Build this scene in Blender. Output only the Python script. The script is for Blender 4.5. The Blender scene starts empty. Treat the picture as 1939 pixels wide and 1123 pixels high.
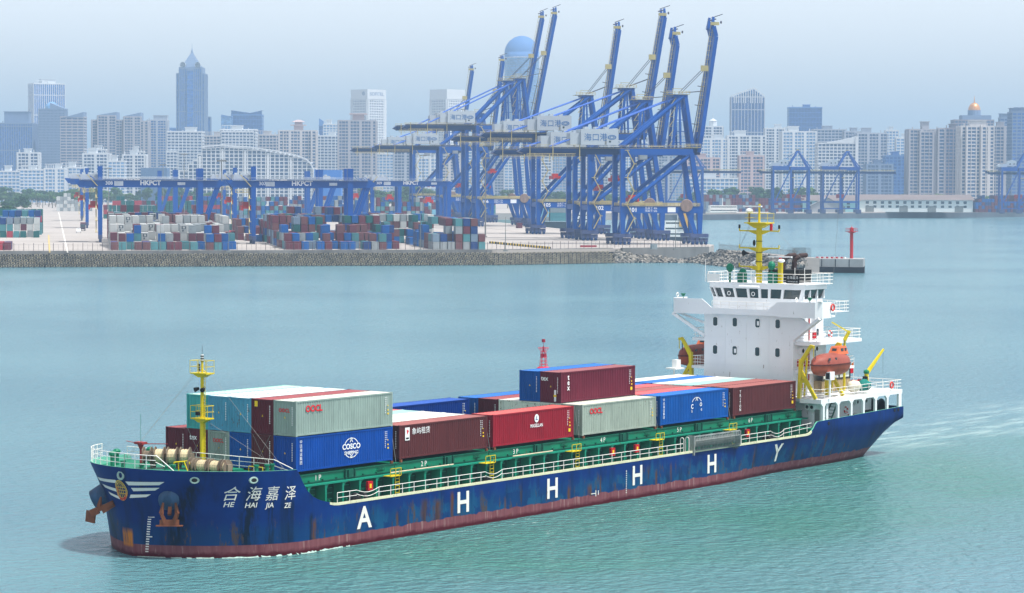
import bpy, math, random
from mathutils import Vector, Matrix
rad = math.radians
sc = bpy.context.scene
COL = sc.collection
# ------------------------------------------------------------------ camera, sky, sun, exposure
CAM = Vector((-157.156, -148.965, 29.591))
YAW, PITCH, ROLL, FPX = rad(37.2819), rad(-2.5379), rad(0.2014), 4945.27
fw = Vector((math.cos(PITCH)*math.cos(YAW), math.cos(PITCH)*math.sin(YAW), math.sin(PITCH)))
rt = fw.cross(Vector((0, 0, 1))).normalized(); up = rt.cross(fw)
rt2 = rt*math.cos(ROLL)+up*math.sin(ROLL); up2 = -rt*math.sin(ROLL)+up*math.cos(ROLL)
camd = bpy.data.cameras.new('camera'); cam = bpy.data.objects.new('camera', camd); COL.objects.link(cam)
M = Matrix((rt2, up2, -fw)).transposed().to_4x4(); M.translation = CAM; cam.matrix_world = M
camd.sensor_width = 36; camd.lens = FPX/1939*36; camd.clip_start = 1; camd.clip_end = 90000
sc.camera = cam
SUN_EL = rad(67)
RH = Vector((math.sin(YAW), -math.cos(YAW), 0)); FH = Vector((math.cos(YAW), math.sin(YAW), 0))
sdir = (RH*0.86 - FH*0.51).normalized()          # the side the sun stands on
sunv = sdir*math.cos(SUN_EL)+Vector((0, 0, math.sin(SUN_EL)))
world = bpy.data.worlds.new('World'); sc.world = world; world.use_nodes = True
nt = world.node_tree; bg = nt.nodes['Background']
sky = nt.nodes.new('ShaderNodeTexSky'); sky.sky_type = 'NISHITA'; sky.sun_disc = False
sky.sun_elevation = SUN_EL; sky.sun_rotation = math.atan2(sunv.x, sunv.y)
sky.air_density = .75; sky.dust_density = 1.6; sky.ozone_density = .8
hs_ = nt.nodes.new('ShaderNodeHueSaturation'); hs_.inputs['Saturation'].default_value = .2; hs_.inputs['Value'].default_value = 1.0
nt.links.new(sky.outputs[0], hs_.inputs['Color']); nt.links.new(hs_.outputs[0], bg.inputs[0]); bg.inputs[1].default_value = 0.135
sl = bpy.data.lights.new('sun', 'SUN'); sl.energy = 3.1; sl.angle = rad(0.6); sl.color = (1, .95, .88)
so = bpy.data.objects.new('sun', sl); COL.objects.link(so); so.location = (0, 0, 400)
so.rotation_euler = (-sunv).to_track_quat('-Z', 'Y').to_euler()
sc.view_settings.view_transform = 'Standard'; sc.view_settings.look = 'None'
sc.view_settings.gamma = 1; sc.view_settings.exposure = 0.9
sc.cycles.volume_bounces = 0; sc.cycles.max_bounces = 8; sc.cycles.transparent_max_bounces = 16
sc.render.film_transparent = False

# ------------------------------------------------------------------ helpers
def S(r, g, b):
    f = lambda c: (c/255/12.92) if c <= 10 else ((c/255+.055)/1.055)**2.4
    return (f(r), f(g), f(b), 1)
class MB:
    def __init__(s): s.v = []; s.f = []; s.m = []
    def add(s, vs, fs, m=0):
        n = len(s.v); s.v += [tuple(v) for v in vs]; s.f += [tuple(i+n for i in f) for f in fs]; s.m += [m]*len(fs)
    def box(s, x0, x1, y0, y1, z0, z1, m=0):
        s.add([(x0,y0,z0),(x1,y0,z0),(x1,y1,z0),(x0,y1,z0),(x0,y0,z1),(x1,y0,z1),(x1,y1,z1),(x0,y1,z1)],
              [(0,3,2,1),(4,5,6,7),(0,1,5,4),(1,2,6,5),(2,3,7,6),(3,0,4,7)], m)
    def prism(s, poly, z0, z1, m=0):
        n = len(poly)
        s.add([(x,y,z0) for x,y in poly]+[(x,y,z1) for x,y in poly],
              [tuple(range(n-1,-1,-1)), tuple(range(n,2*n))]+[(i,(i+1)%n,(i+1)%n+n,i+n) for i in range(n)], m)
    def extr(s, poly, a, b, ax='y', m=0):     # poly in the plane across axis ax, extruded from a to b
        n = len(poly)
        if ax == 'y': P = lambda p, t: (p[0], t, p[1])
        else: P = lambda p, t: (t, p[0], p[1])
        s.add([P(p,a) for p in poly]+[P(p,b) for p in poly],
              [tuple(range(n-1,-1,-1)), tuple(range(n,2*n))]+[(i,(i+1)%n,(i+1)%n+n,i+n) for i in range(n)], m)
    def _fr(s, p, q):
        p = Vector(p); q = Vector(q); d = (q-p)
        d = d.normalized() if d.length > 1e-9 else Vector((0,0,1))
        a = Vector((0,0,1)) if abs(d.z) < .95 else Vector((1,0,0))
        x = d.cross(a).normalized(); y = x.cross(d); return p, q, x, y
    def bar(s, p, q, w, h=None, w2=None, h2=None, m=0):
        h = h or w; w2 = w2 or w; h2 = h2 or h
        p, q, x, y = s._fr(p, q)
        c = [(-.5,-.5),(.5,-.5),(.5,.5),(-.5,.5)]
        s.add([p+x*(w*i)+y*(h*j) for i,j in c]+[q+x*(w2*i)+y*(h2*j) for i,j in c],
              [(3,2,1,0),(4,5,6,7),(0,1,5,4),(1,2,6,5),(2,3,7,6),(3,0,4,7)], m)
    def tube(s, p, q, r, n=6, r2=None, m=0):
        r2 = r if r2 is None else r2
        p, q, x, y = s._fr(p, q)
        A = [(math.cos(2*math.pi*i/n), math.sin(2*math.pi*i/n)) for i in range(n)]
        s.add([p+x*(r*a)+y*(r*b) for a,b in A]+[q+x*(r2*a)+y*(r2*b) for a,b in A],
              [tuple(range(n-1,-1,-1)), tuple(range(n,2*n))]+[(i,(i+1)%n,(i+1)%n+n,i+n) for i in range(n)], m)
    def path(s, pts, r, n=5, m=0):
        for a, b in zip(pts, pts[1:]): s.tube(a, b, r, n, m=m)
    def ring(s, c, R, r, ax='z', n=14, k=5, m=0, a0=0, a1=2*math.pi):
        full = abs(a1-a0-2*math.pi) < 1e-6; N = n if full else n+1
        vs = []
        for i in range(N):
            a = a0+(a1-a0)*i/n
            for j in range(k):
                b = 2*math.pi*j/k; rr = R+r*math.cos(b); w = r*math.sin(b)
                u, v = rr*math.cos(a), rr*math.sin(a)
                vs.append({'z':(c[0]+u,c[1]+v,c[2]+w),'y':(c[0]+u,c[1]+w,c[2]+v),'x':(c[0]+w,c[1]+u,c[2]+v)}[ax])
        s.add(vs, [(i*k+j, ((i+1)%N)*k+j, ((i+1)%N)*k+(j+1)%k, i*k+(j+1)%k) for i in range(n) for j in range(k)], m)
    def lathe(s, c, prof, n=16, ax='z', m=0, a0=0, a1=2*math.pi):
        full = abs(a1-a0-2*math.pi) < 1e-6; N = n if full else n+1; k = len(prof); vs = []
        for i in range(N):
            a = a0+(a1-a0)*i/n
            for r, h in prof:
                u, v = r*math.cos(a), r*math.sin(a)
                vs.append({'z':(c[0]+u,c[1]+v,c[2]+h),'y':(c[0]+u,c[1]+h,c[2]+v),'x':(c[0]+h,c[1]+u,c[2]+v)}[ax])
        s.add(vs, [(i*k+j, ((i+1)%N)*k+j, ((i+1)%N)*k+j+1, i*k+j+1) for i in range(n) for j in range(k-1)], m)
    def quad(s, a, b, c, d, m=0): s.add([a,b,c,d], [(0,1,2,3)], m)
    def grid(s, rows, m=0, close=False):
        k = len(rows[0]); s.add([p for r in rows for p in r],
            [(i*k+j, i*k+j+1, (i+1)*k+j+1, (i+1)*k+j) for i in range(len(rows)-1) for j in range(k-1)]
            + ([(i*k+k-1, i*k, (i+1)*k, (i+1)*k+k-1) for i in range(len(rows)-1)] if close else []), m)
    def blob(s, c, rx, ry, rz, n=8, k=5, jit=0, rng=None, m=0):
        rows = []
        for i in range(k+1):
            t = math.pi*i/k; row = []
            for j in range(n):
                q = 1+(rng.uniform(-jit, jit) if rng and 0 < i < k else 0); a = 2*math.pi*j/n
                row.append((c[0]+rx*q*math.sin(t)*math.cos(a), c[1]+ry*q*math.sin(t)*math.sin(a), c[2]+rz*q*math.cos(t)))
            rows.append(row)
        s.grid(rows, m, True)
    def mesh(s, name):
        me = bpy.data.meshes.new(name); me.from_pydata(s.v, [], s.f)
        for p, i in zip(me.polygons, s.m): p.material_index = i
        me.update(); return me
    def build(s, name, mats, parent=None, smooth=False):
        me = s.mesh(name)
        for x in (mats if isinstance(mats, (list, tuple)) else [mats]): me.materials.append(x)
        if smooth:
            for p in me.polygons: p.use_smooth = True
        return link(name, me, parent)
def link(name, me, parent=None):
    o = bpy.data.objects.new(name, me); COL.objects.link(o)
    if parent is not None: o.parent = parent
    return o
def tag(o, label=None, cat=None, group=None, kind=None):
    if label: o['label'] = label
    if cat: o['category'] = cat
    if group: o['group'] = group
    if kind: o['kind'] = kind
    return o
def thing(name, label, cat, loc=(0,0,0), rz=0, group=None):
    o = bpy.data.objects.new(name, None); COL.objects.link(o); o.location = loc; o.rotation_euler = (0,0,rz)
    o.empty_display_size = .5
    return tag(o, label, cat, group)
KIDS = {}
def dup(root, loc, rz=None, label=None, group=None):
    r = root.copy(); COL.objects.link(r); r.location = loc
    if rz is not None: r.rotation_euler = (0,0,rz)
    if label: r['label'] = label
    if group: r['group'] = group
    for ch in [c for c in root.children]:
        c = ch.copy(); COL.objects.link(c); c.parent = r
        for g in [x for x in ch.children]:
            d = g.copy(); COL.objects.link(d); d.parent = c
    return r
def text(name, body, mat, parent, o, xd, ud, size, bold=0, align='CENTER', sx=1, shear=0, fn=None, line=1):
    c = bpy.data.curves.new('t', 'FONT'); c.body = body; c.size = size; c.align_x = align; c.offset = bold*size
    c.shear = shear; c.space_line = line; c.offset = 0 if any(ord(q) > 255 for q in body) else bold*size; c.resolution_u = 3; c.fill_mode = 'FRONT'
    t = bpy.data.objects.new('t', c); COL.objects.link(t)
    bpy.context.view_layer.update()
    me = bpy.data.meshes.new_from_object(t.evaluated_get(bpy.context.evaluated_depsgraph_get()))
    bpy.data.objects.remove(t); bpy.data.curves.remove(c)
    o = Vector(o); xd = Vector(xd); ud = Vector(ud)
    for v in me.vertices:
        p = o+xd*(v.co.x*sx)+ud*v.co.y
        v.co = fn(p) if fn else p
    me.materials.clear(); me.materials.append(mat)
    return link(name, me, parent)

# ------------------------------------------------------------------ materials
def newmat(name):
    m = bpy.data.materials.new(name); m.use_nodes = True; t = m.node_tree
    return m, t, t.nodes['Principled BSDF']
class NT:
    def __init__(s, t): s.t = t; s.tc = None
    def n(s, k, **kw):
        x = s.t.nodes.new('ShaderNode'+k)
        for a, b in kw.items(): setattr(x, a, b)
        return x
    def l(s, a, b): s.t.links.new(a, b)
    def co(s, which='Object', scale=(1,1,1)):
        if s.tc is None: s.tc = s.n('TexCoord')
        mp = s.n('Mapping'); mp.inputs['Scale'].default_value = scale; s.l(s.tc.outputs[which], mp.inputs[0]); return mp.outputs[0]
    def noise(s, co, scale=1, detail=4, rough=.55):
        x = s.n('TexNoise'); x.inputs['Scale'].default_value = scale; x.inputs['Detail'].default_value = detail
        x.inputs['Roughness'].default_value = rough; s.l(co, x.inputs['Vector']); return x.outputs['Fac']
    def ramp(s, v, a, b, c0=0, c1=1):
        x = s.n('MapRange'); x.inputs[1].default_value = a; x.inputs[2].default_value = b
        x.inputs[3].default_value = c0; x.inputs[4].default_value = c1; s.put(v, x.inputs[0]); return x.outputs[0]
    def put(s, v, sock):
        if isinstance(v, (int, float)): sock.default_value = v
        elif isinstance(v, tuple): sock.default_value = v
        else: s.l(v, sock)
    def math(s, op, a, b=0, c=None):
        x = s.n('Math', operation=op); s.put(a, x.inputs[0]); s.put(b, x.inputs[1])
        if c is not None: s.put(c, x.inputs[2])
        return x.outputs[0]
    def mix(s, f, a, b):
        x = s.n('MixRGB'); s.put(f, x.inputs[0]); s.put(a, x.inputs[1]); s.put(b, x.inputs[2]); return x.outputs[0]
    def xyz(s, co):
        x = s.n('SeparateXYZ'); s.l(co, x.inputs[0]); return x.outputs
    def bump(s, h, strength, dist, bsdf):
        x = s.n('Bump'); x.inputs['Strength'].default_value = strength; x.inputs['Distance'].default_value = dist
        s.l(h, x.inputs['Height']); s.l(x.outputs[0], bsdf.inputs['Normal'])
def mul(c, k): return (c[0]*k, c[1]*k, c[2]*k, 1)
MATS = {}
def paint(name, col, rough=.5, var=.18, scale=.6, rust=0, metal=0, spec=.25, streak=True, rnd=0):
    if name in MATS: return MATS[name]
    m, t, b = newmat(name); N = NT(t)
    f = N.noise(N.co('Object', (1,1,.35) if streak else (1,1,1)), scale)
    c = N.mix(N.ramp(f, .3, .7), mul(col, 1-var), mul(col, 1+var))
    if rust:
        r = N.noise(N.co('Object', (2.2,2.2,.7)), 1.3, 6, .7)
        c = N.mix(N.ramp(r, .66-rust*.2, .72-rust*.15, 0, .85), c, S(96,56,34))
    if rnd:
        oi = N.n('ObjectInfo'); hs = N.n('HueSaturation'); N.l(c, hs.inputs['Color'])
        N.l(N.ramp(oi.outputs['Random'], 0, 1, 1-rnd, 1+rnd), hs.inputs['Value']); c = hs.outputs[0]
    N.l(c, b.inputs['Base Color'])
    b.inputs['Roughness'].default_value = rough; b.inputs['Metallic'].default_value = metal
    b.inputs['Specular IOR Level'].default_value = spec
    MATS[name] = m; return m
WHITE = paint('white_paint', S(226,228,226), .45, .05, .4, rust=.12)
WHITEC = paint('clean_white', S(232,234,236), .5, .03)
YEL = paint('yellow_paint', S(206,186,10), .45, .12, .8, rust=.1)
GRN = paint('deck_green', S(0,112,84), .5, .18, .7, rust=.12)
GRND = paint('dark_green', S(4,78,62), .55, .2, .8, rust=.15)
BLACK = paint('black_rubber', S(22,23,25), .7, .3)
GREY = paint('grey_steel', S(120,122,120), .5, .2, .8, rust=.2)
RAILM = paint('rail_white', S(228,226,222), .45, .06, .5, rust=.1)
RUST = paint('rusty_iron', S(112,66,44), .8, .4, 1.5)
REDM = paint('red_paint', S(178,22,34), .5, .12)
ROPE = paint('rope', S(196,182,150), .9, .15, 3)
ORANGE = paint('boat_orange', S(166,80,56), .55, .22, .9)
BOATR = paint('boat_faded_red', S(140,72,60), .55, .2, .9)
GLASS, _t, _b = newmat('window_glass'); _b.inputs['Base Color'].default_value = S(34,52,58); _b.inputs['Roughness'].default_value = .08
_b.inputs['Specular IOR Level'].default_value = .8
YMARK = paint('yellow_mark', S(232,196,30), .5, .05)

# ------------------------------------------------------------------ the port's own directions: U along the quay fronts' width, V away along the rails
TH = rad(9.2); C0 = Vector((CAM.x, CAM.y, 0))
UD = RH*math.cos(TH)+FH*math.sin(TH); VD = -RH*math.sin(TH)+FH*math.cos(TH)
LZ = 5.0
def UV(u, v, z=LZ): return C0+UD*u+VD*v+Vector((0,0,z))
def AD(a, d, z=LZ): return C0+RH*a+FH*d+Vector((0,0,z))
URZ = math.atan2(UD.y, UD.x)
def sight(px, py): return fw+rt2*((px-969.5)/FPX)-up2*((py-561.5)/FPX)
def ground(px, py, z=LZ):             # point of the level z on the bearing (px,py) of the survey photo
    d = sight(px, py); t = (z-CAM.z)/d.z; return CAM+d*t
def level(px, py, dist):              # height at distance dist on that bearing
    d = sight(px, py); t = dist/d.dot(FH); return CAM+d*t
def toUV(p):
    q = Vector(p)-C0; return q.dot(UD), q.dot(VD)
# ------------------------------------------------------------------ hull lines
BH = 9.5; HC = -.9; PB = 10.4
def smooth(t): t = max(0, min(1, t)); return t*t*(3-2*t)
def lerp_tab(P, x):
    if x <= P[0][0]: return P[0][1]
    for (a,y0),(b,y1) in zip(P, P[1:]):
        if x <= b: return y0+(y1-y0)*(x-a)/(b-a)
    return P[-1][1]
def stem(z): return lerp_tab([(-3,-11.5),(0,-11.9),(3,-12.05),(5,-12.3),(6.2,-12.75),(7.2,-13.15)], z)
def zb(x): s = max(0,(x-71)/25.2); return -6+8.8*s**4
def beam(x, z):
    """half breadth of the hull at station x and height z"""
    xs = stem(z); L = 10.4
    if x <= xs: return 0
    t = (x-xs)/L
    e = .46+.29*max(0, min(1, (6.8-z)/6.8))
    b = BH if t >= 1 else BH*(1-(1-t)**2)**e
    if x > 57:
        k = zb(x); ex = .27*smooth((x-57)/16)
        q = max(0, min(1, (z-k)/(3.8-k)))
        b *= q**ex if ex > 0 else 1
        b *= 1-.03*max(0,(x-81)/15)
    return b
def half(x, z): return beam(x, z)-HC          # distance of the port plating from the hatch centreline
def sy(sg, h): return -h if sg < 0 else h+2*HC
def ztop(x): return lerp_tab([(-13.2,6.98),(-4.2,6.64),(-3.2,6.62),(-2.9,6.2),(-2.5,5.53),(-2.0,4.85),(-1.26,4.27),(-.5,3.95),(.14,3.78),(1.2,3.55),(1.75,3.5),(75.4,3.56),(75.9,3.64),(76.5,4.0),(77.0,4.5),(77.4,4.7),(96.2,5.05)], x)
# ------------------------------------------------------------------ the cargo ship (X aft, port side at -Y)
def hull_material():
    m, t, b = newmat('hull_paint'); N = NT(t)
    co = N.co(); X, Y, Z = N.xyz(co)
    edge = N.noise(N.co('Object', (.5,1,1)), 1.6, 5, .6)
    fine = N.noise(N.co('Object', (1,1,1)), .35, 3)
    str1 = N.noise(N.co('Object', (1.7,1.7,.12)), 1.2, 5, .6)
    str2 = N.noise(N.co('Object', (3.2,3.2,.22)), 1.1, 4, .6)
    blue = N.mix(N.ramp(fine, .35, .65), S(0,38,98), S(0,46,112))
    # scuffed, overpainted patches between the wales
    br = N.n('TexBrick'); br.inputs['Scale'].default_value = 1.0; br.inputs['Mortar Size'].default_value = 0
    br.inputs['Color1'].default_value = (0,0,0,1); br.inputs['Color2'].default_value = (1,1,1,1)
    cx = N.n('CombineXYZ'); N.l(N.math('ADD', X, N.math('MULTIPLY', edge, 1.5)), cx.inputs[0]); N.l(N.math('ADD', Z, N.math('MULTIPLY', str1, 2.0)), cx.inputs[1])
    N.l(cx.outputs[0], br.inputs['Vector']); br.inputs['Brick Width'].default_value = 1.1; br.inputs['Row Height'].default_value = .8
    zn = N.math('ADD', Z, N.math('MULTIPLY', N.math('SUBTRACT', str1, .5), 4.5))
    patch = N.math('MULTIPLY', N.ramp(N.n('RGBToBW').outputs[0] if False else br.outputs['Color'], .3, .8), N.ramp(zn, 1.5, 3.0, 1, 0))
    midx = N.math('MULTIPLY', N.ramp(X, -3, 3), N.ramp(X, 88, 80))
    patch = N.math('MULTIPLY', patch, midx)
    blue = N.mix(N.math('MULTIPLY', patch, .8), blue, S(18,88,128))
    low = N.ramp(N.math('ADD', Z, N.math('MULTIPLY', str1, 1.6)), 2.6, 3.6, .45, 0)
    blue = N.mix(low, blue, S(4,62,96))
    # dark runs under the hawse pipes
    def run(x0, w, ztop_, amt, src, col):
        nonlocal blue
        dx = N.math('ABSOLUTE', N.math('SUBTRACT', N.math('ADD', X, N.math('MULTIPLY', N.math('SUBTRACT', edge, .5), w*1.2)), x0))
        k = N.math('MULTIPLY', N.ramp(dx, w, w*.15), N.ramp(Z, ztop_, ztop_-.5))
        k = N.math('MULTIPLY', k, N.ramp(src, .40, .52, .15, 1))
        blue = N.mix(N.math('MULTIPLY', k, amt), blue, col)
    for x0, w, zt, a in ((-10.7,.7,6.0,.85),(-7.0,.8,5.9,.9),(-5.4,.5,4.6,.7),(-3.8,.6,4.4,.7),(-1.5,.35,3.2,.8)):
        run(x0, w, zt, a, str2, S(6,24,38))
    for x0, w, zt in ((-1.2,.35,2.6),(4.4,.2,2.2),(9.2,.2,2.2),(12.9,.7,2.9),(14.5,.8,2.7),(16.5,.35,3.2),(24,.25,2),(33.5,.35,2.2),(36.8,.6,2.0),(38.4,.18,2.6),(47.5,.3,2.4),(50,.25,2.8),(65.4,.3,3.2),(73.6,.3,3.0),(79.6,.3,3.4)):
        run(x0, w, zt, 1.0, str2, S(84,56,40))
    specks = N.math('MULTIPLY', N.ramp(N.noise(N.co('Object', (1.3,1.3,.28)), 1.0, 7, .75), .57, .62), N.ramp(Z, 3.0, 2.2))
    blue = N.mix(N.math('MULTIPLY', specks, .85), blue, S(74,60,50))
    gr = N.ramp(N.noise(N.co('Object', (.8,.8,.12)), 1.0, 4, .6), .55, .68, 0, .6)
    blue = N.mix(gr, blue, S(4,30,60))
    red = N.mix(N.ramp(str1, .3, .7), S(100,52,60), S(124,78,84))
    red = N.mix(N.math('MULTIPLY', N.ramp(str2, .58, .66), .5), red, S(158,132,128))
    red = N.mix(N.ramp(N.math('ADD', Z, N.math('MULTIPLY', edge, .5)), .6, .3), red, S(70,10,24))
    red = N.mix(N.ramp(N.noise(N.co('Object', (1.5,1.5,.8)), 1.1, 6, .7), .62, .7, 0, .7), red, S(96,54,40))
    wl = N.math('ADD', Z, N.math('MULTIPLY', N.math('SUBTRACT', edge, .5), N.ramp(X, -4, 10, .05, .7)))
    c = N.mix(N.ramp(wl, .82, .86), red, blue)
    # bare orange primer at the forefoot
    ob = N.math('MULTIPLY', N.ramp(N.math('ADD', N.math('ABSOLUTE', N.math('ADD', X, 11.9)), N.math('MULTIPLY', edge, .25)), .72, .55),
                N.math('MULTIPLY', N.math('MULTIPLY', N.ramp(Y, -.95, -.75), N.ramp(Y, .7, .45)), N.math('MULTIPLY', N.ramp(Z, 2.1, 1.6), N.ramp(Z, .5, .7))))
    c = N.mix(N.math('MULTIPLY', ob, N.ramp(str2, .35, .55)), c, S(190,116,28))
    N.l(c, b.inputs['Base Color']); b.inputs['Roughness'].default_value = .5; b.inputs['Specular IOR Level'].default_value = .08
    pl = N.n('TexWave'); pl.inputs['Scale'].default_value = .12; N.l(co, pl.inputs['Vector']); pl.inputs['Distortion'].default_value = 1.2
    N.bump(N.math('ADD', pl.outputs['Fac'], N.math('MULTIPLY', fine, .6)), .25, .06, b)
    return m
HULL = hull_material()
SHIP = thing('cargo_ship', 'blue container ship with white bridge tower and yellow masts in the foreground', 'cargo ship')
def xst(j_X, z): return j_X+(stem(z)+11.9)*max(0, min(1, (-4.6-j_X)/7.3))
stX = [-11.9+7.3*(i/24)**1.8 for i in range(25)]+[-4.2,-3.7,-3.2,-2.9,-2.5,-2.0,-1.6,-1.26,-.8,-.5,.14,.7,1.2,1.75,3]+[6+4*i for i in range(13)]+[57+2*i for i in range(10)]+[75.4,75.9,76.2,76.5,77,77.4]+[78.6+1.4*i for i in range(12)]+[95.4,96.2]
def hull_row(X, nz=16, inset=0, z0=None, z1=None):
    out = []; x = X
    for k in range(nz+1):
        z = 0
        for _ in range(4):
            zt = ztop(x) if z1 is None else z1
            zl = max(-1.5, zb(x)) if z0 is None else z0
            z = zl+(zt-zl)*k/nz; x = xst(X, z)
        out.append((x, max(0, half(x, z)-inset), z))
    return out
b = MB(); P = []; Q = []
for X in stX:
    r = hull_row(X); P.append([(x,-y,z) for x,y,z in r]); Q.append([(x,sy(1,y),z) for x,y,z in r])
b.grid(P); b.grid([list(reversed(r)) for r in Q])
last = hull_row(96.2); b.grid([[(x,-y,z),(x,sy(1,y),z)] for x,y,z in last])
hull = b.build('hull', HULL, SHIP, True)
hull.data.materials.append(HULL)
# decks, bulwark linings and the rail cap
b = MB()
def deck(xa, xb, z, inset, m, n=14):
    rows = []
    for i in range(n+1):
        x = xa+(xb-xa)*i/n; h = max(.02, half(x, z)-inset); rows.append([(x,-h,z),(x,max(h+2*HC,-h),z)])
    b.grid(rows, m)
deck(-12.5, -3.3, 6.2, .12, 0, 26); deck(-3.3, 77.2, 2.75, .12, 0, 24); deck(77.2, 96.1, 3.9, .12, 0, 12)
b.grid([[(-3.3,-10.2,2.75),(-3.3,8.4,2.75)],[(-3.3,-10.2,6.2),(-3.3,8.4,6.2)]], 1)
b.grid([[(77.2,-10.1,2.75),(77.2,8.3,2.75)],[(77.2,-10.1,3.9),(77.2,8.3,3.9)]], 0)
b.build('deck_plating', [GRN, paint('break_white', S(214,218,216), .5, .06, .5, rust=.15)], SHIP)
b = MB()
for sg in (-1, 1):
    for k in range(len(stX)-1):
        a, c = hull_row(stX[k], 4)[-1], hull_row(stX[k+1], 4)[-1]
        xm = (a[0]+c[0])/2; zd = 6.2 if xm < -3.3 else (2.75 if xm < 77.2 else 3.9)
        mi = 1 if .9 < xm < 76.2 else (2 if xm > 76.2 else 0)
        A = (a[0], sy(sg,a[1]), a[2]+.01); C = (c[0], sy(sg,c[1]), c[2]+.01)
        Ai = (a[0]+.1*(a[0]<-4), sy(sg,max(.9,a[1]-.16)), a[2]+.01); Ci = (c[0]+.1*(c[0]<-4), sy(sg,max(.9,c[1]-.16)), c[2]+.01)
        b.quad(A, C, Ci, Ai, 1 if mi == 1 else 0)
        Al = (a[0]+.45 if xm < -4.3 else a[0], sy(sg,max(.9,half(a[0]+.45 if xm < -4.3 else a[0],zd)-.2)), zd); Cl = (c[0]+.45 if xm < -4.3 else c[0], sy(sg,max(.9,half(c[0]+.45 if xm < -4.3 else c[0],zd)-.2)), zd)
        b.quad(Ai, Ci, Cl, Al, mi if mi != 1 else 1)
        if mi == 1:   # cream strake the rails stand on
            b.quad((A[0],A[1]-sg*-.02,A[2]+.0), (C[0],C[1]-sg*-.02,C[2]+.0), (C[0],C[1]+sg*.02,C[2]-.2), (A[0],A[1]+sg*.02,A[2]-.2), 1)
CREAM = paint('cream_strake', S(206,208,176), .55, .1, .8, rust=.3)
b.build('bulwark_lining', [paint('sea_green', S(96,170,150), .5, .1), CREAM, paint('lining_green', S(8,84,70), .55, .2)], SHIP)
# painted marks on the hull ------------------------------------------------
def on_side(p, off=.035):
    return Vector((p.x, -(half(p.x, p.z)+off), p.z))
def x_of(y, z):
    lo = stem(z); hi = lo+10.4; y = abs(y-HC)
    for _ in range(30):
        md = (lo+hi)/2
        if beam(md, z) < y: lo = md
        else: hi = md
    return lo
MARK = paint('hull_mark_white', S(222,222,214), .6, .05, .8, rust=.25)
for ch, x in zip('AHHHHY', (4.97,18.01,30.92,44.37,57.2,70.11)):
    text('hull_letter', ch, MARK, SHIP, (x, -PB, 1.17), (1,0,0), (0,0,1), 2.5, .022, fn=lambda p: on_side(p), sx=1.02)
NAMEW = paint('name_white', S(214,214,208), .6, .05)
for ch, x, z in zip('合海嘉泽', (-8.46,-6.92,-5.47,-3.85), (4.99,4.92,4.87,4.8)):
    text('name_character', ch, NAMEW, SHIP, (x, -9, z-.42), (1,0,0), (0,0,1), 1.22, .016, fn=on_side, sx=.92, shear=.12)
for ch, x, z in zip(('HE','HAI','JIA','ZE'), (-8.47,-7.01,-5.6,-4.07), (4.15,4.04,3.96,3.84)):
    text('name_lettering', ch, NAMEW, SHIP, (x, -9, z-.18), (1,0,0), (0,0,1), .56, .014, fn=on_side, sx=.95, shear=.1)
def bow_fn(o=.03):
    def f(p):     # p.y is the breadth along the bow, p.z height
        y = p.y; x = x_of(y, p.z); g = max(-.75, min(.75, (y-HC)/5)); return Vector((x-o, y+g*o, p.z))
    return f
def bow_patch(b, q, m=0, n=8):       # q: four corners (y,z) -> follows the bow plating
    f = bow_fn(.045); rows = []
    for i in range(n+1):
        t = i/n
        a = (q[0][0]+(q[1][0]-q[0][0])*t, q[0][1]+(q[1][1]-q[0][1])*t); c = (q[3][0]+(q[2][0]-q[3][0])*t, q[3][1]+(q[2][1]-q[3][1])*t)
        rows.append([tuple(f(Vector((0,a[0],a[1])))), tuple(f(Vector((0,c[0],c[1]))))])
    b.grid(rows, m)
b = MB()
for q in (((-.75,5.83),(-4.4,6.0),(-3.9,5.72),(-1.0,5.54)), ((-1.2,5.34),(-3.85,5.5),(-3.4,5.26),(-1.35,5.08)), ((-1.0,4.78),(-2.95,4.92),(-2.5,4.68),(-.85,4.5)),
          ((.3,5.62),(4.0,5.72),(3.5,5.48),(.35,5.36)) if False else ((4.0,5.72),(.42,5.86),(.3,5.6),(3.5,5.5)), ((3.15,5.25),(.8,5.12),(.75,4.86),(2.8,5.0)), ((2.2,4.72),(.55,4.52),(.4,4.28),(1.85,4.5))):
    bow_patch(b, q)
b.build('bow_stripes', NAMEW, SHIP)
b = MB(); f = bow_fn(.07)
def arc(R, w, a0=0, a1=360, m=0, cy=-.0, cz=5.05, ky=.85, n=24):
    rows = []
    for i in range(n+1):
        a = rad(a0+(a1-a0)*i/n)
        rows.append([tuple(f(Vector((0,cy+ky*r*math.cos(a),cz+r*math.sin(a))))) for r in (R-w, R)])
    b.grid(rows, m)
arc(.84, .12); arc(.66, .08, m=0)
for dz in (-.25,.0,.25): bow_patch(b, ((.5,5.05+dz+.035),(-.5,5.05+dz+.035),(-.5,5.05+dz-.035),(.5,5.05+dz-.035)))
for dy in (-.24,0,.24): bow_patch(b, ((dy+.035,5.6),(dy-.035,5.6),(dy-.035,4.5),(dy+.035,4.5)))
arc(.82, .22, 190, 260, m=1); arc(.78, .3, -30, 25, m=1); arc(.82,.2,265,330,m=1)
b.build('bow_emblem', [paint('emblem_gold', S(196,160,70), .5, .1), REDM], SHIP)
b = MB()
for i in range(15):       # draught figures at the bow and midships
    z = .25+i*.2; p = on_side(Vector((-12.35, 0, z))); 
    yy = half(-12.35+.0, z)
    w = .09 if i not in (6,14) else .17
    x0 = -11.66-.01*i
    q0 = Vector((x0, -(half(x0, z)+.05), z)); q1 = Vector((x0+w, -(half(x0+w, z)+.05), z))
    b.quad(q0, q1, q1+Vector((0,0,.09)), q0+Vector((0,0,.09)))
    if i < 11: b.box(42.5, 42.62, -PB-.03, -PB-.005, .5+i*.2, .6+i*.2)
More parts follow.
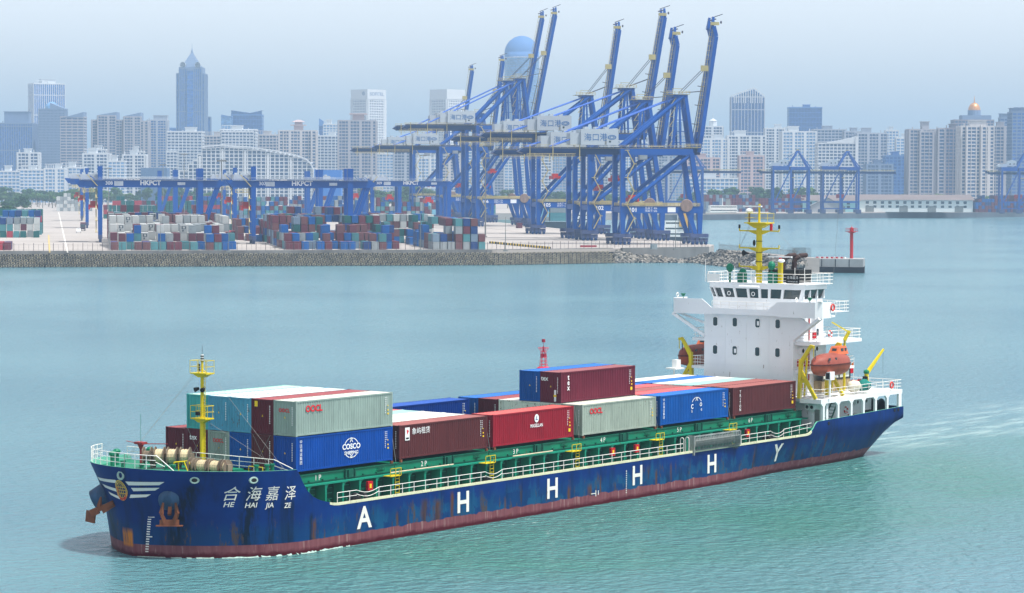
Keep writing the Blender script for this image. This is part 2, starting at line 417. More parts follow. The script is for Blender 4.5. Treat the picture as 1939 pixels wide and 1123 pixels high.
b.box(36.9, 37.6, -PB-.03, -PB-.005, .9, .97); b.box(37.6,37.7,-PB-.03,-PB-.005,.65,1.2); b.box(38.0,38.1,-PB-.03,-PB-.005,.75,1.15)
b.build('draught_marks', NAMEW, SHIP)
# fairleads in the plating
b = MB()
for x, z in ((-10.8,6.19),(-7.13,6.07),(-2,2.0)):
    if z < 3: continue
    h = half(x, z); p = Vector((x, -h, z)); e = .3
    tdir = Vector((x+e, -half(x+e, z), z))-p; tdir.normalize(); nrm = Vector((tdir.y, -tdir.x, 0)).normalized()
    if nrm.y > 0: nrm = -nrm
    b.lathe((0,0,0), [(0,0)], 3) if False else None
    c = p+nrm*.02
    vs = []; n = 12
    for i in range(n):
        a = 2*math.pi*i/n
        vs.append(c+tdir*(.36*math.cos(a))+Vector((0,0,.26*math.sin(a)))+nrm*.10)
    for i in range(n):
        a = 2*math.pi*i/n
        vs.append(c+tdir*(.24*math.cos(a))+Vector((0,0,.16*math.sin(a)))+nrm*.10)
    for i in range(n):
        a = 2*math.pi*i/n
        vs.append(c+tdir*(.4*math.cos(a))+Vector((0,0,.3*math.sin(a)))-nrm*.05)
    b.add(vs, [(i,(i+1)%n,(i+1)%n+n,i+n) for i in range(n)]+[(i,(i+1)%n,(i+1)%n+2*n,i+2*n) for i in range(n)], 0)
    b.add([v for v in vs[n:2*n]], [tuple(range(n))], 1)
b.ring((stem(6.3)-.02,-.4,6.3),.3,.1,'x',12,6,0)
for x in (79.6, 95.0, 94.1):
    b.lathe((x,-half(x,4.5)-.02,4.35 if x < 80 else 4.75), [(.2,0),(.2,-.04),(.13,-.05),(.0,-.03)], 10, 'y', 1)
b.build('hawse_rings', [paint('pipe_pale', S(150,176,168), .5, .1), BLACK], SHIP)
# anchor bolsters and anchors, both bows ------------------------------------
def anchor_set(sg):
    b = MB(); c = Vector((-11.0, -4.1, 4.55)); d = Vector((-.72, -.55, -.42)).normalized()
    e = Vector((.61, -.79, 0)).normalized(); u = d.cross(e).normalized()
    if u.z < 0: u = -u
    n = 18; R0 = [(1.05,-1.5),(1.0,0),(.9,.45),(.6,.65),(.0,.7)]; rows = []
    for r, h in R0: rows.append([tuple(c+d*h+(e*math.cos(2*math.pi*i/n)+u*math.sin(2*math.pi*i/n))*r) for i in range(n)])
    b.grid(rows, 0, True)
    bol = b.build('anchor_bolster', paint('bolster_paint', S(44,72,104), .6, .4, 1.6, rust=.3), SHIP, True)
    b = MB(); q = c+d*.85-Vector((0,0,.45)); w = Vector((-.6*0, 0, 0))
    out = d; side = e
    b.bar(q-out*.9+Vector((0,0,.5)), q+Vector((0,0,-.35)), .28, .22)                     # shank
    b.bar(q-side*.75+Vector((0,0,-.95)), q+side*.75+Vector((0,0,-.95)), .3, .42)         # crown
    b.bar(q-side*1.05+Vector((0,0,-1.2)), q+side*1.05+Vector((0,0,-1.2)), .5, .07)       # plate
    for k in (-1, 1):
        a0 = q+side*(.35*k)+Vector((0,0,-.95)); a1 = q+side*(.62*k)+Vector((0,0,-.2))+out*.1; a2 = q+side*(.48*k)+Vector((0,0,.62))+out*.02
        b.bar(a0, a1, .3, .34, .34, .22); b.bar(a1, a2, .34, .22, .12, .1)
    b.build('anchor', RUST, SHIP)
anchor_set(-1)
b = MB()           # starboard bolster stands out past the stem
c = Vector((-10.0, 3.9, 4.3)); n = 14; d = Vector((-.5, .75, -.45)).normalized(); e = d.cross(Vector((0,0,1))).normalized(); u = e.cross(d)
if u.z < 0: u = -u
b.grid([[tuple(c+d*h+(e*math.cos(2*math.pi*i/n)+u*math.sin(2*math.pi*i/n))*r) for i in range(n)] for r, h in ((1.1,-1.5),(1.0,.2),(.85,1.3),(.4,1.35),(0,1.4))], 0, True)
b.build('anchor_bolster', paint('bolster_paint', S(44,72,104)), SHIP, True)
b = MB(); q = level(190, 962, 207); rr = -rt2; uu = Vector((0,0,1)); ax = rt2.copy(); ax.z = 0; ax.normalize(); vv = Vector((d.x,d.y,0)).normalized()
b.bar(q+ax*1.05+uu*.45, q-ax*.2-uu*.15, .42, .36); b.bar(q-ax*.15-uu*.2, q-ax*.75-uu*.45, .7, .5)
b.bar(q-ax*.72+uu*.2-uu*.45, q-ax*.82-uu*1.15, 1.0, .14)
for k in (-.5,.5): b.bar(q-ax*.3+vv*k-uu*.3, q+ax*.75+vv*k+uu*.25, .3, .3, .12, .1)
b.bar(q-ax*.1+uu*.1, q+ax*.05+uu*.9, .35, .25, .1, .1)
b.build('anchor', RUST, SHIP)

# ------------------------------------------------------------------ rails
def rail(b, pts, h=1.05, step=1.5, bars=(1,.66,.33), r=.032, m=0, close=False, posts=True):
    pts = [Vector(p) for p in pts]
    for k in bars:
        for a, c in zip(pts, pts[1:]): b.tube(a+Vector((0,0,h*k)), c+Vector((0,0,h*k)), r if k == 1 else r*.8, 5, m=m)
    if posts:
        acc = 0; b.tube(pts[0], pts[0]+Vector((0,0,h)), r, 5, m=m)
        for a, c in zip(pts, pts[1:]):
            L = (c-a).length; t = step-acc
            while t < L+1e-4:
                p = a+(c-a)*(t/L); b.tube(p, p+Vector((0,0,h)), r, 5, m=m); t += step
            acc = (acc+L) % step
def edge_pts(xa, xb, sg, n, dy=.06):
    out = []
    for i in range(n+1):
        x = xa+(xb-xa)*i/n; out.append((x, sy(sg, half(x, ztop(x))-dy), ztop(x)))
    return out
b = MB()
def bowpts(sg, y1, n=12):
    return [(x_of(HC-abs(y1)*i/n-.02, 6.8)+.12, HC+sg*(abs(y1)*i/n), ztop(x_of(HC-abs(y1)*i/n-.02, 6.8))) for i in range(n+1)]
pp = bowpts(-1, 3.0); rail(b, pp, 1.1, 1.1)
p0 = Vector(pp[-1])
q0 = Vector((x_of(-5.3,6.8)+.1, -5.3, ztop(-10.5))); b.tube(p0+Vector((0,0,1.15)), q0+Vector((0,0,.05)), .035); b.tube(p0+Vector((0,0,.6)), (p0+q0)/2+Vector((0,0,.3)), .03)
rail(b, bowpts(1, 8.6, 16), 1.1, 1.1)
rail(b, [(-3.5, y, 6.2) for y in (8.4,5,0,-5,-8.2)], 1.1, 1.6); b.tube((-3.5,-8.2,7.3), (-3.5,-10.2,6.7), .035)
b.tube((-3.5,-8.2,6.8), (-3.5,-10.0,6.5), .03)
b.build('forecastle_railing', RAILM, SHIP)
b = MB()
for xa, xb in ((1.7,4.1),(6.9,21.2),(23.6,52.2),(62.7,68.3),(70.8,76.2)):
    rail(b, edge_pts(xa, xb, -1, max(1,int((xb-xa)/4))), .82, 1.52, bars=(1,.5), r=.03)
for xa, xb in ((4.1,6.9),(21.2,23.6),(68.3,70.8)):       # slack chains across the side gates
    for k in (1,.6):
        pts = []
        for i in range(7):
            t = i/6; x = xa+(xb-xa)*t; pts.append((x, -(PB-.06), 3.5+.82*k-.28*math.sin(math.pi*t)))
        b.path(pts, .025, 4)
rail(b, edge_pts(2, 75, 1, 8), .82, 3.0)
for x in (52.4, 53.3):
    for y in (-10.3, -9.9): b.tube((x,y,3.4), (x,y,4.7), .035, 5)
    b.ring((x,-10.1,4.7), .2, .035, 'x', 8, 5, 0, 0, math.pi)
b.build('side_railing', RAILM, SHIP)
b = MB()     # folded accommodation ladder stowed along the rail
x0, x1, y = 53.9, 62.1, -PB-.1
b.box(x0,x1,y-.05,y+.05,4.0,4.12); b.box(x0,x1,y-.05,y+.05,5.35,5.47); b.box(x0,x1,y-.04,y+.04,4.95,5.02)
for i in range(28):
    x = x0+.2+i*(x1-x0-.3)/28; b.box(x, x+.09, y-.03, y+.03, 5.0, 5.38)
    b.box(x, x+.16, y+.06, y+.55, 4.6+.02*(i%2), 4.64+.02*(i%2))
b.box(x0,x1,y+.5,y+.58,4.3,5.1); b.box(x0-.12,x0,y-.1,y+.6,3.6,5.5); b.box(x1,x1+.1,y-.1,y+.6,4.0,5.4)
for i in range(16): b.tube((x0+.5*i,y-.02,4.12), (x0+.5*i+.5,y-.02,4.95), .015, 4)
b.v = [(v[0],v[1],v[2]-.5) for v in b.v]; b.build('accommodation_ladder', paint('galvanised', S(140,146,144), .5, .25, 2, rust=.25), SHIP)
b = MB(); rows = []
for i in range(13):
    x = x0+.1+i*.66; rows.append([(x, y-.12-.05*math.sin(i), 4.95), (x, y-.18, 4.5+.06*math.sin(i*1.7)), (x, y-.14, 4.05-.35*math.exp(-((i-11)/1.6)**2))])
b.grid(rows); b.v = [(v[0],v[1],v[2]-.5) for v in b.v]
NETM, nt_, nb_ = newmat('safety_net'); nb_.inputs['Base Color'].default_value = S(44,62,62); nb_.inputs['Alpha'].default_value = .7; nb_.inputs['Roughness'].default_value = .9
b.build('safety_net', NETM, SHIP)

# ------------------------------------------------------------------ coaming, stanchions and hatch covers
BAY = (0, 13.096, 26.128, 39.698, 52.655, 65.741); CW = 2.4624; CY0 = -7.39; CL = 12.192; CH = 2.896; Z0 = 5.88
b = MB()
b.box(-1.6, 79.2, -7.0, 7.0, 2.76, 4.9, 1)
b.box(-1.6, 79.4, -8.05, -6.9, 4.72, 4.84, 0); b.box(-1.6, 79.4, 6.9, 8.05, 4.72, 4.84, 0)
i = 0; x = -1.4
while x < 79.3:
    b.box(x, x+.2, -8.0, -7.02, 2.76, 4.72, 0)
    b.extr([(x-.02,4.72),(x+.55,4.72),(x+.2,4.4)], -7.98, -7.9, 'y', 0)
    if i % 3 == 1: b.box(x+.6, x+1.5, -7.25, -7.03, 3.7, 3.9, 0)
    b.box(x+.3, x+1.9, -7.1, -7.01, 4.2+.05*(i%2), 4.26+.05*(i%2), 0); b.box(x+.3, x+1.9, -7.09, -7.01, 3.78, 3.83, 0); b.box(x+.3, x+1.9, -7.12, -7.01, 3.3, 3.36, 0)
    b.blob((x+1.2,-7.3,3.2), .16, .16, .16, 6, 4, m=0)
    i += 1; x += 2.14
b.build('hatch_coaming', [paint('coaming_green', S(10,128,104), .5, .12, 1, rust=.25), GRND], SHIP)
for k, x0 in enumerate(BAY):
    xa, xb = (x0-.75 if k else -1.3), (BAY[k+1]-.85 if k < 5 else 79.0)
    b = MB()
    b.box(xa, xb, -7.5, 7.5, 4.92, 5.62, 0); b.box(xa-.0, xb, -7.56, -7.5, 5.54, 5.64, 1); b.box(xa, xb, -7.57, -7.5, 4.90, 4.99, 1)
    xm = x0+5.9
    b.box(xm-.14, xm+.02, -7.72, -7.5, 4.93, 5.72, 1); b.box(xm+.3, xm+.95, -7.66, -7.5, 4.95, 5.6, 1); b.box(xm+1.05,xm+1.2,-7.7,-7.5,4.95,5.66,1)
    for j in range(4): b.ring((x0+10.0+.2*j,-7.66,5.3), .16, .03, 'x', 8, 4, 1)
    for j in range(7): b.box(xa+.9+j*1.7, xa+1.02+j*1.7, -7.62, -7.5, 5.0, 5.12, 1)
    for r in range(7):
        for xx in (x0+.15, x0+CL-.15): b.box(xx-.12, xx+.12, CY0+r*CW-.1, CY0+r*CW+.1, 5.62, 5.85, 2)
    hc = b.build('hatch_cover', [GRN, GRND, RUST], SHIP)
    text('cover_number', '%d P' % (k+1), NAMEW, hc, (x0+3.1-(.6 if k == 0 else 0), -7.535, 5.08), (1,0,0), (0,0,1), .62, .01)
# things along the passage
b = MB()
for x in (11.0, 24.0, 36.9, 50.6, 63.6):
    b.box(x-.02, x+.02, -8.7, -8.66, 2.8, 4.9); b.box(x+.5, x+.54, -8.7, -8.66, 2.8, 5.2)
    for z in (3.0,3.3,3.6,3.9,4.2,4.5,4.8,5.1): b.box(x+.0 if z < 4.9 else x+.5, x+.54, -8.7, -8.67, z, z+.05)
    b.box(x-.9, x+.5, -8.9, -8.1, 4.75, 4.8)
    for q in (-.9,-.2,.5):
        b.box(x+q, x+q+.05, -8.9, -8.85, 4.8, 5.45)
    b.box(x-.9, x+.5, -8.9, -8.86, 5.4, 5.45)
b.build('hatch_steps', YEL, SHIP)
for x in (8.0, 43.2, 47.2, 67.0):
    b = MB(); b.box(x, x+.62, -8.25, -8.0, 3.75, 4.5, 0); b.box(x+.18, x+.42, -8.27, -8.25, 3.95, 4.3, 1)
    b.build('fire_hose_box', [REDM, YMARK], SHIP)
b = MB()
for x in (4.9, 5.8, 68.8, 69.7): b.ring((x,-9.5,3.4), .42, .2, 'x', 12, 6)
for x in (4.5, 22.3, 69.2): b.lathe((x,-9.7,2.8), [(.0,.9),(.42,.9),(.45,.1),(.45,0)], 10)
b.build('tyre_fenders', BLACK, SHIP)
b = MB(); b.tube((11,-8.15,4.98), (19.5,-8.15,4.98), .06); b.tube((28,-8.15,4.98), (34,-8.15,4.98), .06); b.tube((0,-9.4,3.1), (74,-9.4,3.1), .09)
b.build('deck_pipes', paint('pipe_cream', S(196,186,160), .6, .15, rust=.3), SHIP)

# ------------------------------------------------------------------ forecastle gear and foremast
def drum_set(parent, c, axis, lens, R, rope=True):
    axis = Vector(axis).normalized(); c = Vector(c); b1 = MB(); b2 = MB(); s = -sum(lens)/2
    up_ = Vector((0,0,1)); o = axis.cross(up_)
    for i, L in enumerate(lens):
        a = c+axis*s; e = c+axis*(s+L); g = .07
        b1.tube(a, a+axis*.06, R, 18); b1.tube(e-axis*.06, e, R, 18)
        if i != 0 or not rope:
            k = int(L/.12)
            for j in range(k): 
                t = .08+j*(L-.16)/k; b2.tube(a+axis*t, a+axis*(t+.1), R*(.72+.06*(j%2)), 14)
        else: b1.tube(a, e, R*.55, 12)
        b1.bar(e+axis*.1+up_*(-R-.15), e+axis*.1+up_*.25, .18, .5)
        s += L+.25
    w = b1.build('winch_frame', paint('winch_rust', S(116,104,90), .7, .4, 1.5, rust=.5), parent)
    b2.build('mooring_rope', ROPE, parent)
drum_set(SHIP, (-8.3,-5.3,7.0), (.12,-1,0), (.5,1.05,1.0,.35), .62)
drum_set(SHIP, (-6.6,1.2,7.2), (.55,-.84,0), (.7,.8,.8,.8), .78)
b = MB()
for x, y in ((-10.6,-3.2),(-10.0,-3.4),(-5.2,-9.0),(-4.6,-9.0),(-10.2,2.0),(-6.0,-8.6),(-11,-.9)):
    b.tube((x,y,6.36), (x,y,7.05), .17, 10); b.tube((x,y,7.0), (x,y,7.12), .23, 10)
for x, y in ((-9.4,4.0),(-8.0,5.0),(-5.2,4)): b.tube((x,y,6.36), (x,y,7.3), .2, 10); b.blob((x,y,7.45), .34, .34, .25, 10, 5)
b.box(-7.6,-6.4,-7.6,-6.2,6.36,6.8)
b.build('bollards', GRN, SHIP)
b = MB()
for dx in (0,.5): b.path([(-9.6+dx,-3.1,6.36),(-9.6+dx,-3.1,7.25),(-9.3+dx,-3.9,7.35),(-9.1+dx,-4.2,6.4)], .05)
b.box(-5.6,-4.9,-8.9,-7.4,6.4,6.46); b.path([(-5.6,-8.9,6.4),(-5.6,-8.9,6.9),(-5.6,-7.4,6.9),(-5.6,-7.4,6.4)], .035)
b.build('yellow_frames', YEL, SHIP)
b = MB(); b.tube((-10.6,-.4,6.36), (-10.6,-.4,8.6), .09, 8); b.tube((-10.6,-.4,8.2), (-10.6,-.4,8.75), .1, 8, .34); b.box(-10.9,-10.3,-.85,.05,8.6,8.78)
b.tube((-10.6,-.7,8.65), (-10.2,-3.0,8.75), .035); b.tube((-10.6,0,8.65), (-10.9,.9,8.8), .03)
b.build('jackstaff_post', paint('red_brown', S(140,48,50), .6, .15, rust=.2), SHIP)
b = MB(); b.tube((-10.6,-.4,8.7), (-10.6,-.4,11.0), .02, 4); b.build('whip_aerial', GRN, SHIP)
FM = MB(); mx, my = -3.2, 0
FM.tube((mx,my,3.4), (mx,my,10.3), .2, 12); FM.tube((mx,my,10.3), (mx,my,13.7), .16, 12, .14); FM.tube((mx,my,13.7), (mx,my,15.2), .09, 8)
AX = Vector((-.35,-.94,0))
for z, w in ((10.05,.85),(13.75,.9)):
    FM.box(mx-.5, mx+.5, my-w, my+w, z, z+.1); FM.extr([(my-w,z),(my+w,z),(my+.25,z-.28),(my-.25,z-.28)], mx-.25, mx+.25, 'x')
FM.box(mx-.02, mx+.02, my-.34, my-.3, 6.4, 13.7)
for i in range(22): FM.box(mx-.03, mx+.03, my-.36, my-.16, 6.6+i*.32, 6.64+i*.32)
for s in (-1,1): FM.bar((mx,my+.1*s,14.1), (mx,my+.45*s,13.85), .05)
fm = FM.build('foremast', YEL, SHIP)
b = MB()
for z, w in ((10.15,.85),(13.85,.9)): rail(b, [(mx-.5,my+w,z),(mx-.5,my-w,z),(mx+.5,my-w,z),(mx+.5,my+w,z),(mx-.5,my+w,z)], 1.0, .95, (1,.5), .022)
b.build('mast_railing', YEL, fm)
b = MB()
for s in (-1,1): b.tube((mx-.1,my+.3*s,12.55), (mx-.45,my+.42*s,12.45), .12, 10, .2, m=0)
for z in (14.75,14.95,15.15): b.tube((mx,my,z), (mx,my,z+.1), .14, 10, m=0); b.tube((mx,my,z+.1), (mx,my,z+.2), .12, 10, m=1)
for z in (14.0,14.2,14.4): b.tube((mx-.12,my+.25,z), (mx-.12,my+.25,z+.16), .1, 8, m=0)
b.tube((mx,my,15.3), (mx,my,16.1), .02, 4, m=0); b.box(mx-.65,mx-.45,my-.2,my+.15,10.4,10.7,0)
b.build('mast_lights', [BLACK, WHITE], fm)
b = MB()
for a, c in (((mx,my+.9,13.8),(-12.4,-.6,7.4)), ((mx,my+.6,13.8),(-11.4,1,7)), ((mx,my-.9,13.8),(-1.2,-7.6,5.9)), ((mx,my-.3,10),(-.4,-6.4,6))): b.tube(a, c, .012, 3)
b.build('stay_wires', GREY, SHIP)
# ------------------------------------------------------------------ bridge tower, aft decks, masts
HW = paint('house_white', S(226,229,232), .5, .04, .35, rust=.06)
b = MB()
b.box(80.3, 86.5, -5.6, 5.6, 3.4, 15.45); b.box(86.5, 89.5, -4.2, 4.2, 3.4, 13.2)
for z in (6.9, 9.9, 12.85): b.box(80.27, 80.3, -5.6, 5.6, z, z+.03)
for y in (-2.6, .2, 2.9): b.box(80.275, 80.3, y, y+.025, 3.5, 15.4)
b.box(80.2, 93.0, -7.9, 6.1, 3.92, 6.45)
b.box(86.5, 88.6, -3, 3, 13.2, 17.6)
twr = b.build('bridge_tower', HW, SHIP)
for j, (z, ys) in enumerate(((14.5,(4.16,1.67,-1.19,-3.7)),(11.45,(4.16,1.67,-1.19,-3.7)))):
    for k, y in enumerate(ys):
        b = MB(); w, h = .27, .46
        P_ = [(y+sy*(w-(0 if q else .12)), z+sz*(h-(.12 if q else 0))) for sy, sz, q in ((-1,-1,0),(1,-1,0),(1,-1,1),(1,1,1),(1,1,0),(-1,1,0),(-1,1,1),(-1,-1,1))]
        b.extr([(a*1.0+(a-y)*.25, c+(c-z)*.18) for a, c in P_], 80.3, 80.24, 'x', 0)
        b.extr(P_, 80.24, 80.225, 'x', 1)
        b.box(80.2,80.225, y-.05 if (j+k)%2 else y-.2, y+.05, z-.25, z+.2, 2 if (j+k)%3 == 2 else 1)
        b.build('porthole', [WHITEC, GLASS, WHITEC], twr)
# wheelhouse
b = MB()
fl = [(82.0,5.6),(81.5,4.6),(81.35,0),(81.5,-4.6),(82.0,-5.6),(86.4,-5.6),(86.4,5.6)]
def wh(z0, z1, o0, o1, m):
    c = Vector((84,0)); A = [(84+(x-84)*o0, y*o0) for x, y in fl]; B_ = [(84+(x-84)*o1, y*o1) for x, y in fl]; n = len(fl)
    b.add([(x,y,z0) for x,y in A]+[(x,y,z1) for x,y in B_], [tuple(range(n-1,-1,-1)), tuple(range(n,2*n))]+[(i,(i+1)%n,(i+1)%n+n,i+n) for i in range(n)], m)
wh(15.5, 17.12, 1.0, 1.0, 0); wh(17.12, 18.1, .96, 1.03, 1); wh(18.1, 18.62, 1.06, 1.07, 0); wh(18.62, 18.72, 1.12, 1.12, 0)
def wallpt(t, z):          # t runs along the front from starboard to port
    seg = [Vector((82.0,5.6)),Vector((81.5,4.6)),Vector((81.35,0)),Vector((81.5,-4.6)),Vector((82.0,-5.6))]
    Ls = [(seg[i+1]-seg[i]).length for i in range(4)]; T = sum(Ls)*t
    for i in range(4):
        if T <= Ls[i]+1e-6: p = seg[i]+(seg[i+1]-seg[i])*(T/Ls[i]); break
        T -= Ls[i]
    o = 1.0+.07*(z-17.12); return Vector((84+(p.x-84)*o-.03, p.y*o, z))
wt = [0,.075,.17,.30,.445,.565,.665,.80,.985]
for i, t in enumerate(wt):
    w = .012
    p0, p1 = wallpt(max(0,t-w), 17.1), wallpt(min(1,t+w), 17.1); q0, q1 = wallpt(max(0,t-w), 18.12), wallpt(min(1,t+w), 18.12)
    b.add([p0,p1,q1,q0,p0+Vector((.25,0,0)),p1+Vector((.25,0,0)),q1+Vector((.25,0,0)),q0+Vector((.25,0,0))],
          [(0,1,2,3),(4,7,6,5),(0,4,5,1),(1,5,6,2),(2,6,7,3),(3,7,4,0)], 0)
for x in (82.1,83.4,84.9,86.3):
    for s in (-1,1): b.box(x, x+.22, s*5.62-.12, s*5.62+.12, 17.1, 18.15, 0)
b.tube((80.98,1.6,18.32), (80.98,-.9,18.32), .14, 8, m=0)
whs = b.build('wheelhouse', [HW, GLASS], SHIP)
b = MB()
for t in (.235,.5): 
    p = wallpt(t, 17.55); b.ring((p.x-.03,p.y,p.z), .2, .04, 'x', 12, 5)
b.build('clear_view_screen', WHITEC, whs)
# bridge wings
b = MB(); o = .12
WP = [(79.2,9.2),(79.0,-9.2)]
b.prism([(79.34,5.6),(79.4,8.7),(79.9,9.15),(82.4,9.15),(82.6,5.6)], 15.35, 15.55); b.prism([(82.6,-5.6),(82.4,-9.45),(79.6,-9.45),(79.15,-8.95),(79.15,-5.6)], 15.35, 15.55)
b.prism([(79.32,5.59),(80.29,5.59),(80.29,-5.59),(79.2,-5.59)], 15.36, 15.54); b.prism([(80.31,5.58),(92,5.58),(92,-5.58),(80.31,-5.58)], 15.46, 15.52)
def panel(p, q, z0, z1p, z1q, t=.1):
    p = Vector(p); q = Vector(q); d = (q-p).normalized(); nrm = Vector((-d.y, d.x))*t
    P4 = [(p.x,p.y,z0),(q.x,q.y,z0),(q.x,q.y,z1q),(p.x,p.y,z1p)]
    b.add(P4+[(x+nrm.x,y+nrm.y,z) for x,y,z in P4], [(0,1,2,3),(7,6,5,4),(0,4,5,1),(1,5,6,2),(2,6,7,3),(3,7,4,0)])
panel((79.2,8.8),(79.15,5.2), 15.3, 16.95, 16.95); panel((79.15,5.2),(79.15,3.9), 15.3, 16.95, 16.02); panel((79.15,3.9),(79.05,-3.2), 15.4, 16.02, 16.02)
panel((79.05,-3.2),(79.0,-4.4), 15.4, 16.02, 16.9); panel((79.0,-4.4),(79.0,-9.0), 15.3, 16.9, 17.0); panel((79.0,-9.0),(79.5,-9.6), 15.3, 17.0, 17.0)
panel((79.5,-9.6),(81.3,-9.6), 15.3, 17.0, 17.0); panel((79.8,9.3),(79.2,8.8), 15.3, 16.95, 16.95); panel((82.4,9.3),(79.8,9.3), 15.3, 16.95, 16.95)
for s, yt in ((-1,-9.4),(1,9.1)):      # raking brackets under the wings
    b.bar((79.4,yt,15.3), (80.4,s*5.6,12.9), .5, .28); b.extr([(s*5.6,12.6),(s*5.6,15.3),(s*6.2,15.3),(s*7.6,14.6),(s*6.2,13.4)], 80.3, 80.5, 'x') if s < 0 else b.bar((80.6,yt,15.3),(80.7,s*5.6,14.2),.2,.2)
b.build('bridge_wings', HW, SHIP)
b = MB(); rail(b, [(79.15,3.9,16.02),(79.05,-3.4,16.02)], .75, 1.1, (1,.5), .03)
rail(b, [(82.4,-9.5,15.55),(84.4,-5.8,15.5),(91.9,-5.6,15.5),(91.9,5.6,15.5)], 1.1, 1.2)
R_ = [(84+(x-84)*1.1, y*1.1, 18.72) for x, y in fl]; R_ = [R_[0],R_[1],R_[3],R_[4],(87.6,-6.1,18.72),(87.6,6.1,18.72),R_[0]]
rail(b, R_, 1.05, 1.25); b.box(84.4, 87.6, -6.1, 6.1, 18.62, 18.7)
b.build('bridge_railing', RAILM, SHIP)
# side galleries and their rails
b = MB(); r_ = MB()
b.box(80.6, 91.3, -7.6, -5.61, 12.3, 12.66); b.box(86.5,91.3,-5.6,5,12.31,12.65); b.box(80.5, 83.4, -7.0, -5.6, 9.3, 9.66)
b.box(81.0,90,5.6,7.6,12.3,12.6); b.box(80.6,84,5.6,7.4,9.3,9.6); b.box(86.5,90.8,-7,5,9.4,9.66)
rail(r_, [(80.7,-5.7,12.66),(80.7,-7.5,12.66),(91.2,-7.5,12.66),(91.2,4.8,12.66)], 1.05, 1.5); rail(r_, [(80.6,-5.7,9.66),(80.6,-6.9,9.66),(83.3,-6.9,9.66)], 1.05, 1.3)
rail(r_, [(80.7,5.7,9.6),(80.7,7.3,9.6),(84,7.3,9.6)], 1.05, 1.0); rail(r_, [(81,5.7,12.6),(81,7.5,12.6),(90,7.5,12.6)], 1.05, 1.5); rail(r_,[(86.6,-6.9,9.66),(90.7,-6.9,9.66),(90.7,4,9.66)],1.05,1.5)
# boat deck: slab, edge beam and columns
b.prism([(78.2,-10.3),(78.2,-7.7),(79.6,-7.7),(79.6,6.0),(78.2,6.0),(78.2,8.5),(96.1,8.2),(96.1,-10.0)], 6.45, 6.9)
b.build('side_gallery', HW, SHIP)
b = MB()
for x in (78.8,81.85,84.7,87.4,90.1,92.75,95.6):
    for s in (-1,1):
        y = sy(s,half(x,5)-.22); zt = ztop(x)-.1; w = .17 if x < 95 else .32
        b.box(x-w, x+w, y-.12, y+.12, zt, 6.45); 
        if x < 95: b.extr([(x-w,6.45),(x-w-.35,6.45),(x-w,6.13)], y-.1, y+.1); b.extr([(x+w,6.45),(x+w+.35,6.45),(x+w,6.13)], y-.1, y+.1)
for y in (-6.5,-2,2,6.5): b.box(95.8,96.0,y-.2,y+.2,4,6.45)
b.build('deck_pillars', HW, SHIP)
rail(r_, [(78.3,-7.8,6.9),(78.3,-10.2,6.9),(96.0,-9.9,6.9),(96.0,8.1,6.9),(78.3,8.4,6.9),(78.3,6.1,6.9)], 1.05, 1.6)
r_.build('aft_railing', RAILM, SHIP)
b = MB()     # front wall of the poop beside the coaming, with doors and lockers
b.box(79.8,80.2,-10.0,-7.9,2.8,6.45,0); b.box(79.76,79.8,-9.2,-8.6,3.9,5.7,1); b.box(79.7,79.8,-8.5,-8.2,4.1,5.2,0)
for y in (-7.9,-8.45): b.box(79.4,79.8,y-.24,y+.24,5.65,6.25,0); b.lathe((79.39,y,5.95),[(0,0),(.19,0)],12,'x',2)
b.lathe((79.79,-9.6,5.0),[(.0,-.03),(.16,-.03),(.16,0)],12,'x',3)
b.box(80.2,93,-7.93,-7.9,3.95,4.1,1)
for x in (89.0,90.9): b.box(x,x+.7,-8.3,-7.9,5.6,6.1,0); b.lathe((x+.35,-8.31,5.85),[(0,0),(.19,0)],12,'y',2)
b.box(87.9,88.9,-8.6,-7.9,3.95,4.6,4); b.box(85.0,86.6,-8.9,-8.0,3.92,4.4,3); b.box(91.3,92.6,-8.7,-7.9,3.95,4.8,2)
b.build('poop_front', [HW, GREY, BLACK, paint('brown_box', S(120,50,44), .6, .2), REDM], SHIP)
b = MB()
for s in (0,.75): b.bar((81.4,-8.6-s,3.95), (83.6,-8.6-s,6.7), .06, .2)
for i in range(9): t = (i+.5)/9; b.box(81.4+2.2*t-.12, 81.4+2.2*t+.12, -9.35, -8.6, 4.05+2.85*t-.02, 4.05+2.85*t+.02)
b.build('aft_stair', GRND, SHIP)
b = MB()
b.tube((94.0,-8.6,5.0),(94.0,-6.2,5.0),.75,18); b.tube((94.0,-8.6,5.0),(94.0,-8.5,5.0),.95,18); b.tube((94.0,-7.2,5.0),(94.0,-7.1,5.0),.95,18); b.box(93.6,95.4,-9.0,-5.5,3.9,4.5)
b.build('stern_winch', paint('winch_dark', S(30,56,60), .6, .3), SHIP)
# air conditioners, pipe and small windows on the tower's port side
b = MB()
for x, z in ((81.35,14.75),(84.2,14.75),(81.35,11.65),(84.2,11.75),(81.35,8.5)):
    b.box(x, x+.8, -5.95, -5.6, z-.3, z+.3, 0); b.lathe((x+.42,-5.96,z),[(0,0),(.24,0)],12,'y',1)
for x, z in ((81.0,13.6),(81.1,10.4),(85.1,13.5)): b.box(x,x+.4,-5.64,-5.6,z-.4,z+.35,2 if z > 11 else 3)
for x, z in ((84.2,13.2),(82.5,10.3),(81.4,7.8)): b.box(x,x+.6,-5.8,-5.6,z-.35,z+.3,3)
b.tube((83.4,-5.7,8.4),(83.4,-5.7,15.2),.07,6,m=3)
for x, z in ((84.9,10.6),(85.5,10.6)): b.box(x,x+.35,-5.7,-5.6,z-.25,z+.25,4)
b.build('wall_fittings', [WHITEC, BLACK, GLASS, REDM, GREY], twr)
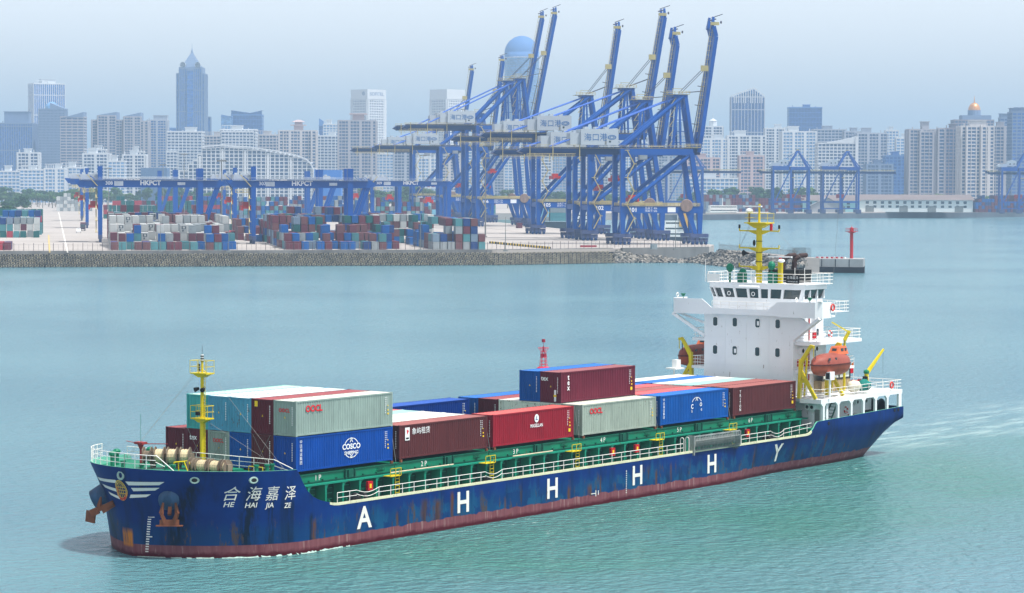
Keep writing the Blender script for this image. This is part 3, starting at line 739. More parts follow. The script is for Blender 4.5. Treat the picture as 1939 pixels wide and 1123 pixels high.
# davits
def davit(x, s):
    b = MB(); Y = lambda v: s*v
    b.bar((x,Y(7.6),6.9),(x,Y(7.8),11.0),.34,.42); b.bar((x,Y(7.8),10.7),(x,Y(8.95),12.45),.3,.45,.26,.3); b.bar((x,Y(8.85),12.45),(x,Y(9.35),12.35),.26,.3)
    b.bar((x,Y(7.7),9.9),(x,Y(9.6),6.95),.28,.34); b.bar((x,Y(7.6),8.7),(x,Y(8.6),8.7),.2,.25); b.bar((x+.5,Y(7.9),7.1),(x+.5,Y(8.2),11.2),.14,.18); b.bar((x,Y(7.8),11),(x+.5,Y(8.2),11),.14)
    b.tube((x,Y(9.3),12.3),(x,Y(9.3),11.3),.05)
    b.build('davit', YEL, SHIP)
for x in (78.3, 83.9): davit(x, -1)
for x in (81.0, 87.6): davit(x, 1)
b = MB(); b.bar((87.6,-7.6,7.1),(87.6,-7.6,12.6),.2); b.bar((87.6,-7.6,12.6),(87.8,-8.1,13.6),.5,.4,.3,.3); b.bar((87.7,-8.0,13.5),(85.4,-7.3,14.6),.12); b.build('provision_davit', YEL, SHIP)
b = MB()
b.tube((91.7,-8,7.05),(91.7,-8,8.9),.24,10); b.blob((91.7,-8,8.95),.34,.34,.3,8,5,m=1); b.bar((91.7,-8.1,8.9),(94.7,-8.4,11.3),.3,.36,.16,.18); b.tube((94.6,-8.4,11.2),(94.6,-8.4,8.6),.015,3,m=2); b.box(91.2,91.5,-8.3,-7.8,8.0,8.5,2)
b.build('stern_crane', [YEL, GRN, BLACK], SHIP)
# gear on the boat deck
b = MB(); rg = random.Random(4)
b.blob((86.9,-9.2,7.75),.95,.7,.65,12,8,.08,rg,0); b.blob((88.9,-9.3,7.75),1.0,.7,.65,12,8,.1,rg,1)
b.build('covered_gear', [paint('canvas_pale', S(206,200,182), .8, .15, 2), paint('canvas_teal', S(14,112,104), .8, .2, 2)], SHIP, True)
b = MB(); b.box(84.6,90.6,-6.6,-4.4,7.1,8.3,0); b.box(84.6,90.6,-6.65,-6.6,8.3,10.0,1); b.box(90.4,90.6,-6.65,-4.4,8.3,10.0,1); b.box(84.6,90.6,-6.8,-4.3,9.95,10.05,1)
for i in range(5): b.box(84.8+i*1.15,85.6+i*1.15,-6.7,-6.64,8.5,9.7,2)
b.box(89.0,95,-3,3,7.1,7.5,2)
for i in range(6): b.box(91.8+i*.5,92.1+i*.5,-6.2,-5.4,7.1,7.5+.2*(i%3),(0,2,3)[i%3])
b.build('deck_store', [paint('wood_tan', S(150,132,100), .8, .25, 2), paint('frame_dark', S(58,54,52), .7, .2), paint('panel_pale', S(190,196,190), .6, .15), REDM], SHIP)
b = MB(); b.box(79.35,80.25,-10.7,-10.1,8.9,9.75,0); b.box(79.33,79.35,-10.62,-10.18,9.0,9.65,1); b.tube((79.8,-10.4,7.08),(79.8,-10.4,8.9),.12,8,m=0); b.build('control_stand', [WHITEC, BLACK], SHIP)
b = MB(); b.tube((77.9,7.9,6.9),(77.9,7.9,9.4),.1); b.box(77.2,78.9,7.2,8.5,9.3,9.45); b.box(77.8,78.6,7.5,8.1,9.45,10.3); b.build('locker_platform', WHITE, SHIP)
# main mast
MX = 82.35; b = MB()
b.tube((MX,0,18.6),(MX,0,25.2),.36,14,.3); b.tube((MX,0,25.2),(MX,0,27.2),.12,8)
b.box(MX-.9,MX+.9,-1.35,1.35,25.1,25.22); b.extr([(-1.35,25.1),(1.35,25.1),(.4,24.6),(-.4,24.6)],MX-.4,MX+.4,'x')
for z in (24.3,22.45,20.45):
    for s in (-1,1):
        b.bar((MX,0,z),(MX,s*2.5,z),.14,.14); b.extr([(s*.3,z),(s*1.5,z),(s*.3,z-.42)],MX-.06,MX+.06,'x'); b.tube((MX,s*2.5,z),(MX,s*2.5,z+.35),.07)
b.box(MX-.2,MX+.2,-2.9,-2.5,18.7,21.0)
mm = b.build('main_mast', YEL, SHIP)
b = MB(); rail(b,[(MX+.85,-1.3,25.2),(MX-.85,-1.3,25.2),(MX-.85,1.3,25.2),(MX+.85,1.3,25.2)],1.0,1.3,(1,.5),.025); b.build('mast_railing', YEL, mm)
b = MB()
b.box(MX-.12,MX+.12,-.3,2.0,26.85,27.0,0); b.box(MX-.15,MX+.15,-4.1,-1.2,21.5,21.62,0); b.tube((MX,-2.7,21.0),(MX,-2.7,21.5),.18,m=2)
b.tube((MX,1.25,25.2),(MX,1.25,26.3),.1,8,m=3); b.blob((MX,1.25,26.45),.4,.4,.28,12,6,m=0); b.blob((MX-.3,-3.0,21.15),.4,.4,.2,10,5,m=0); b.lathe((MX-.4,.55,20.9),[(.34,-.5),(.1,0),(.05,.2)],12,'y',0)
for s in (-1,1): b.tube((MX,s*2.5,24.55),(MX,s*2.5,24.95),.12,8,m=1)
b.tube((MX,-1.5,24.35),(MX,-1.5,25.1),.16,8,m=2)
b.lathe((MX-.6,.85,21.9),[(.06,.0),(.12,.35),(.34,.75)],12,'y',1); b.blob((MX-.2,.5,23.0),.16,.16,.35,6,5,m=1)
for z in (20.0,21.0,22.0,23.2): b.ring((MX,0,z),.37,.03,'z',14,4,1)
b.build('mast_fittings', [WHITEC, BLACK, REDM, paint('brown_pole', S(120,100,60), .6, .2)], mm)
b = MB()
for p, q in (((MX,2.4,24.3),(MX,2.6,19)),((MX,1.2,25),(MX-1,3.4,19.5)),((MX,-1.3,25.1),(MX+2,-6,19.7)),((MX,1,25),(MX-.6,2,22.6)),((87.6,-6.1,18.7),(87.4,-6.9,27.5))): b.tube(p,q,.014,3)
b.build('mast_stays', GREY, mm)
b = MB()    # monkey-island gear
for x, y, h in ((81.6,3.2,1.6),(81.8,1.7,1.1),(82.0,-1.8,1.9)): b.tube((x,y,18.7),(x,y,18.7+h*.7),.22 if h < 1.5 else .12,8); b.blob((x,y,18.7+h),.42,.42,.5,10,6)
b.box(81.5,82.2,1.4,2.2,18.7,19.8); b.box(81.9,82.6,-2.4,-1.4,18.7,19.9)
for x, y in ((79.6,7.9),(79.6,-8.0)): b.tube((x,y,16.6),(x,y,17.05),.06); b.tube((x,y,17.1),(x,y,17.45),.08,10,.3)
b.build('green_covers', GRN, SHIP, False)
b = MB(); b.box(81.2,81.3,4.3,5.9,18.8,19.6); b.box(81.2,81.5,-.2,.2,18.75,19.4); b.tube((81.2,6.1,18.7),(81.2,6.1,21.1),.03,5)
for y in (-5.0,3.8,-3.8): b.tube((83.5,y,18.7),(83.5,y,20.4),.03,5)
b.box(79.2,79.5,-9.6,-9.0,17.0,17.1); b.ring((79.4,8.5,17.3),.2,.06,'y',10,5); b.ring((80.9,-5.6,17.1),.2,.06,'y',10,5)
b.build('small_gear', WHITE, SHIP)
b = MB(); b.box(80.9,80.98,-5.9,-4.3,18.8,19.65,0); 
np_ = b.build('name_board', BLACK, SHIP)
text('board_lettering', '合海嘉泽', WHITE, np_, (80.88,-5.1,19.3), (0,-1,0), (0,0,1), .36, .01); text('board_lettering', 'HE HAI JIA ZE', WHITE, np_, (80.88,-5.1,18.95), (0,-1,0), (0,0,1), .2, .01)
b = MB(); b.box(84.6,87.3,-3.6,.2,18.0,20.1,0)
for x, y in ((85.0,-1.4),(86.0,-2.2)):
    pts = [(x,y,20.0),(x,y,20.9),(x+.1,y-.1,21.3),(x+.55,y-.45,21.6),(x+1.05,y-.8,21.65)]
    for a, c in zip(pts, pts[1:]): b.tube(a, c, .27, 10, m=1)
    for p_ in pts[1:]: b.blob(p_, .28,.28,.28,8,5,m=1)
    b.path([(x+.5,y+.5,20.0),(x+.5,y+.5,20.5),(x+.9,y+.2,20.7)], .15, 8, m=1)
b.build('funnel', [BLACK, paint('exhaust_brown', S(62,46,46), .6, .25)], SHIP)
FX, FY, FZ = 94.0, -5.1, 10.1; b = MB(); b.tube((FX,FY,6.9),(FX,FY,FZ+.2),.035,6); b.build('flagstaff', WHITE, SHIP)
rows = []
for i in range(7):
    t = i/6; rows.append([(FX-.5*t+.05*math.sin(6*t), FY+.75*t+.06*math.sin(9*t), FZ-.2-1.35*t), (FX, FY, FZ-1.55*t) if i < 1 else (FX+.03, FY+.02, FZ-1.55*t)])
b = MB(); b.grid(rows); fl_ = b.build('flag', paint('flag_red', S(214,22,44), .7, .05), None, False)
b2 = MB(); b2.box(FX-.12,FX-.04,FY+.1,FY+.2,FZ-.6,FZ-.5); b2.build('flag_star', YMARK, fl_)
tag(fl_, 'red flag with yellow stars hanging at the stern of the blue ship', 'flag')
# life rings are loose things hung on the rails
RINGM = paint('ring_red', S(206,52,40), .6, .1)
for (p, ax, lab) in (((87.4,-7.98,5.1),'y','red life ring on the white wall under the boat deck'),((93.6,-10.08,7.5),'y','orange life ring on the rail by the stern crane'),
        ((84.6,-7.58,13.4),'y','orange and white life ring on the gallery rail halfway up the tower'),((81.45,-9.7,16.4),'y','orange life ring hung at the port bridge wing end')):
    b = MB()
    for k in range(8): b.ring(p, .32, .085, ax, 3, 6, k%2 if 'white' in lab else 0, k*math.pi/4, (k+1)*math.pi/4)
    tag(b.build('life_ring', [RINGM, WHITEC]), lab, 'life ring', 'life rings on the ship')
# lifeboats
def lifeboat(x0, y, s, lab):
    t = thing('lifeboat', lab, 'lifeboat', (x0+3.55,y,9.2), 0, 'enclosed lifeboats in the davits')
    L = 7.1
    def sec(u, lower):
        w = 1.25*(max(0,1-abs(2*u-1)**2.6))**.6; row = []
        if lower:
            d = 1.25*(1-.35*abs(2*u-1)**3) if u > .02 else .9
            for k in range(9): a = math.pi*k/8; row.append((-L/2+L*u, -w*math.cos(a)*1.0, 1.25-d*math.sin(a)**.8))
        else:
            h = 1.15*(max(0,1-abs(2*u-1)**3))**.5
            for k in range(9): a = math.pi*k/8; row.append((-L/2+L*u, -w*.97*math.cos(a), 1.27+h*math.sin(a)**.75))
        return row
    b = MB(); b.grid([sec(i/16, True) for i in range(17)]); b.build('hull', ORANGE, t, True)
    b = MB(); b.grid([sec(i/16, False) for i in range(17)]); b.build('canopy', BOATR, t, True)
    b = MB()
    for i in range(16):
        a, c = sec(i/16,True), sec((i+1)/16,True)
        for k in (0,8): b.bar(Vector(a[k])+Vector((0,0,.02)), Vector(c[k])+Vector((0,0,.02)), .1, .12)
    b.build('fender', paint('fender_brown', S(84,40,36), .7, .2), t)
    b = MB(); b.add([(.4,-.6,2.2),(2.7,-.6,2.2),(2.7,.6,2.2),(.4,.6,2.2),(.9,-.45,3.05),(2.4,-.45,3.05),(2.4,.45,3.05),(.9,.45,3.05)], [(0,1,5,4),(1,2,6,5),(2,3,7,6),(3,0,4,7),(4,5,6,7)], 0)
    b.box(1.2,1.7,-.57,-.5,2.55,2.85,1); b.box(2.0,2.3,-.57,-.5,2.55,2.85,1); b.box(.62,.75,-.3,.2,2.55,2.85,1)
    for x in (-2.2,-.9): b.box(x,x+.3,-1.12,-1.02,1.75,2.0,1)
    b.tube((-3.2,0,1.9),(-3.2,0,2.9),.06,6,m=1); b.tube((3.2,0,1.9),(3.2,0,2.6),.06,6,m=1)
    b.build('cabin', [paint('cabin_orange', S(206,106,66), .5, .1), GLASS], t)
lifeboat(78.0, -9.45, -1, 'orange enclosed lifeboat hanging in yellow davits on the near side of the bridge tower')
lifeboat(81.4, 9.4, 1, 'orange enclosed lifeboat half hidden on the far side of the bridge tower')

# ------------------------------------------------------------------ containers aboard
def corr(n, L, d, pitch):      # outline of a corrugated wall along t, out of plane offset
    pts = []; t = 0
    while t < L-1e-6:
        for a, o in ((0,0),(.32,0),(.5,d),(.82,d)):
            if t+a*pitch < L: pts.append((t+a*pitch, o))
        t += pitch
    pts.append((L, 0)); return pts
def container_meshes(L, W, H):
    out = {}
    b = MB(); p = .1
    side = corr(0, L-.3, .045, .285)
    for s in (-1,1): b.grid([[(-L/2+.15+t, s*(W/2-.02-o), .17),(-L/2+.15+t, s*(W/2-.02-o), H-.12)] for t, o in side])
    end = corr(0, W-.3, .045, .27)
    b.grid([[(-L/2+.03+o, -W/2+.15+t, .17),(-L/2+.03+o, -W/2+.15+t, H-.12)] for t, o in end])
    out['side_walls'] = b.mesh('side_walls')
    b = MB()
    roof = corr(0, L-.5, .02, .5)
    b.grid([[(-L/2+.25+t, -W/2+.05, H-.03-o),(-L/2+.25+t, W/2-.05, H-.03-o)] for t, o in roof]); b.box(-L/2+.02,-L/2+.26,-W/2+.03,W/2-.03,H-.08,H-.025); b.box(L/2-.26,L/2-.02,-W/2+.03,W/2-.03,H-.08,H-.025)
    out['roof'] = b.mesh('roof')
    b = MB()
    for x in (-1,1):
        for y in (-1,1):
            b.box(x*L/2-(.17 if x > 0 else 0), x*L/2+(.17 if x < 0 else 0), y*W/2-(.15 if y > 0 else 0), y*W/2+(.15 if y < 0 else 0), .1, H-.11)
            b.box(x*(L/2+.004)-(.2 if x > 0 else 0), x*(L/2+.004)+(.2 if x < 0 else 0), y*(W/2+.004)-(.18 if y > 0 else 0), y*(W/2+.004)+(.18 if y < 0 else 0), 0, .12)
            b.box(x*(L/2+.004)-(.2 if x > 0 else 0), x*(L/2+.004)+(.2 if x < 0 else 0), y*(W/2+.004)-(.18 if y > 0 else 0), y*(W/2+.004)+(.18 if y < 0 else 0), H-.12, H)
    for y in (-1,1):
        b.box(-L/2+.17, L/2-.17, y*W/2-(.06 if y > 0 else 0), y*W/2+(.06 if y < 0 else 0), .05, .19); b.box(-L/2+.17, L/2-.17, y*W/2-(.06 if y > 0 else 0), y*W/2+(.06 if y < 0 else 0), H-.14, H-.02)
    for x in (-1,1):
        b.box(x*L/2-(.07 if x > 0 else 0), x*L/2+(.07 if x < 0 else 0), -W/2+.15, W/2-.15, .02, .18); b.box(x*L/2-(.07 if x > 0 else 0), x*L/2+(.07 if x < 0 else 0), -W/2+.15, W/2-.15, H-.15, H-.03)
    b.box(-L/2+.2,L/2-.2,-W/2+.1,W/2-.1,.14,.17)
    out['frame'] = b.mesh('frame')
    b = MB(); b.box(L/2-.07,L/2-.02,-W/2+.15,-.01,.18,H-.15); b.box(L/2-.07,L/2-.02,.01,W/2-.15,.18,H-.15)
    for y in (-.95,-.35,.35,.95): b.tube((L/2,y,.15),(L/2,y,H-.12),.03,5)
    out['doors'] = b.mesh('doors')
    return out
CM = container_meshes(CL, 2.438, CH)
def cpaint(key, col, rust=.1):
    m, t, bs = newmat('container_'+key); N = NT(t)
    X, Y, Z = N.xyz(N.co())
    oi = N.n('ObjectInfo'); off = N.n('VectorMath', operation='SCALE'); 
    cxyz = N.n('CombineXYZ'); N.l(oi.outputs['Random'], cxyz.inputs[0]); N.l(oi.outputs['Random'], cxyz.inputs[1]); N.l(cxyz.outputs[0], off.inputs[0]); off.inputs[3].default_value = 37
    def shifted(sc_):
        a = N.n('VectorMath', operation='ADD'); N.l(N.co('Object', sc_), a.inputs[0]); N.l(off.outputs[0], a.inputs[1]); return a.outputs[0]
    big = N.noise(shifted((.5,.5,.3)), 1.2, 4); st = N.noise(shifted((2.4,2.4,.25)), 1.5, 4); sp = N.noise(shifted((1.5,1.5,1.0)), 1.6, 8, .75)
    c = N.mix(N.ramp(big, .3, .7), mul(col, .88), mul(col, 1.1))
    c = N.mix(N.ramp(st, .5, .7, 0, .45), c, mul(col, .55))
    if rust: c = N.mix(N.ramp(sp, .72-rust*.3, .76-rust*.25, 0, .9), c, S(92,56,38))
    N.l(c, bs.inputs['Base Color']); bs.inputs['Roughness'].default_value = .5; bs.inputs['Specular IOR Level'].default_value = .15
    return m
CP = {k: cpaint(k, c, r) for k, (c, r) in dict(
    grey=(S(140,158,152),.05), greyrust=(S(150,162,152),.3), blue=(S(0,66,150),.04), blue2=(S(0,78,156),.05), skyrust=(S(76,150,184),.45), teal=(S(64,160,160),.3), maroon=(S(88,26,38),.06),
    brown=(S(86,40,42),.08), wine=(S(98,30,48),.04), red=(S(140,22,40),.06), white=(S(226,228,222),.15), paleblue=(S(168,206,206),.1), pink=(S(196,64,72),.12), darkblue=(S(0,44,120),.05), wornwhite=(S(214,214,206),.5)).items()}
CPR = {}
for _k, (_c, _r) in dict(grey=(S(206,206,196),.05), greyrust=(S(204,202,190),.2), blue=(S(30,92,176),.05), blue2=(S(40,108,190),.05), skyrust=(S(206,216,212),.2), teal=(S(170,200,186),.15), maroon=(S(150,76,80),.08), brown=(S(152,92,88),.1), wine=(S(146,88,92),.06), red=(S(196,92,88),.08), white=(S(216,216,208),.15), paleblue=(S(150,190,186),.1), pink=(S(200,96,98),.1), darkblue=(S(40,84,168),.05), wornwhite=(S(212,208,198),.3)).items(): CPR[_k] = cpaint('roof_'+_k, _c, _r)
CNAME = dict(grey='pale grey', greyrust='rust-stained pale grey', blue='blue', blue2='bright blue', skyrust='rusty sky-blue', teal='teal', maroon='maroon', brown='brown', wine='dark wine-red', red='crimson', white='white', paleblue='pale green-blue', pink='faded red', darkblue='deep blue', wornwhite='worn white')
ORD = ['first','second','third','fourth','fifth','sixth']
def cont(bay, row, tier, key, lab=None, rear=None):
    x0 = BAY[bay]; y = CY0+CW*(row+.5); z = Z0+tier*(CH+.015)
    cn = CNAME[key]; where = 'row nearest the viewer' if row == 0 else '%s row in from the near side' % ORD[row]
    lab = lab or '%s container, %s bay from bow, %s row in, %s' % (cn, ORD[bay], ORD[row], ('lower layer','upper layer')[tier])
    t = thing('shipping_container', lab, 'container', (x0+CL/2, y, z), 0, 'containers stacked on the ship')
    for k, me in CM.items():
        if k == 'doors' and bay < 5 and row > 0: continue
        if len(me.materials) == 0: me.materials.append(CP[key])
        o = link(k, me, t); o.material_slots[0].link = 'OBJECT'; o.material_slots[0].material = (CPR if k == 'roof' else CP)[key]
    # row of small markings at the right end of the near side, code column on the front
    b = MB(); W2 = 2.438/2; n = 0
    if row == 0 or (tier == 1 and bay == 3) or (bay == 2 and row == 5):
        for i in range(9): b.box(5.1,5.16,-W2-.012,-W2+.01,2.45-i*.16,2.53-i*.16,0); b.box(5.3,5.36,-W2-.012,-W2+.01,2.45-i*.16 if i < 5 else 1.5,2.53-i*.16 if i < 5 else 1.53,0)
        b.box(5.42,5.56,-W2-.012,-W2+.01,1.35,1.47,1); b.box(5.42,5.52,-W2-.012,-W2+.01,1.75,1.83,1); b.box(5.42,5.6,-W2-.012,-W2+.01,1.05,1.18,1)
        if key in ('red','wine','brown') and bay != 1: b.box(5.3,5.6,-W2-.012,-W2+.01,.55,.85,1)
    for i in range(11): b.box(-CL/2-.012,-CL/2+.05,-.82,-.77,2.3-i*.14,2.38-i*.14,0)
    b.add([(-CL/2-.014,.06,1.45),(-CL/2-.014,-.1,1.45),(-CL/2-.014,-.02,1.62)], [(0,1,2)], 1)
    b.build('code_markings', [WHITEC, YMARK], t)
    return t
def side_text(t, body, mat, x, z, size, bold=.01, dirv=(1,0,0), nm='logo_lettering', **k):
    return text(nm, body, mat, t, (x,-2.438/2-.02,z), dirv, (0,0,1), size, bold, **k)
def front_text(t, body, mat, y, z, size, bold=.01, **k):
    return text('logo_lettering', body, mat, t, (-CL/2-.02,y,z), (0,-1,0), (0,0,1), size, bold, **k)
OR = paint('logo_red', S(206,24,40), .5, .05)
T = {}
for row, lo, hi in ((0,'blue','grey'),(1,'brown','maroon'),(2,'blue2','skyrust'),(3,'grey','skyrust'),(4,'maroon','teal'),(5,'maroon',None)):
    T[0,row,0] = cont(0,row,0,lo)
    if hi: T[0,row,1] = cont(0,row,1,hi)
for row, k in enumerate(('brown','white','white','paleblue','pink','pink')): T[1,row,0] = cont(1,row,0,k)
T[2,0,0] = cont(2,0,0,'red'); T[2,5,0] = cont(2,5,0,'darkblue')
for row, k in enumerate(('greyrust','wornwhite','wornwhite','wornwhite','maroon','blue2')): T[3,row,0] = cont(3,row,0,k)
T[3,1,1] = cont(3,1,1,'wine'); T[3,2,1] = cont(3,2,1,'blue2')
for row, k in enumerate(('blue2','pink','brown','pink','blue2','white')): T[4,row,0] = cont(4,row,0,k)
for row, k in enumerate(('brown','brown','paleblue','white','blue2','white')): T[5,row,0] = cont(5,row,0,k)
def oocl(t, front=True, near=True):
    if near: side_text(t, 'OOCL', OR, -3.9, 1.95, .72, .035)
    if front: front_text(t, 'OOCL', OR, .05, 1.95, .42, .03)
oocl(T[0,0,1]); oocl(T[0,3,0], True, False); oocl(T[3,0,0], False, True)
LW = paint('logo_white', S(232,234,236), .5, .03)
def globe(t, x, z, full=True, R=.85):
    b = MB()
    def a_(cx, cz, rx, rz, a0, a1, w=.07, n=16):
        rows = []
        for i in range(n+1):
            a = rad(a0+(a1-a0)*i/n); rows.append([(cx+(rx-w)*math.cos(a),-1.239,cz+(rz-w)*math.sin(a)),(cx+rx*math.cos(a),-1.239,cz+rz*math.sin(a))])
        b.grid(rows)
    for a0, a1 in (((28,152),(208,332)) if full else ((28,152),)):
        a_(x,z,.95,R,a0,a1); 
    for sx in (-1,1):
        a_(x-sx*.38,z,.72,R,(35 if sx > 0 else 100),(80 if sx > 0 else 145))
        if full: a_(x-sx*.38,z,.72,R,(280 if sx > 0 else 215),(325 if sx > 0 else 260))
    b.build('globe_emblem', LW, t)
globe(T[0,0,0], .75, 1.5); side_text(T[0,0,0], 'COSCO', LW, .75, 1.42, .62, .03, sx=1.05); side_text(T[0,0,0], 'SHIPPING', LW, .75, .98, .38, .02, sx=1.1)
globe(T[4,0,0], .3, 1.55, False); side_text(T[4,0,0], 'C', LW, -.5, 1.3, .6, .03); side_text(T[4,0,0], 'O', LW, 1.05, 1.45, .5, .03); side_text(T[4,0,0], 'S', LW, -.55, .92, .36, .02); side_text(T[4,0,0], 'G', LW, 1.15, 1.0, .3, .02)
for t_, xx in ((T[0,0,0],-5.5),(T[4,0,0],-5.5)):
    for i, ch in enumerate('中远海运集团'): side_text(t_, ch, LW, xx, 2.35-i*.34, .32, .005)
side_text(T[1,0,0], '象屿租赁', LW, -3.2, 2.05, .62, .015)
b = MB(); b.box(-5.35,-4.75,-1.24,-1.225,1.55,2.65,0); b.add([(-5.15,-1.245,2.5),(-4.85,-1.245,2.35),(-5.1,-1.245,2.0)], [(0,1,2)], 1); b.box(-5.25,-4.85,-1.245,-1.24,1.65,1.8,2); b.build('logo_plate', [LW, OR, BLACK], T[1,0,0])
side_text(T[2,0,0], 'MAGELLAN', LW, 0.35, 1.35, .44, .012, sx=.85)
b = MB(); n = 20; b.add([(.35+.33*math.cos(2*math.pi*i/n),-1.24,2.15+.38*math.sin(2*math.pi*i/n)) for i in range(n)], [tuple(range(n))], 0); b.add([(.35,-1.245,2.42),(.55,-1.245,1.98),(.15,-1.245,1.98)], [(0,1,2)], 1); b.add([(.42,-1.247,2.3),(.5,-1.247,2.05),(.3,-1.247,2.05)], [(0,1,2)], 2); b.build('logo_badge', [LW, paint('badge_blue', S(40,80,130), .5, .05), LW], T[2,0,0])
front_text(T[0,4,0], 'tex', LW, .45, 2.0, .62, .02); front_text(T[3,1,1], 'tex', LW, .7, 2.05, .62, .02)
for i, ch in enumerate('tex'): side_text(T[3,1,1], ch, LW, -4.95, 2.15-i*.5, .72, .02)
for i, ch in enumerate('TRITON'): side_text(T[5,0,0], ch, LW, -4.75, 2.25-i*.36, .42, .01, (1,0,0))
b = MB(); b.box(-CL/2-.015,-CL/2+.05,.55,.85,2.25,2.7); b.build('warning_sticker', YMARK, T[0,1,1])
b = MB(); b.box(-CL/2-.015,-CL/2+.05,-.65,-.35,.55,.75,1); b.box(-CL/2-.012,-CL/2+.05,-.62,-.42,.12,1.2,0); b.build('torn_sticker', [LW, YMARK], T[3,1,1])
b = MB()      # lashing rods
for bay, rows_ in ((0,range(6)),(3,(1,2,3,4))):
    for r in rows_:
        ya = CY0+CW*r+.25; yb = CY0+CW*(r+1)-.25; x = BAY[bay]-.1
        if r in (0,2,5) or bay == 3: continue
        b.tube((x,ya,Z0-.1),(x-.02,yb,Z0+CH),.02,4); b.tube((x,yb,Z0-.1),(x-.02,ya,Z0+CH),.02,4)
for k in (1,2,3,4,5):
    x = BAY[k]-.35; b.tube((x,CY0+.1,Z0-.2),(x+.25,CY0+.9,Z0+CH-.1),.025,4)
b.build('lashing_rods', GREY, SHIP)
# ------------------------------------------------------------------ sea
def sea_material():
    m, t, b = newmat('sea_water'); N = NT(t)
    co = N.co(); X, Y, Z = N.xyz(co)
    n1 = N.noise(N.co('Object', (1,1,1)), .9, 5, .6)
    n2 = N.noise(N.co('Object', (1,1,1)), .16, 4, .6)
    n3 = N.noise(N.co('Object', (.012,.012,1)), 1, 4, .55)
    n4 = N.noise(N.co('Object', (1,1,1)), .035, 3, .5)
    c = N.mix(N.ramp(n3, .35, .65), S(78,122,136), S(86,130,142))
    # churned, greener water alongside and astern; hull reflection is painted into it too
    dy = N.math('ABSOLUTE', N.math('ADD', Y, 26)); near = N.math('MULTIPLY', N.ramp(dy, 34, 8), N.math('MULTIPLY', N.ramp(X, -40, 0), N.ramp(X, 190, 90)))
    c = N.mix(N.math('MULTIPLY', near, N.ramp(n4, .3, .6, .25, .65)), c, S(30,112,90))
    N.l(c, b.inputs['Base Color'])
    # foam: wake astern, thin line along the bow, flecks alongside
    wx = N.ramp(X, 86, 99); w = N.math('MULTIPLY', wx, N.ramp(X, 260, 110)); hw = N.math('ADD', 9, N.math('MULTIPLY', N.math('SUBTRACT', X, 90), .06))
    wy = N.ramp(N.math('DIVIDE', N.math('ABSOLUTE', Y), hw), 1.15, .6)
    fo = N.noise(N.co('Object', (.07,.34,1)), 1.3, 7, .65)
    k1 = N.math('MULTIPLY', N.math('MULTIPLY', w, wy), N.ramp(fo, .46, .76, 0, .3))
    al = N.math('MULTIPLY', N.ramp(N.math('ABSOLUTE', N.math('ADD', Y, 14)), 9, 2), N.math('MULTIPLY', N.ramp(X, -6, 6), N.ramp(X, 110, 80)))
    fl2 = N.noise(N.co('Object', (.35,1.1,1)), 1.6, 6, .7)
    k2 = N.math('MULTIPLY', al, N.ramp(fl2, .6, .74, 0, .45))
    k = N.math('ADD', k1, k2)
    foam = N.n('BsdfDiffuse'); foam.inputs[0].default_value = S(214,232,226)
    ms = N.n('MixShader'); N.l(N.math('MINIMUM', k, .9), ms.inputs[0]); N.l(b.outputs[0], ms.inputs[1]); N.l(foam.outputs[0], ms.inputs[2])
    out = [x for x in t.nodes if x.type == 'OUTPUT_MATERIAL'][0]; N.l(ms.outputs[0], out.inputs[0])
    N.l(N.ramp(n3, .35, .65, .15, .19), b.inputs['Roughness']); b.inputs['IOR'].default_value = 1.333; b.inputs['Specular IOR Level'].default_value = .7
    wv = N.noise(N.co('Object', (1,1,1)), .45, 3, .6)
    n5 = N.noise(N.co('Object', (1,1,1)), 2.6, 3, .6)
    h = N.math('ADD', N.math('MULTIPLY', n2, 1.5), N.math('ADD', N.math('MULTIPLY', wv, 1.1), N.math('ADD', N.math('MULTIPLY', n1, 1.7), N.math('MULTIPLY', n5, .5))))
    h = N.math('MULTIPLY', h, N.ramp(N.noise(N.co('Object', (.006,.011,1)), 1, 4, .6), .35, .65, .94, 1.04))
    N.bump(h, 1.0, SEAB, b)
    return m
SEAB = .38
b = MB(); R_ = 40000
b.quad((-R_,-R_,-.15),(R_,-R_,-.15),(R_,R_,-.15),(-R_,R_,-.15))
tag(b.build('sea', sea_material()), 'green-blue harbour water with small ripples', None, None, 'structure')
b = MB(); rg = random.Random(9)      # the broken bow wave along the waterline
rows = []
for i in range(70):
    u = i/69; x = -11.85+u*15; y = -half(x, .05)
    if rg.random() < .35: rows.append(None)
    w = (.06+.16*rg.random())*(1 if x < 0 else .3); hgt = .03+.12*rg.random()*(1 if -9 < x < 4 else .4)
    rows.append([(x, y-.02, hgt-.15), (x, y-w*.5, hgt*.5-.15), (x-.1, y-w-.1, -.14)])
run_ = []
for r in rows+[None]:
    if r is None:
        if len(run_) > 1: b.grid(run_)
        run_ = []
    else: run_.append(r)
FO = paint('foam', S(150,176,170), .9, .35, 4)
tag(b.build('bow_wave', FO), None, None, None, 'stuff')
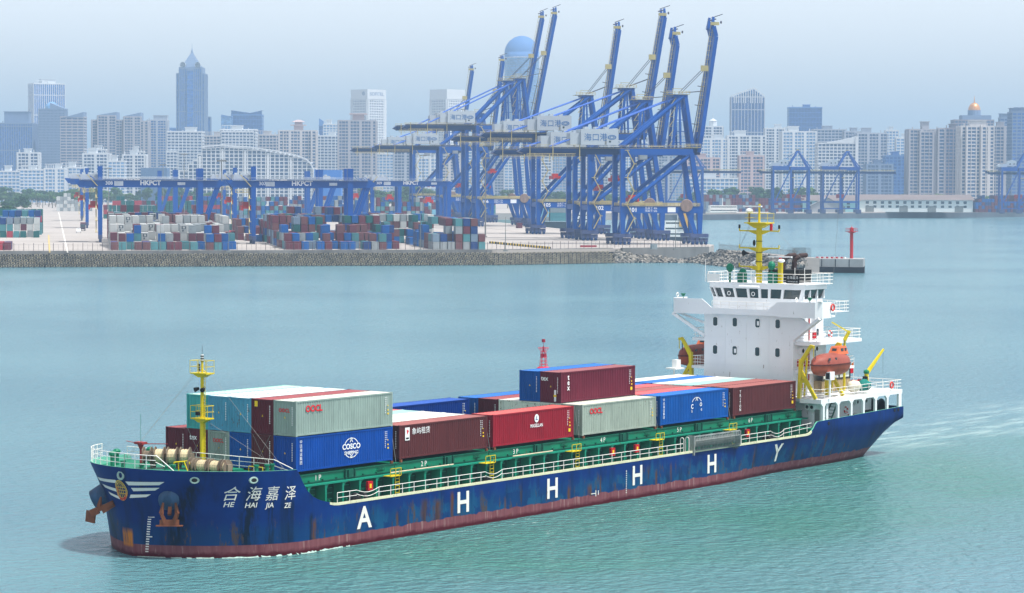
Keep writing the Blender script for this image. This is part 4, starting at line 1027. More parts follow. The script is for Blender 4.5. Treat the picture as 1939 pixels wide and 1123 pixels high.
# ------------------------------------------------------------------ land, sea wall, quays
def ground_mat(name, col, seams=True):
    m, t, bs = newmat(name); N = NT(t); co = N.co()
    a = N.noise(co, .02, 5, .6); b_ = N.noise(co, .3, 4, .7); s_ = N.noise(N.co('Object', (.15,.02,1)), 1, 4, .6)
    c = N.mix(N.ramp(a, .35, .65), mul(col, .9), mul(col, 1.08)); c = N.mix(N.ramp(b_, .5, .75, 0, .25), c, mul(col, .7)); c = N.mix(N.ramp(s_, .52, .7, 0, .35), c, mul(col, .62))
    N.l(c, bs.inputs['Base Color']); bs.inputs['Roughness'].default_value = .9; return m
CONC = ground_mat('yard_concrete', S(164,158,154))
EDGE_U = 238.5
FARQ = [ground(1240,417.3,0), ground(1400,415.6,0), ground(1560,413.8,0), ground(1939,410.6,0), ground(2300,408,0)]
WALLP = [ground(-420,508.0,0), ground(0,506.0,0), ground(940,501.5,0), ground(1180,497.5,0), ground(1215,496,0), ground(1345,494.5,0)]
def at_z(p, z): return (p[0], p[1], z)
tip = ground(1352, 463.5, LZ)
eu, ev = toUV(tip); EDGE_U = eu
qv = toUV(ground(1240,417.3,0))[1]
poly = [at_z(p+FH*7, LZ) for p in WALLP]+[at_z(tip, LZ), at_z(UV(EDGE_U, qv+6), LZ)]
poly += [at_z(p+FH*.5, LZ) for p in FARQ[1:]]
poly += [at_z(AD(12000, 14000), LZ), at_z(AD(-12000, 14000), LZ), at_z(AD(-3000, 900), LZ)]
b = MB(); n = len(poly); b.add([(x,y,LZ) for x,y,z in poly]+[(x,y,-3) for x,y,z in poly], [tuple(range(n))]+[(i,(i+1)%n,(i+1)%n+n,i+n) for i in range(n)])
tag(b.build('ground', CONC), 'pale concrete port ground', None, None, 'structure')
WALLC = paint('wall_concrete', S(112,112,112), .9, .3, .15); ARM = paint('armour_concrete', S(168,162,146), .9, .4, .35, streak=False); DARKC = paint('dark_concrete', S(18,20,24), .8, .3, .2)
# sloping revetment with rows of hollow armour blocks
wall = thing('sea_wall', 'long sea wall faced with rows of pale hollow ring-shaped concrete blocks', 'sea wall', WALLP[1][:2]+(0,) if False else (WALLP[1].x, WALLP[1].y, 0))
off = Vector((WALLP[1].x, WALLP[1].y, 0))
b = MB(); bb = MB(); cap = MB()
W0, W1 = WALLP[0], WALLP[3]; segs = [(WALLP[0],WALLP[1]),(WALLP[1],WALLP[2]),(WALLP[2],WALLP[3])]
rg = random.Random(3)
for p, q in segs:
    d = (q-p); L = d.length; d.normalize(); nrm = Vector((-d.y, d.x, 0))
    if nrm.dot(FH) < 0: nrm = -nrm
    p2, q2 = p-off, q-off
    b.grid([[p2+Vector((0,0,-1.5))-nrm*2, p2+nrm*6.5+Vector((0,0,4.2)), p2+nrm*7.2+Vector((0,0,4.2))],[q2+Vector((0,0,-1.5))-nrm*2, q2+nrm*6.5+Vector((0,0,4.2)), q2+nrm*7.2+Vector((0,0,4.2))]])
    P4 = lambda o, z: (p2+nrm*o+Vector((0,0,z)), q2+nrm*o+Vector((0,0,z)))
    a0, a1 = P4(6.4,4.0); b0, b1 = P4(6.4,5.25); c0, c1 = P4(7.2,5.25); e0, e1 = P4(7.2,4.6)
    cap.add([a0,a1,b1,b0,c0,c1,e0,e1], [(0,1,2,3),(3,2,5,4),(4,5,7,6)])
    for r in range(5):
        z = .3+r*.84; o = .4+r*1.3; k = int(L/1.75)
        for i in range(k):
            t = (i+.5*(r%2)+rg.uniform(-.06,.06))*1.75
            c = p2+d*t+nrm*(o+rg.uniform(-.1,.1))+Vector((0,0,z+rg.uniform(-.05,.08)))
            if (p+d*t-CAM).dot(rt2)/(p+d*t-CAM).dot(fw)*FPX < -1010: continue
            ro, ri, n = .70, .47, 8; ax1 = d; ax2 = (nrm*.45+Vector((0,0,.9))).normalized(); axn = ax1.cross(ax2); vs = []
            if axn.dot(FH) > 0: axn = -axn
            a_ = rg.uniform(0,.6)
            for R2, hh in ((ro*.9,-.5),(ro,.1),(ro*.86,.34),(ri*1.15,.34),(ri,0),(ri*.8,-.6)):
                for j in range(n): g = 2*math.pi*j/n+a_; vs.append(c+ax1*(R2*math.cos(g))+ax2*(R2*.72*math.sin(g))+axn*hh)
            bb.add(vs, [(s*n+j, s*n+(j+1)%n, (s+1)*n+(j+1)%n, (s+1)*n+j) for s in range(5) for j in range(n)])
b.build('slope', DARKC, wall); bb.build('armour_facing', ARM, wall); cap.build('parapet', WALLC, wall)  # slope painted near-black so the block holes and gaps read as shaded recesses
# plain wall east of the armour, then the mole
b = MB()
def wallseg(p, q, z, th=1.2, m=0):
    p = Vector(p); q = Vector(q); d = (q-p).normalized(); nrm = Vector((-d.y,d.x,0))*th
    vs = []
    for zz in (-2, z): vs += [(p.x,p.y,zz),(q.x,q.y,zz),(q.x+nrm.x,q.y+nrm.y,zz),(p.x+nrm.x,p.y+nrm.y,zz)]
    b.add(vs, [(0,3,2,1),(4,5,6,7),(0,1,5,4),(1,2,6,5),(2,3,7,6),(3,0,4,7)], m)
wallseg(WALLP[3]+FH*5.5, WALLP[5]+FH*6.2, 5.25)
tag(b.build('harbour_wall', WALLC), 'plain grey concrete wall between the ring blocks and the rubble bank', 'wall')
MZ = 4.9; M0, M1 = ground(1366,474.2,MZ), ground(1524,488.6,MZ)
dm = (M1-M0); dm.z = 0; dm.normalize(); nm = Vector((-dm.y,dm.x,0)); nm = nm if nm.dot(FH) > 0 else -nm
b = MB(); vs = []
A4 = [M0-dm*6, M1, M1+nm*5, M0+nm*5-dm*6]
b.add([(p.x,p.y,z) for z in (-2,MZ) for p in A4], [(0,3,2,1),(4,5,6,7),(0,1,5,4),(1,2,6,5),(2,3,7,6),(3,0,4,7)])
tag(b.build('mole', CONC), 'narrow concrete mole running out to the red beacon', None, None, 'structure')
# caisson at the end of the mole
c0, c1 = ground(1530,515.5,0), ground(1634,516.5,0); dc = (c1-c0).normalized(); ncs = Vector((-dc.y,dc.x,0)); ncs = ncs if ncs.dot(FH) > 0 else -ncs
cz = level(1580,490,(c0-CAM).dot(fw)).z
b = MB(); q = [c0-dc*1, c1, c1+ncs*14, c0+ncs*14-dc*1]
b.add([(p.x,p.y,z) for z in (1.8,cz) for p in q], [(0,3,2,1),(4,5,6,7),(0,1,5,4),(1,2,6,5),(2,3,7,6),(3,0,4,7)], 0)
q2 = [p for p in q]; b.add([((p-ncs*.0).x,(p).y,z) for z in (-2,1.8) for p in [c0-ncs*.3-dc*1.2, c1-ncs*.3+dc*.4, c1+ncs*14, c0+ncs*14-dc*1]], [(0,3,2,1),(4,5,6,7),(0,1,5,4),(1,2,6,5),(2,3,7,6),(3,0,4,7)], 1)
for k in range(1,4): p = c0+(c1-c0)*(k/4); b.box(p.x-.1,p.x+.1,p.y-.1,p.y+.1,1.9,cz-.05,1)
cs = b.build('mole_head', [paint('caisson_concrete', S(150,154,156), .85, .15, .3, rust=.1), DARKC])
tag(cs, 'pale concrete block with dark tidal band at the end of the mole', 'breakwater')
b = MB(); rg = random.Random(8)
for i in range(12):
    p = c0+(c1-c0)*(.15+i*.045)+ncs*6; b.box(p.x-.5,p.x+.5,p.y-.4,p.y+.4,cz,cz+.5,i%2)
b.build('painted_kerb', [REDM, WHITE], cs)
# rubble banks
ROCK = paint('rock_pale', S(134,130,124), .9, .4, .5, streak=False); ROCKD = paint('rock_dark', S(66,68,70), .9, .4, .5, streak=False)
def rubble(name, lab, pts, width, hmax, n, seed, smin=.5, smax=1.3, dirv=None):
    b = MB(); rg = random.Random(seed)
    for i in range(n):
        t = rg.random(); k = min(len(pts)-2, int(t*(len(pts)-1))); u = t*(len(pts)-1)-k
        p = pts[k]+(pts[k+1]-pts[k])*u; w = rg.random(); hh = hmax[k]+(hmax[k+1]-hmax[k])*u
        s = rg.uniform(smin, smax); c = p+(dirv or FH)*(width*w)+Vector((0,0,hh*w*rg.uniform(.75,1.05)-.2))
        R3 = Matrix.Rotation(rg.random()*6.3,3,'Z')@Matrix.Rotation(rg.uniform(-.7,.7),3,'X')
        e = [R3@Vector((x*s*rg.uniform(.6,1.1),y*s*rg.uniform(.5,.9),z*s*rg.uniform(.4,.8)))*.6 for x in (-1,1) for y in (-1,1) for z in (-1,1)]
        b.add([c+v for v in e], [(0,1,3,2),(4,6,7,5),(0,4,5,1),(2,3,7,6),(0,2,6,4),(1,5,7,3)], 0 if rg.random() < .7 else 1)
    o = b.build(name, [ROCK, ROCKD]); tag(o, lab, None, None, 'stuff'); return o
rubble('rubble_bank', 'heap of pale broken rocks along the mole', [Vector((p.x,p.y,0))-nm*6.5 for p in (M0-dm*4, M0+(M1-M0)*.5, M1+dm*2)], 6.8, [5.0,5.0,4.2], 1900, 2, dirv=nm)
rubble('rubble_bank', 'spread of pale rocks where the plain wall meets the mole', [ground(1300,497,0),ground(1340,499,0),ground(1385,503,0)], 9, [1.0,3.6,5.0], 500, 12)
rubble('rubble_bank', 'low line of broken rocks at the foot of the plain wall', [ground(1165,498,0),ground(1200,497,0),ground(1250,497,0),ground(1300,497,0)], 5.5, [5,3.0,2.4,.6], 500, 5)
# yard markings and rails laid in the concrete
b = MB()
def strip(p, q, w, m=0, z=LZ+.02):
    p = Vector(p); q = Vector(q); d = (q-p).normalized(); n = Vector((-d.y,d.x,0))*w/2; b.quad(*[(v.x,v.y,z) for v in (p-n,q-n,q+n,p+n)], m=m)
strip(ground(128,478), ground(111,402), .5); strip(ground(94,478),ground(92,445),.5,1)
for u_ in (UV(203.5,960), UV(EDGE_U-3.5,1000)):
    pass
for u in (203.5, 234.0): strip(UV(u,975), UV(u,1900), .35, 2)
for k in range(14): strip(UV(206+2*k%28, 1010+k*23), UV(232, 1012+k*23), .35, 1) if k % 2 else None
tag(b.build('road_markings', [paint('line_white', S(214,212,206), .8, .1), paint('line_yellow', S(196,170,96), .8, .1), paint('rail_brown', S(112,92,80), .8, .2)]), None, None, None, 'structure')
# fence along the wall
fence = thing('port_fence', 'see-through steel fence with dark posts along the top of the sea wall', 'fence', (off.x, off.y, 5))
fpts = [WALLP[0]+FH*7.0, WALLP[1]+FH*7.0, WALLP[2]+FH*7.0, WALLP[3]+FH*7.0, WALLP[5]+FH*7.5]
pm = MB(); ms = MB()
for p, q in zip(fpts, fpts[1:]):
    d = q-p; L = d.length; k = int(L/3.3)
    for i in range(k):
        c = p+d*(i/k)-off; c.z = 0
        if (c+off-CAM).dot(rt2)/(c+off-CAM).dot(fw)*FPX < -1000: continue
        pm.box(c.x-.06,c.x+.06,c.y-.06,c.y+.06,.2,2.9); c2 = p+d*((i+.5)/k)-off; ms.box(c2.x-.025,c2.x+.025,c2.y-.025,c2.y+.025,.2,2.5)
    for z in (.6,2.5): ms.tube((p.x-off.x,p.y-off.y,z),(q.x-off.x,q.y-off.y,z),.025,3)
pm.build('posts', paint('fence_post', S(84,70,76), .6, .1), fence); ms.build('mesh_wires', paint('fence_wire', S(120,120,124), .6, .1), fence)
fence2 = MB(); A_, B_ = M0-nm*.8, M1-nm*.8
for i in range(70):
    c = A_+(B_-A_)*(i/69); fence2.box(c.x-.05,c.x+.05,c.y-.05,c.y+.05,MZ,MZ+2.4+(.6 if i % 9 == 0 else 0))
fence2.tube((A_.x,A_.y,MZ+2),(B_.x,B_.y,MZ+2),.05,3); fence2.tube((A_.x,A_.y,MZ+.5),(B_.x,B_.y,MZ+.5),.05,3)
tag(fence2.build('palisade_fence', paint('palisade', S(110,112,112), .6, .2)), 'close-barred grey palisade fence along the mole', 'fence')
b = MB(); p = M1-dm*3
for i in range(16):
    for j in range(2): b.box(p.x+UD.x*(i*.4-3)-.04+j*.1,p.x+UD.x*(i*.4-3)+.04+j*.1,p.y+UD.y*(i*.4-3)-.04+j*2,p.y+UD.y*(i*.4-3)+.04+j*2,MZ,MZ+3.3)
tag(b.build('steel_gate', paint('gate_grey', S(84,90,92), .6, .2)), 'dense grey steel gate closing the end of the mole', 'gate')
# beacons
bp = c0+(c1-c0)*.77+ncs*7
def beacon():
    t = thing('beacon_post', 'slim red beacon column with gallery and lantern on the mole head', 'beacon', (bp.x,bp.y,cz))
    d_ = (Vector((bp.x,bp.y,cz))-CAM).dot(fw); h = (490-430)*d_/FPX
    b = MB(); b.tube((0,0,0),(0,0,h*.86),.55,10); b.build('column', REDM, t)
    b = MB(); b.tube((0,0,h*.80),(0,0,h*.84),.7,12,1.5); b.box(-1.5,1.5,-1.5,1.5,h*.84,h*.855); rail(b,[(-1.4,-1.4,h*.855),(1.4,-1.4,h*.855),(1.4,1.4,h*.855),(-1.4,1.4,h*.855),(-1.4,-1.4,h*.855)],1.0,1.4,(1,.5),.06); b.build('gallery', REDM, t)
    b = MB(); b.tube((0,0,h*.86),(0,0,h*.97),.6,10); b.tube((0,0,h*.97),(0,0,h*1.0),.35,8,.1); b.tube((0,0,h),(0,0,h*1.06),.04,4); b.build('lantern', REDM, t)
beacon()
def lattice_buoy():
    p = ground(1029,700.5,0); t = thing('lattice_beacon', 'red lattice beacon with flared top in the water behind the stacked containers', 'beacon', (p.x,p.y,0)); k = (p-CAM).dot(fw)/FPX
    b = MB(); b.tube((0,0,-.8),(0,0,.35),1.0,18); b.tube((0,0,.35),(0,0,.5),1.05,18,.8); b.build('float', paint('buoy_red', S(196,30,60), .5, .1), t)
    b = MB(); H = 55*k; z1 = .45+29*k; rb, rt_ = 7.2*k, 5.0*k
    for i in range(6):
        a = i*math.pi/3; P = lambda r, z: (r*math.cos(a), r*math.sin(a), z); b.tube(P(rb,.45), P(rt_,z1), .045, 5); b.tube(P(rt_,z1), P(10*k,z1+7.5*k), .035, 5)
    for z, r in ((6*k,6.8*k),(12*k,6.4*k),(19*k,5.8*k),(z1,5*k),(z1+7.5*k,10*k)): b.ring((0,0,.4+z if z < z1 else z), r, .035, 'z', 12, 4)
    b.build('lattice', paint('buoy_red', S(196,30,60)), t)
    b = MB(); b.lathe((0,0,.4),[(5.7*k,19*k),(5.2*k,26*k)],6,'z'); b.build('daymark', paint('buoy_crimson', S(150,24,50), .5, .1), t)
    b = MB(); b.tube((0,0,z1),(0,0,z1+10*k),.16,8); b.tube((0,0,z1+10*k),(0,0,z1+17*k),.04,5); b.tube((0,0,z1+18*k),(0,0,z1+24*k),.28,10); b.build('topmark', paint('buoy_crimson', S(150,24,50)), t)
lattice_buoy()

# ------------------------------------------------------------------ quay cranes
CB = paint('crane_blue', S(0,74,154), .45, .1, .05, streak=False); CBD = paint('crane_blue_dark', S(0,44,96), .5, .15, .1); CY = paint('crane_yellow', S(170,158,110), .55, .15, .3)
CWH = paint('house_pale', S(168,178,188), .5, .04, .05); CRED = paint('spreader_red', S(190,40,40), .5, .1); CTX = paint('crane_lettering', S(226,230,236), .5, .03); CTB = paint('sign_blue', S(46,96,156), .5, .05); BOG = paint('bogie_slate', S(64,76,116), .6, .2, .3)
def sts(num, d, lat, zg, za, zt, tipdx, kink, label, gauge=30.5, W=15, cs=1):
    u, v = toUV(AD(lat, d)); p = UV(u, v)
    t = thing('quay_crane', label, 'quay crane', (p.x,p.y,p.z), URZ, 'blue ship-to-shore cranes on the quay'); G = gauge
    zg -= LZ; za -= LZ; zt -= LZ; pb = 13.6
    for x in (0, G):
        for y in (0, W):
            tx = x-(3.4 if x else 0)
            b = MB(); b.bar((x,y,pb+.6),(tx,y,zg-1),2.3,1.9,2.1,1.8)
            s = 1 if y == 0 else -1
            b.bar((x,y,pb-.5),(x+(1.6 if x == 0 else -1.6)*0,y,4.2),2.3,2.2,1.7,1.6)
            b.bar((x+(4.2 if x == 0 else -4.6),y,pb-.5),(x+(1.6 if x == 0 else -1.6),y,4.2),2.0,2.0,1.5,1.5)
            b.build('leg', CB, t)
            b = MB()
            b.box(x-3.6 if x == 0 else x-3.9,x+3.4 if x == 0 else x+3.4,y-1.1,y+1.1,2.8,4.3,0)
            for k in range(4): b.box(x-3.4+k*1.75,x-1.95+k*1.75,y-.8,y+.8,1.1,2.6,0); b.tube((x-2.7+k*1.75,y-.9,.62),(x-2.7+k*1.75,y+.9,.62),.6,8,m=1)
            b.build('bogie', [BOG, CBD], t)
    b = MB()
    for y in (0, W): b.box(-1.1,G+1.1,y-1.1,y+1.1,pb-1.4,pb+1.3)
    b.box(-.9,.9,0,W,pb-1.0,pb+1.0); b.box(G-.9,G+.9,0,W,pb-1.0,pb+1.0); b.build('portal_beam', CB, t)
    b = MB(); 
    for y in (0, W): b.box(-.5,G,y-1.3,y+1.2,pb+1.32,pb+1.4); rail(b,[(-.5,y-1.3,pb+1.4),(G,y-1.3,pb+1.4)],1.1,1.6,(1,.75,.5,.25),.07)
    b.build('walkway', CY, t)
    text('crane_number', num, CTX, t, (2.2,-1.13,pb-.85), (1,0,0), (0,0,1), 2.3, .02, 'LEFT')
    text('load_notice', '吊具下 40t\n吊钩下 50t', CTX, t, (8.6,-1.13,pb+.2), (1,0,0), (0,0,1), 1.05, .01, 'LEFT')
    b = MB(); b.box(17.6,20.8,-1.16,-1.11,pb-1.0,pb+1.0); b.build('notice_plate', CTX, t)
    b = MB(); b.lathe((G-5.6,-1.9,pb+1.6),[(0,-.25),(2.3,-.25),(2.5,0),(2.3,.25),(0,.25)],20,'y'); b.build('cable_reel', paint('reel_brown', S(132,112,104), .6, .25, 1), t)
    b = MB()
    for y in (0, W): b.tube((G-3.6,y,zg-1.5),(1,y,pb+1.2),.8,8); b.box(-1,G-3,y-.8,y+.8,zg-1.8,zg+.6)
    b.box(-.9,.9,0,W,zg-1.6,zg+.4); b.box(G-4.4,G-2.6,0,W,zg-1.6,zg+.4); b.build('cross_bracing', CB, t)
    ym = W/2
    b = MB()
    for y in (ym-3.2, ym+3.2): b.box(-38,G+1,y-.5,y+.5,zg-1.6,zg+1.2)
    for x in (-38,-30,-20,-10): b.box(x,x+.8,ym-3.2,ym+3.2,zg-1.1,zg+.6)
    b.extr([(-40,zg-.6),(-38,zg-1.3),(-38,zg+1)],ym-3.7,ym+3.7,'y'); b.build('girder', CBD, t)
    b = MB(); r2 = [(-39,ym-4.4,zg+.9),(G,ym-4.4,zg+.9)]; rail(b, r2, 1.1, 3.0, (1,.5), .06); b.box(-39,G,ym-4.6,ym-4.1,zg+.75,zg+.85)
    b.box(-37,-18,ym-4.6,ym-3.6,zg-2.6,zg-2.5); rail(b,[(-37,ym-4.4,zg-2.5),(-18,ym-4.4,zg-2.5)],1.1,3,(1,.5),.08)
    for x in (-36,-27,-16.5): b.box(x,x+.3,ym-4.5,ym-4.2,zg-4,zg+2)
    b.build('girder_walkway', CY, t)
    b = MB(); hw, hz0, hz1 = 15, zg+2.0, zg+8.2
    b.box(-hw-1,-1.2,ym-5,ym+5,hz0,hz1,0); b.box(-hw-5,-hw-1,ym-4,ym+4,hz0,hz1-1.5,0); b.box(-3,-1.2,ym-3,ym+5,hz1,hz1+.3,0)
    for x in (-14,-10,-6): b.box(x,x+1.6,ym-2,ym+2,hz1,hz1+.9,0)
    b.box(-5,-4.2,ym-5.04,ym-5,hz0+1.0,hz0+1.7,1); b.box(-6.6,-5.9,ym-5.04,ym-5,hz0+.2,hz0+2.2,2)
    mh = b.build('machinery_house', [CWH, GLASS, GREY], t)
    text('house_lettering', '海口港', CTB, mh, (-10.2,ym-5.06,zg+3.9), (1,0,0), (0,0,1), 3.1, .02)
    b = MB(); b.ring((0,0,0),1.0,.14,'y',18,4); b.ring((0,0,0),.55,.1,'y',14,4); me = b.mesh('house_emblem'); me.materials.append(CTB); o = link('house_emblem', me, mh); o.location = (-3.8,ym-5.06,zg+5.0); o.scale = (1.5,.2,.8)
    # A-frame and stays
    ax = G-3.4
    b = MB()
    for y in (ym-3.6, ym+3.6):
        b.bar((ax+1.5,y*1.0,zg+1),(ax-1.6,y,za),1.7,1.4,1.4,1.3); b.bar((ax-6.5,y,zg+1),(ax-4.6,y,za),1.1,1.0); b.bar((ax-3.4,y,zg+1),(ax-4,y,za-1),.7,.7)
        b.tube((ax-2.5,y,za-.4),(1,y,zg+1.5),.85,8)
    b.box(ax-6.5,ax-.8,ym-4.2,ym+4.2,za-.6,za+.3)
    for k in range(4): z = zg+3+k*(za-zg-4)/4; b.box(ax-5.9,ax-.4,ym-3.7,ym-3.4,z,z+.3)
    b.build('apex_frame', CB, t)
    b = MB()
    for y in (ym-3.4, ym+3.4): b.tube((ax-3,y,za),(-27,y,zg+1.4),.3,6)
    b.build('back_stays', paint('stay_blue', S(66,108,196), .4, .1), t)
    b = MB(); b.box(ax-9,ax,ym-4.6,ym+4.6,za+.3,za+.42); rail(b,[(ax-9,ym-4.5,za+.4),(ax,ym-4.5,za+.4)],1.2,1.5,(1,.5),.1); b.box(ax-7,ax-3,ym-4.5,ym-4.3,za+2.4,za+2.6); b.box(ax-6.9,ax-6.7,ym-4.5,ym-4.3,za,za+2.6)
    for k in range(5): z = zg+2+k*(za-zg-3)/5; b.box(ax-8,ax-5,ym-4,ym-3.7,z,z+.12); b.bar((ax-8,ym-4,z),(ax-5.5,ym-4,z+(za-zg-3)/5),.2)
    b.box(ax-2,ax+4.5,ym-5,ym-4.5,zg+1.2,zg+1.4); rail(b,[(ax-2,ym-5,zg+1.4),(ax+4.5,ym-5,zg+1.4)],1.1,1.6,(1,.5),.09)
    b.build('apex_platform', CY, t)
    # raised boom
    h0 = Vector((G+.4,0,zg-.6)); h1 = Vector((G+tipdx,0,zt)); dv = (h1-h0).normalized(); pv = Vector((-dv.z,0,dv.x))
    b = MB()
    for y in (ym-3.3, ym+3.3):
        Y = Vector((0,y,0)); e = h0+(h1-h0)*(.93 if not kink else .86)
        b.bar(h0+Y, h0+(h1-h0)*.12+Y, 2.2,1.4,3.6,1.5); b.bar(h0+(h1-h0)*.12+Y, e+Y, 3.6,1.5,3.1,1.5)
        if kink: b.bar(e+Y, e+(h1-h0)*.07+Y-pv*-1.6, 3.1,1.5,3.4,1.5); b.bar(e+(h1-h0)*.05+pv*1.9+Y, h1+pv*2.0+Y, 2.4,1.2,1.2,.8)
        else: b.bar(e+Y, h1+Y+pv*.8, 2.4,1.1,1.0,.7)
    for k in range(9): c = h0+(h1-h0)*(.1+k*.1); b.bar(c+Vector((0,ym-3.3,0)), c+Vector((0,ym+3.3,0)), .6,.7)
    b.build('boom', CB, t)
    b = MB(); L = (h1-h0).length; q = lambda s, o, y: h0+dv*(L*s)+pv*o+Vector((0,y,0))
    for k in range(int(L/2.2)): s = .15+.8*k/int(L/2.2); b.bar(q(s,1.5,ym-4.2), q(s,2.8,ym-4.2), .12); 
    b.bar(q(.15,2.8,ym-4.2), q(.95,2.8,ym-4.2), .14); b.bar(q(.15,1.9,ym-4.2), q(.95,1.9,ym-4.2), .16); 
    b.box(q(.62,2.6,0).x-1.6,q(.62,2.6,0).x+1.2,ym-5,ym-4,q(.62,0,0).z-1,q(.62,0,0).z+1.2); b.box(q(.95,1.2,0).x-1.8,q(.95,1.2,0).x+1.5,ym-5,ym-4,q(.95,0,0).z-.4,q(.95,0,0).z+.8)
    b.build('boom_ladder', CY, t)
    b = MB()
    for s in (.45,.62): 
        for y in (ym-2.6, ym+2.6): b.tube(q(s,1.8,y), (ax-3,y,za+1.0), .13, 4)
    for s in (.2,.34,.48): b.bar(q(s,1.5,ym-3.6), q(s,4.3,ym-3.6), .3)
    b.tube(q(.62,2.4,ym-3), q(.1,3.2,ym-3), .16, 4); b.tube(q(.97,3.0,ym-2), q(.99,.5,ym-2), .25, 4); b.bar(q(.99,2.6,ym-3), q(1.03,-1.5,ym-3), .3); b.blob(q(.97,-1.4,ym-3),.4,.4,.6,8,5)
    b.build('boom_rigging', paint('rigging_dark', S(70,66,84), .6, .2), t)
    # stairs, ladder tower, spreader, cab
    b = MB(); z = 5; k = 0; n_ = max(6, int((zg-6)/4.6)); dz = (zg-5)/n_
    for k in range(n_):
        xa, xb = (1.4,4.2) if k % 2 == 0 else (4.2,1.4); b.bar((xa,-1.6,5+k*dz),(xb,-1.6,5+(k+1)*dz),.7,.32); b.box(min(xa,xb)-.9 if xb < 3 else xb-.2,xb+.9,-2.0,-1.2,5+(k+1)*dz-.1,5+(k+1)*dz+.15)
    b.build('zigzag_stair', CY, t)
    b = MB(); b.box(8,11,ym-1.5,ym+1.5,zg-3.6,zg-1.4,0); b.build('operator_cab', [CWH], t)
    zs = {'101':17.2,'102':25,'105':26,'106':29}.get(num, 21)
    b = MB(); xs = {'105':9,'106':9,'101':5.2}.get(num, 12)
    b.box(xs-1.6,xs+1.6,ym-5,ym+5,zs,zs+.7); b.box(xs-1.3,xs+1.3,ym-1.5,ym+1.5,zs+.7,zs+2.0); b.box(xs-1.8,xs-1.2,ym-5.2,ym+5.2,zs-.6,zs+.9); b.box(xs+1.2,xs+1.8,ym-5.2,ym+5.2,zs-.6,zs+.9)
    b.build('spreader', CRED, t)
    b = MB()
    for sx in (-1.2,1.2):
        for y in (ym-3,ym+3): b.tube((xs+sx,y,zs+1),(xs+sx,y,zg-1),.06,3)
    b.build('hoist_ropes', GREY, t)
K1, K2, K3 = (41.5,63,93.3), (49,69,103.3), (58.5,84.3,122.8)
for num, d, lat, K, dx, kink, lab in (('101',1010,42.6,K1,8,True,'nearest blue quay crane numbered 101, boom raised with a kinked tip'),
    ('102',1077,31.9,K1,8,True,'blue quay crane numbered 102, just behind crane 101'),
    ('103',1110,26.6,K2,9.5,False,'tall blue quay crane whose raised boom stands third from the right'),
    ('105',1205,12.0,K2,8.5,False,'blue quay crane numbered 105 whose raised boom stands alone mid-row'),
    ('106',1400,-18.5,K3,13,False,'tallest blue quay crane, numbered 106, right one of the tallest pair'),
    ('107',1432,-25.0,K3,13,False,'very tall blue quay crane, left one of the tallest pair of booms'),
    ('108',1535,-42.0,K2,7.5,False,'blue quay crane with second boom from the left, before the white hotel'),
    ('109',1668,-63.0,K2,8.5,False,'farthest blue quay crane numbered 109, leftmost raised boom')):
    sts(num, d, lat, *K, dx, kink, lab)

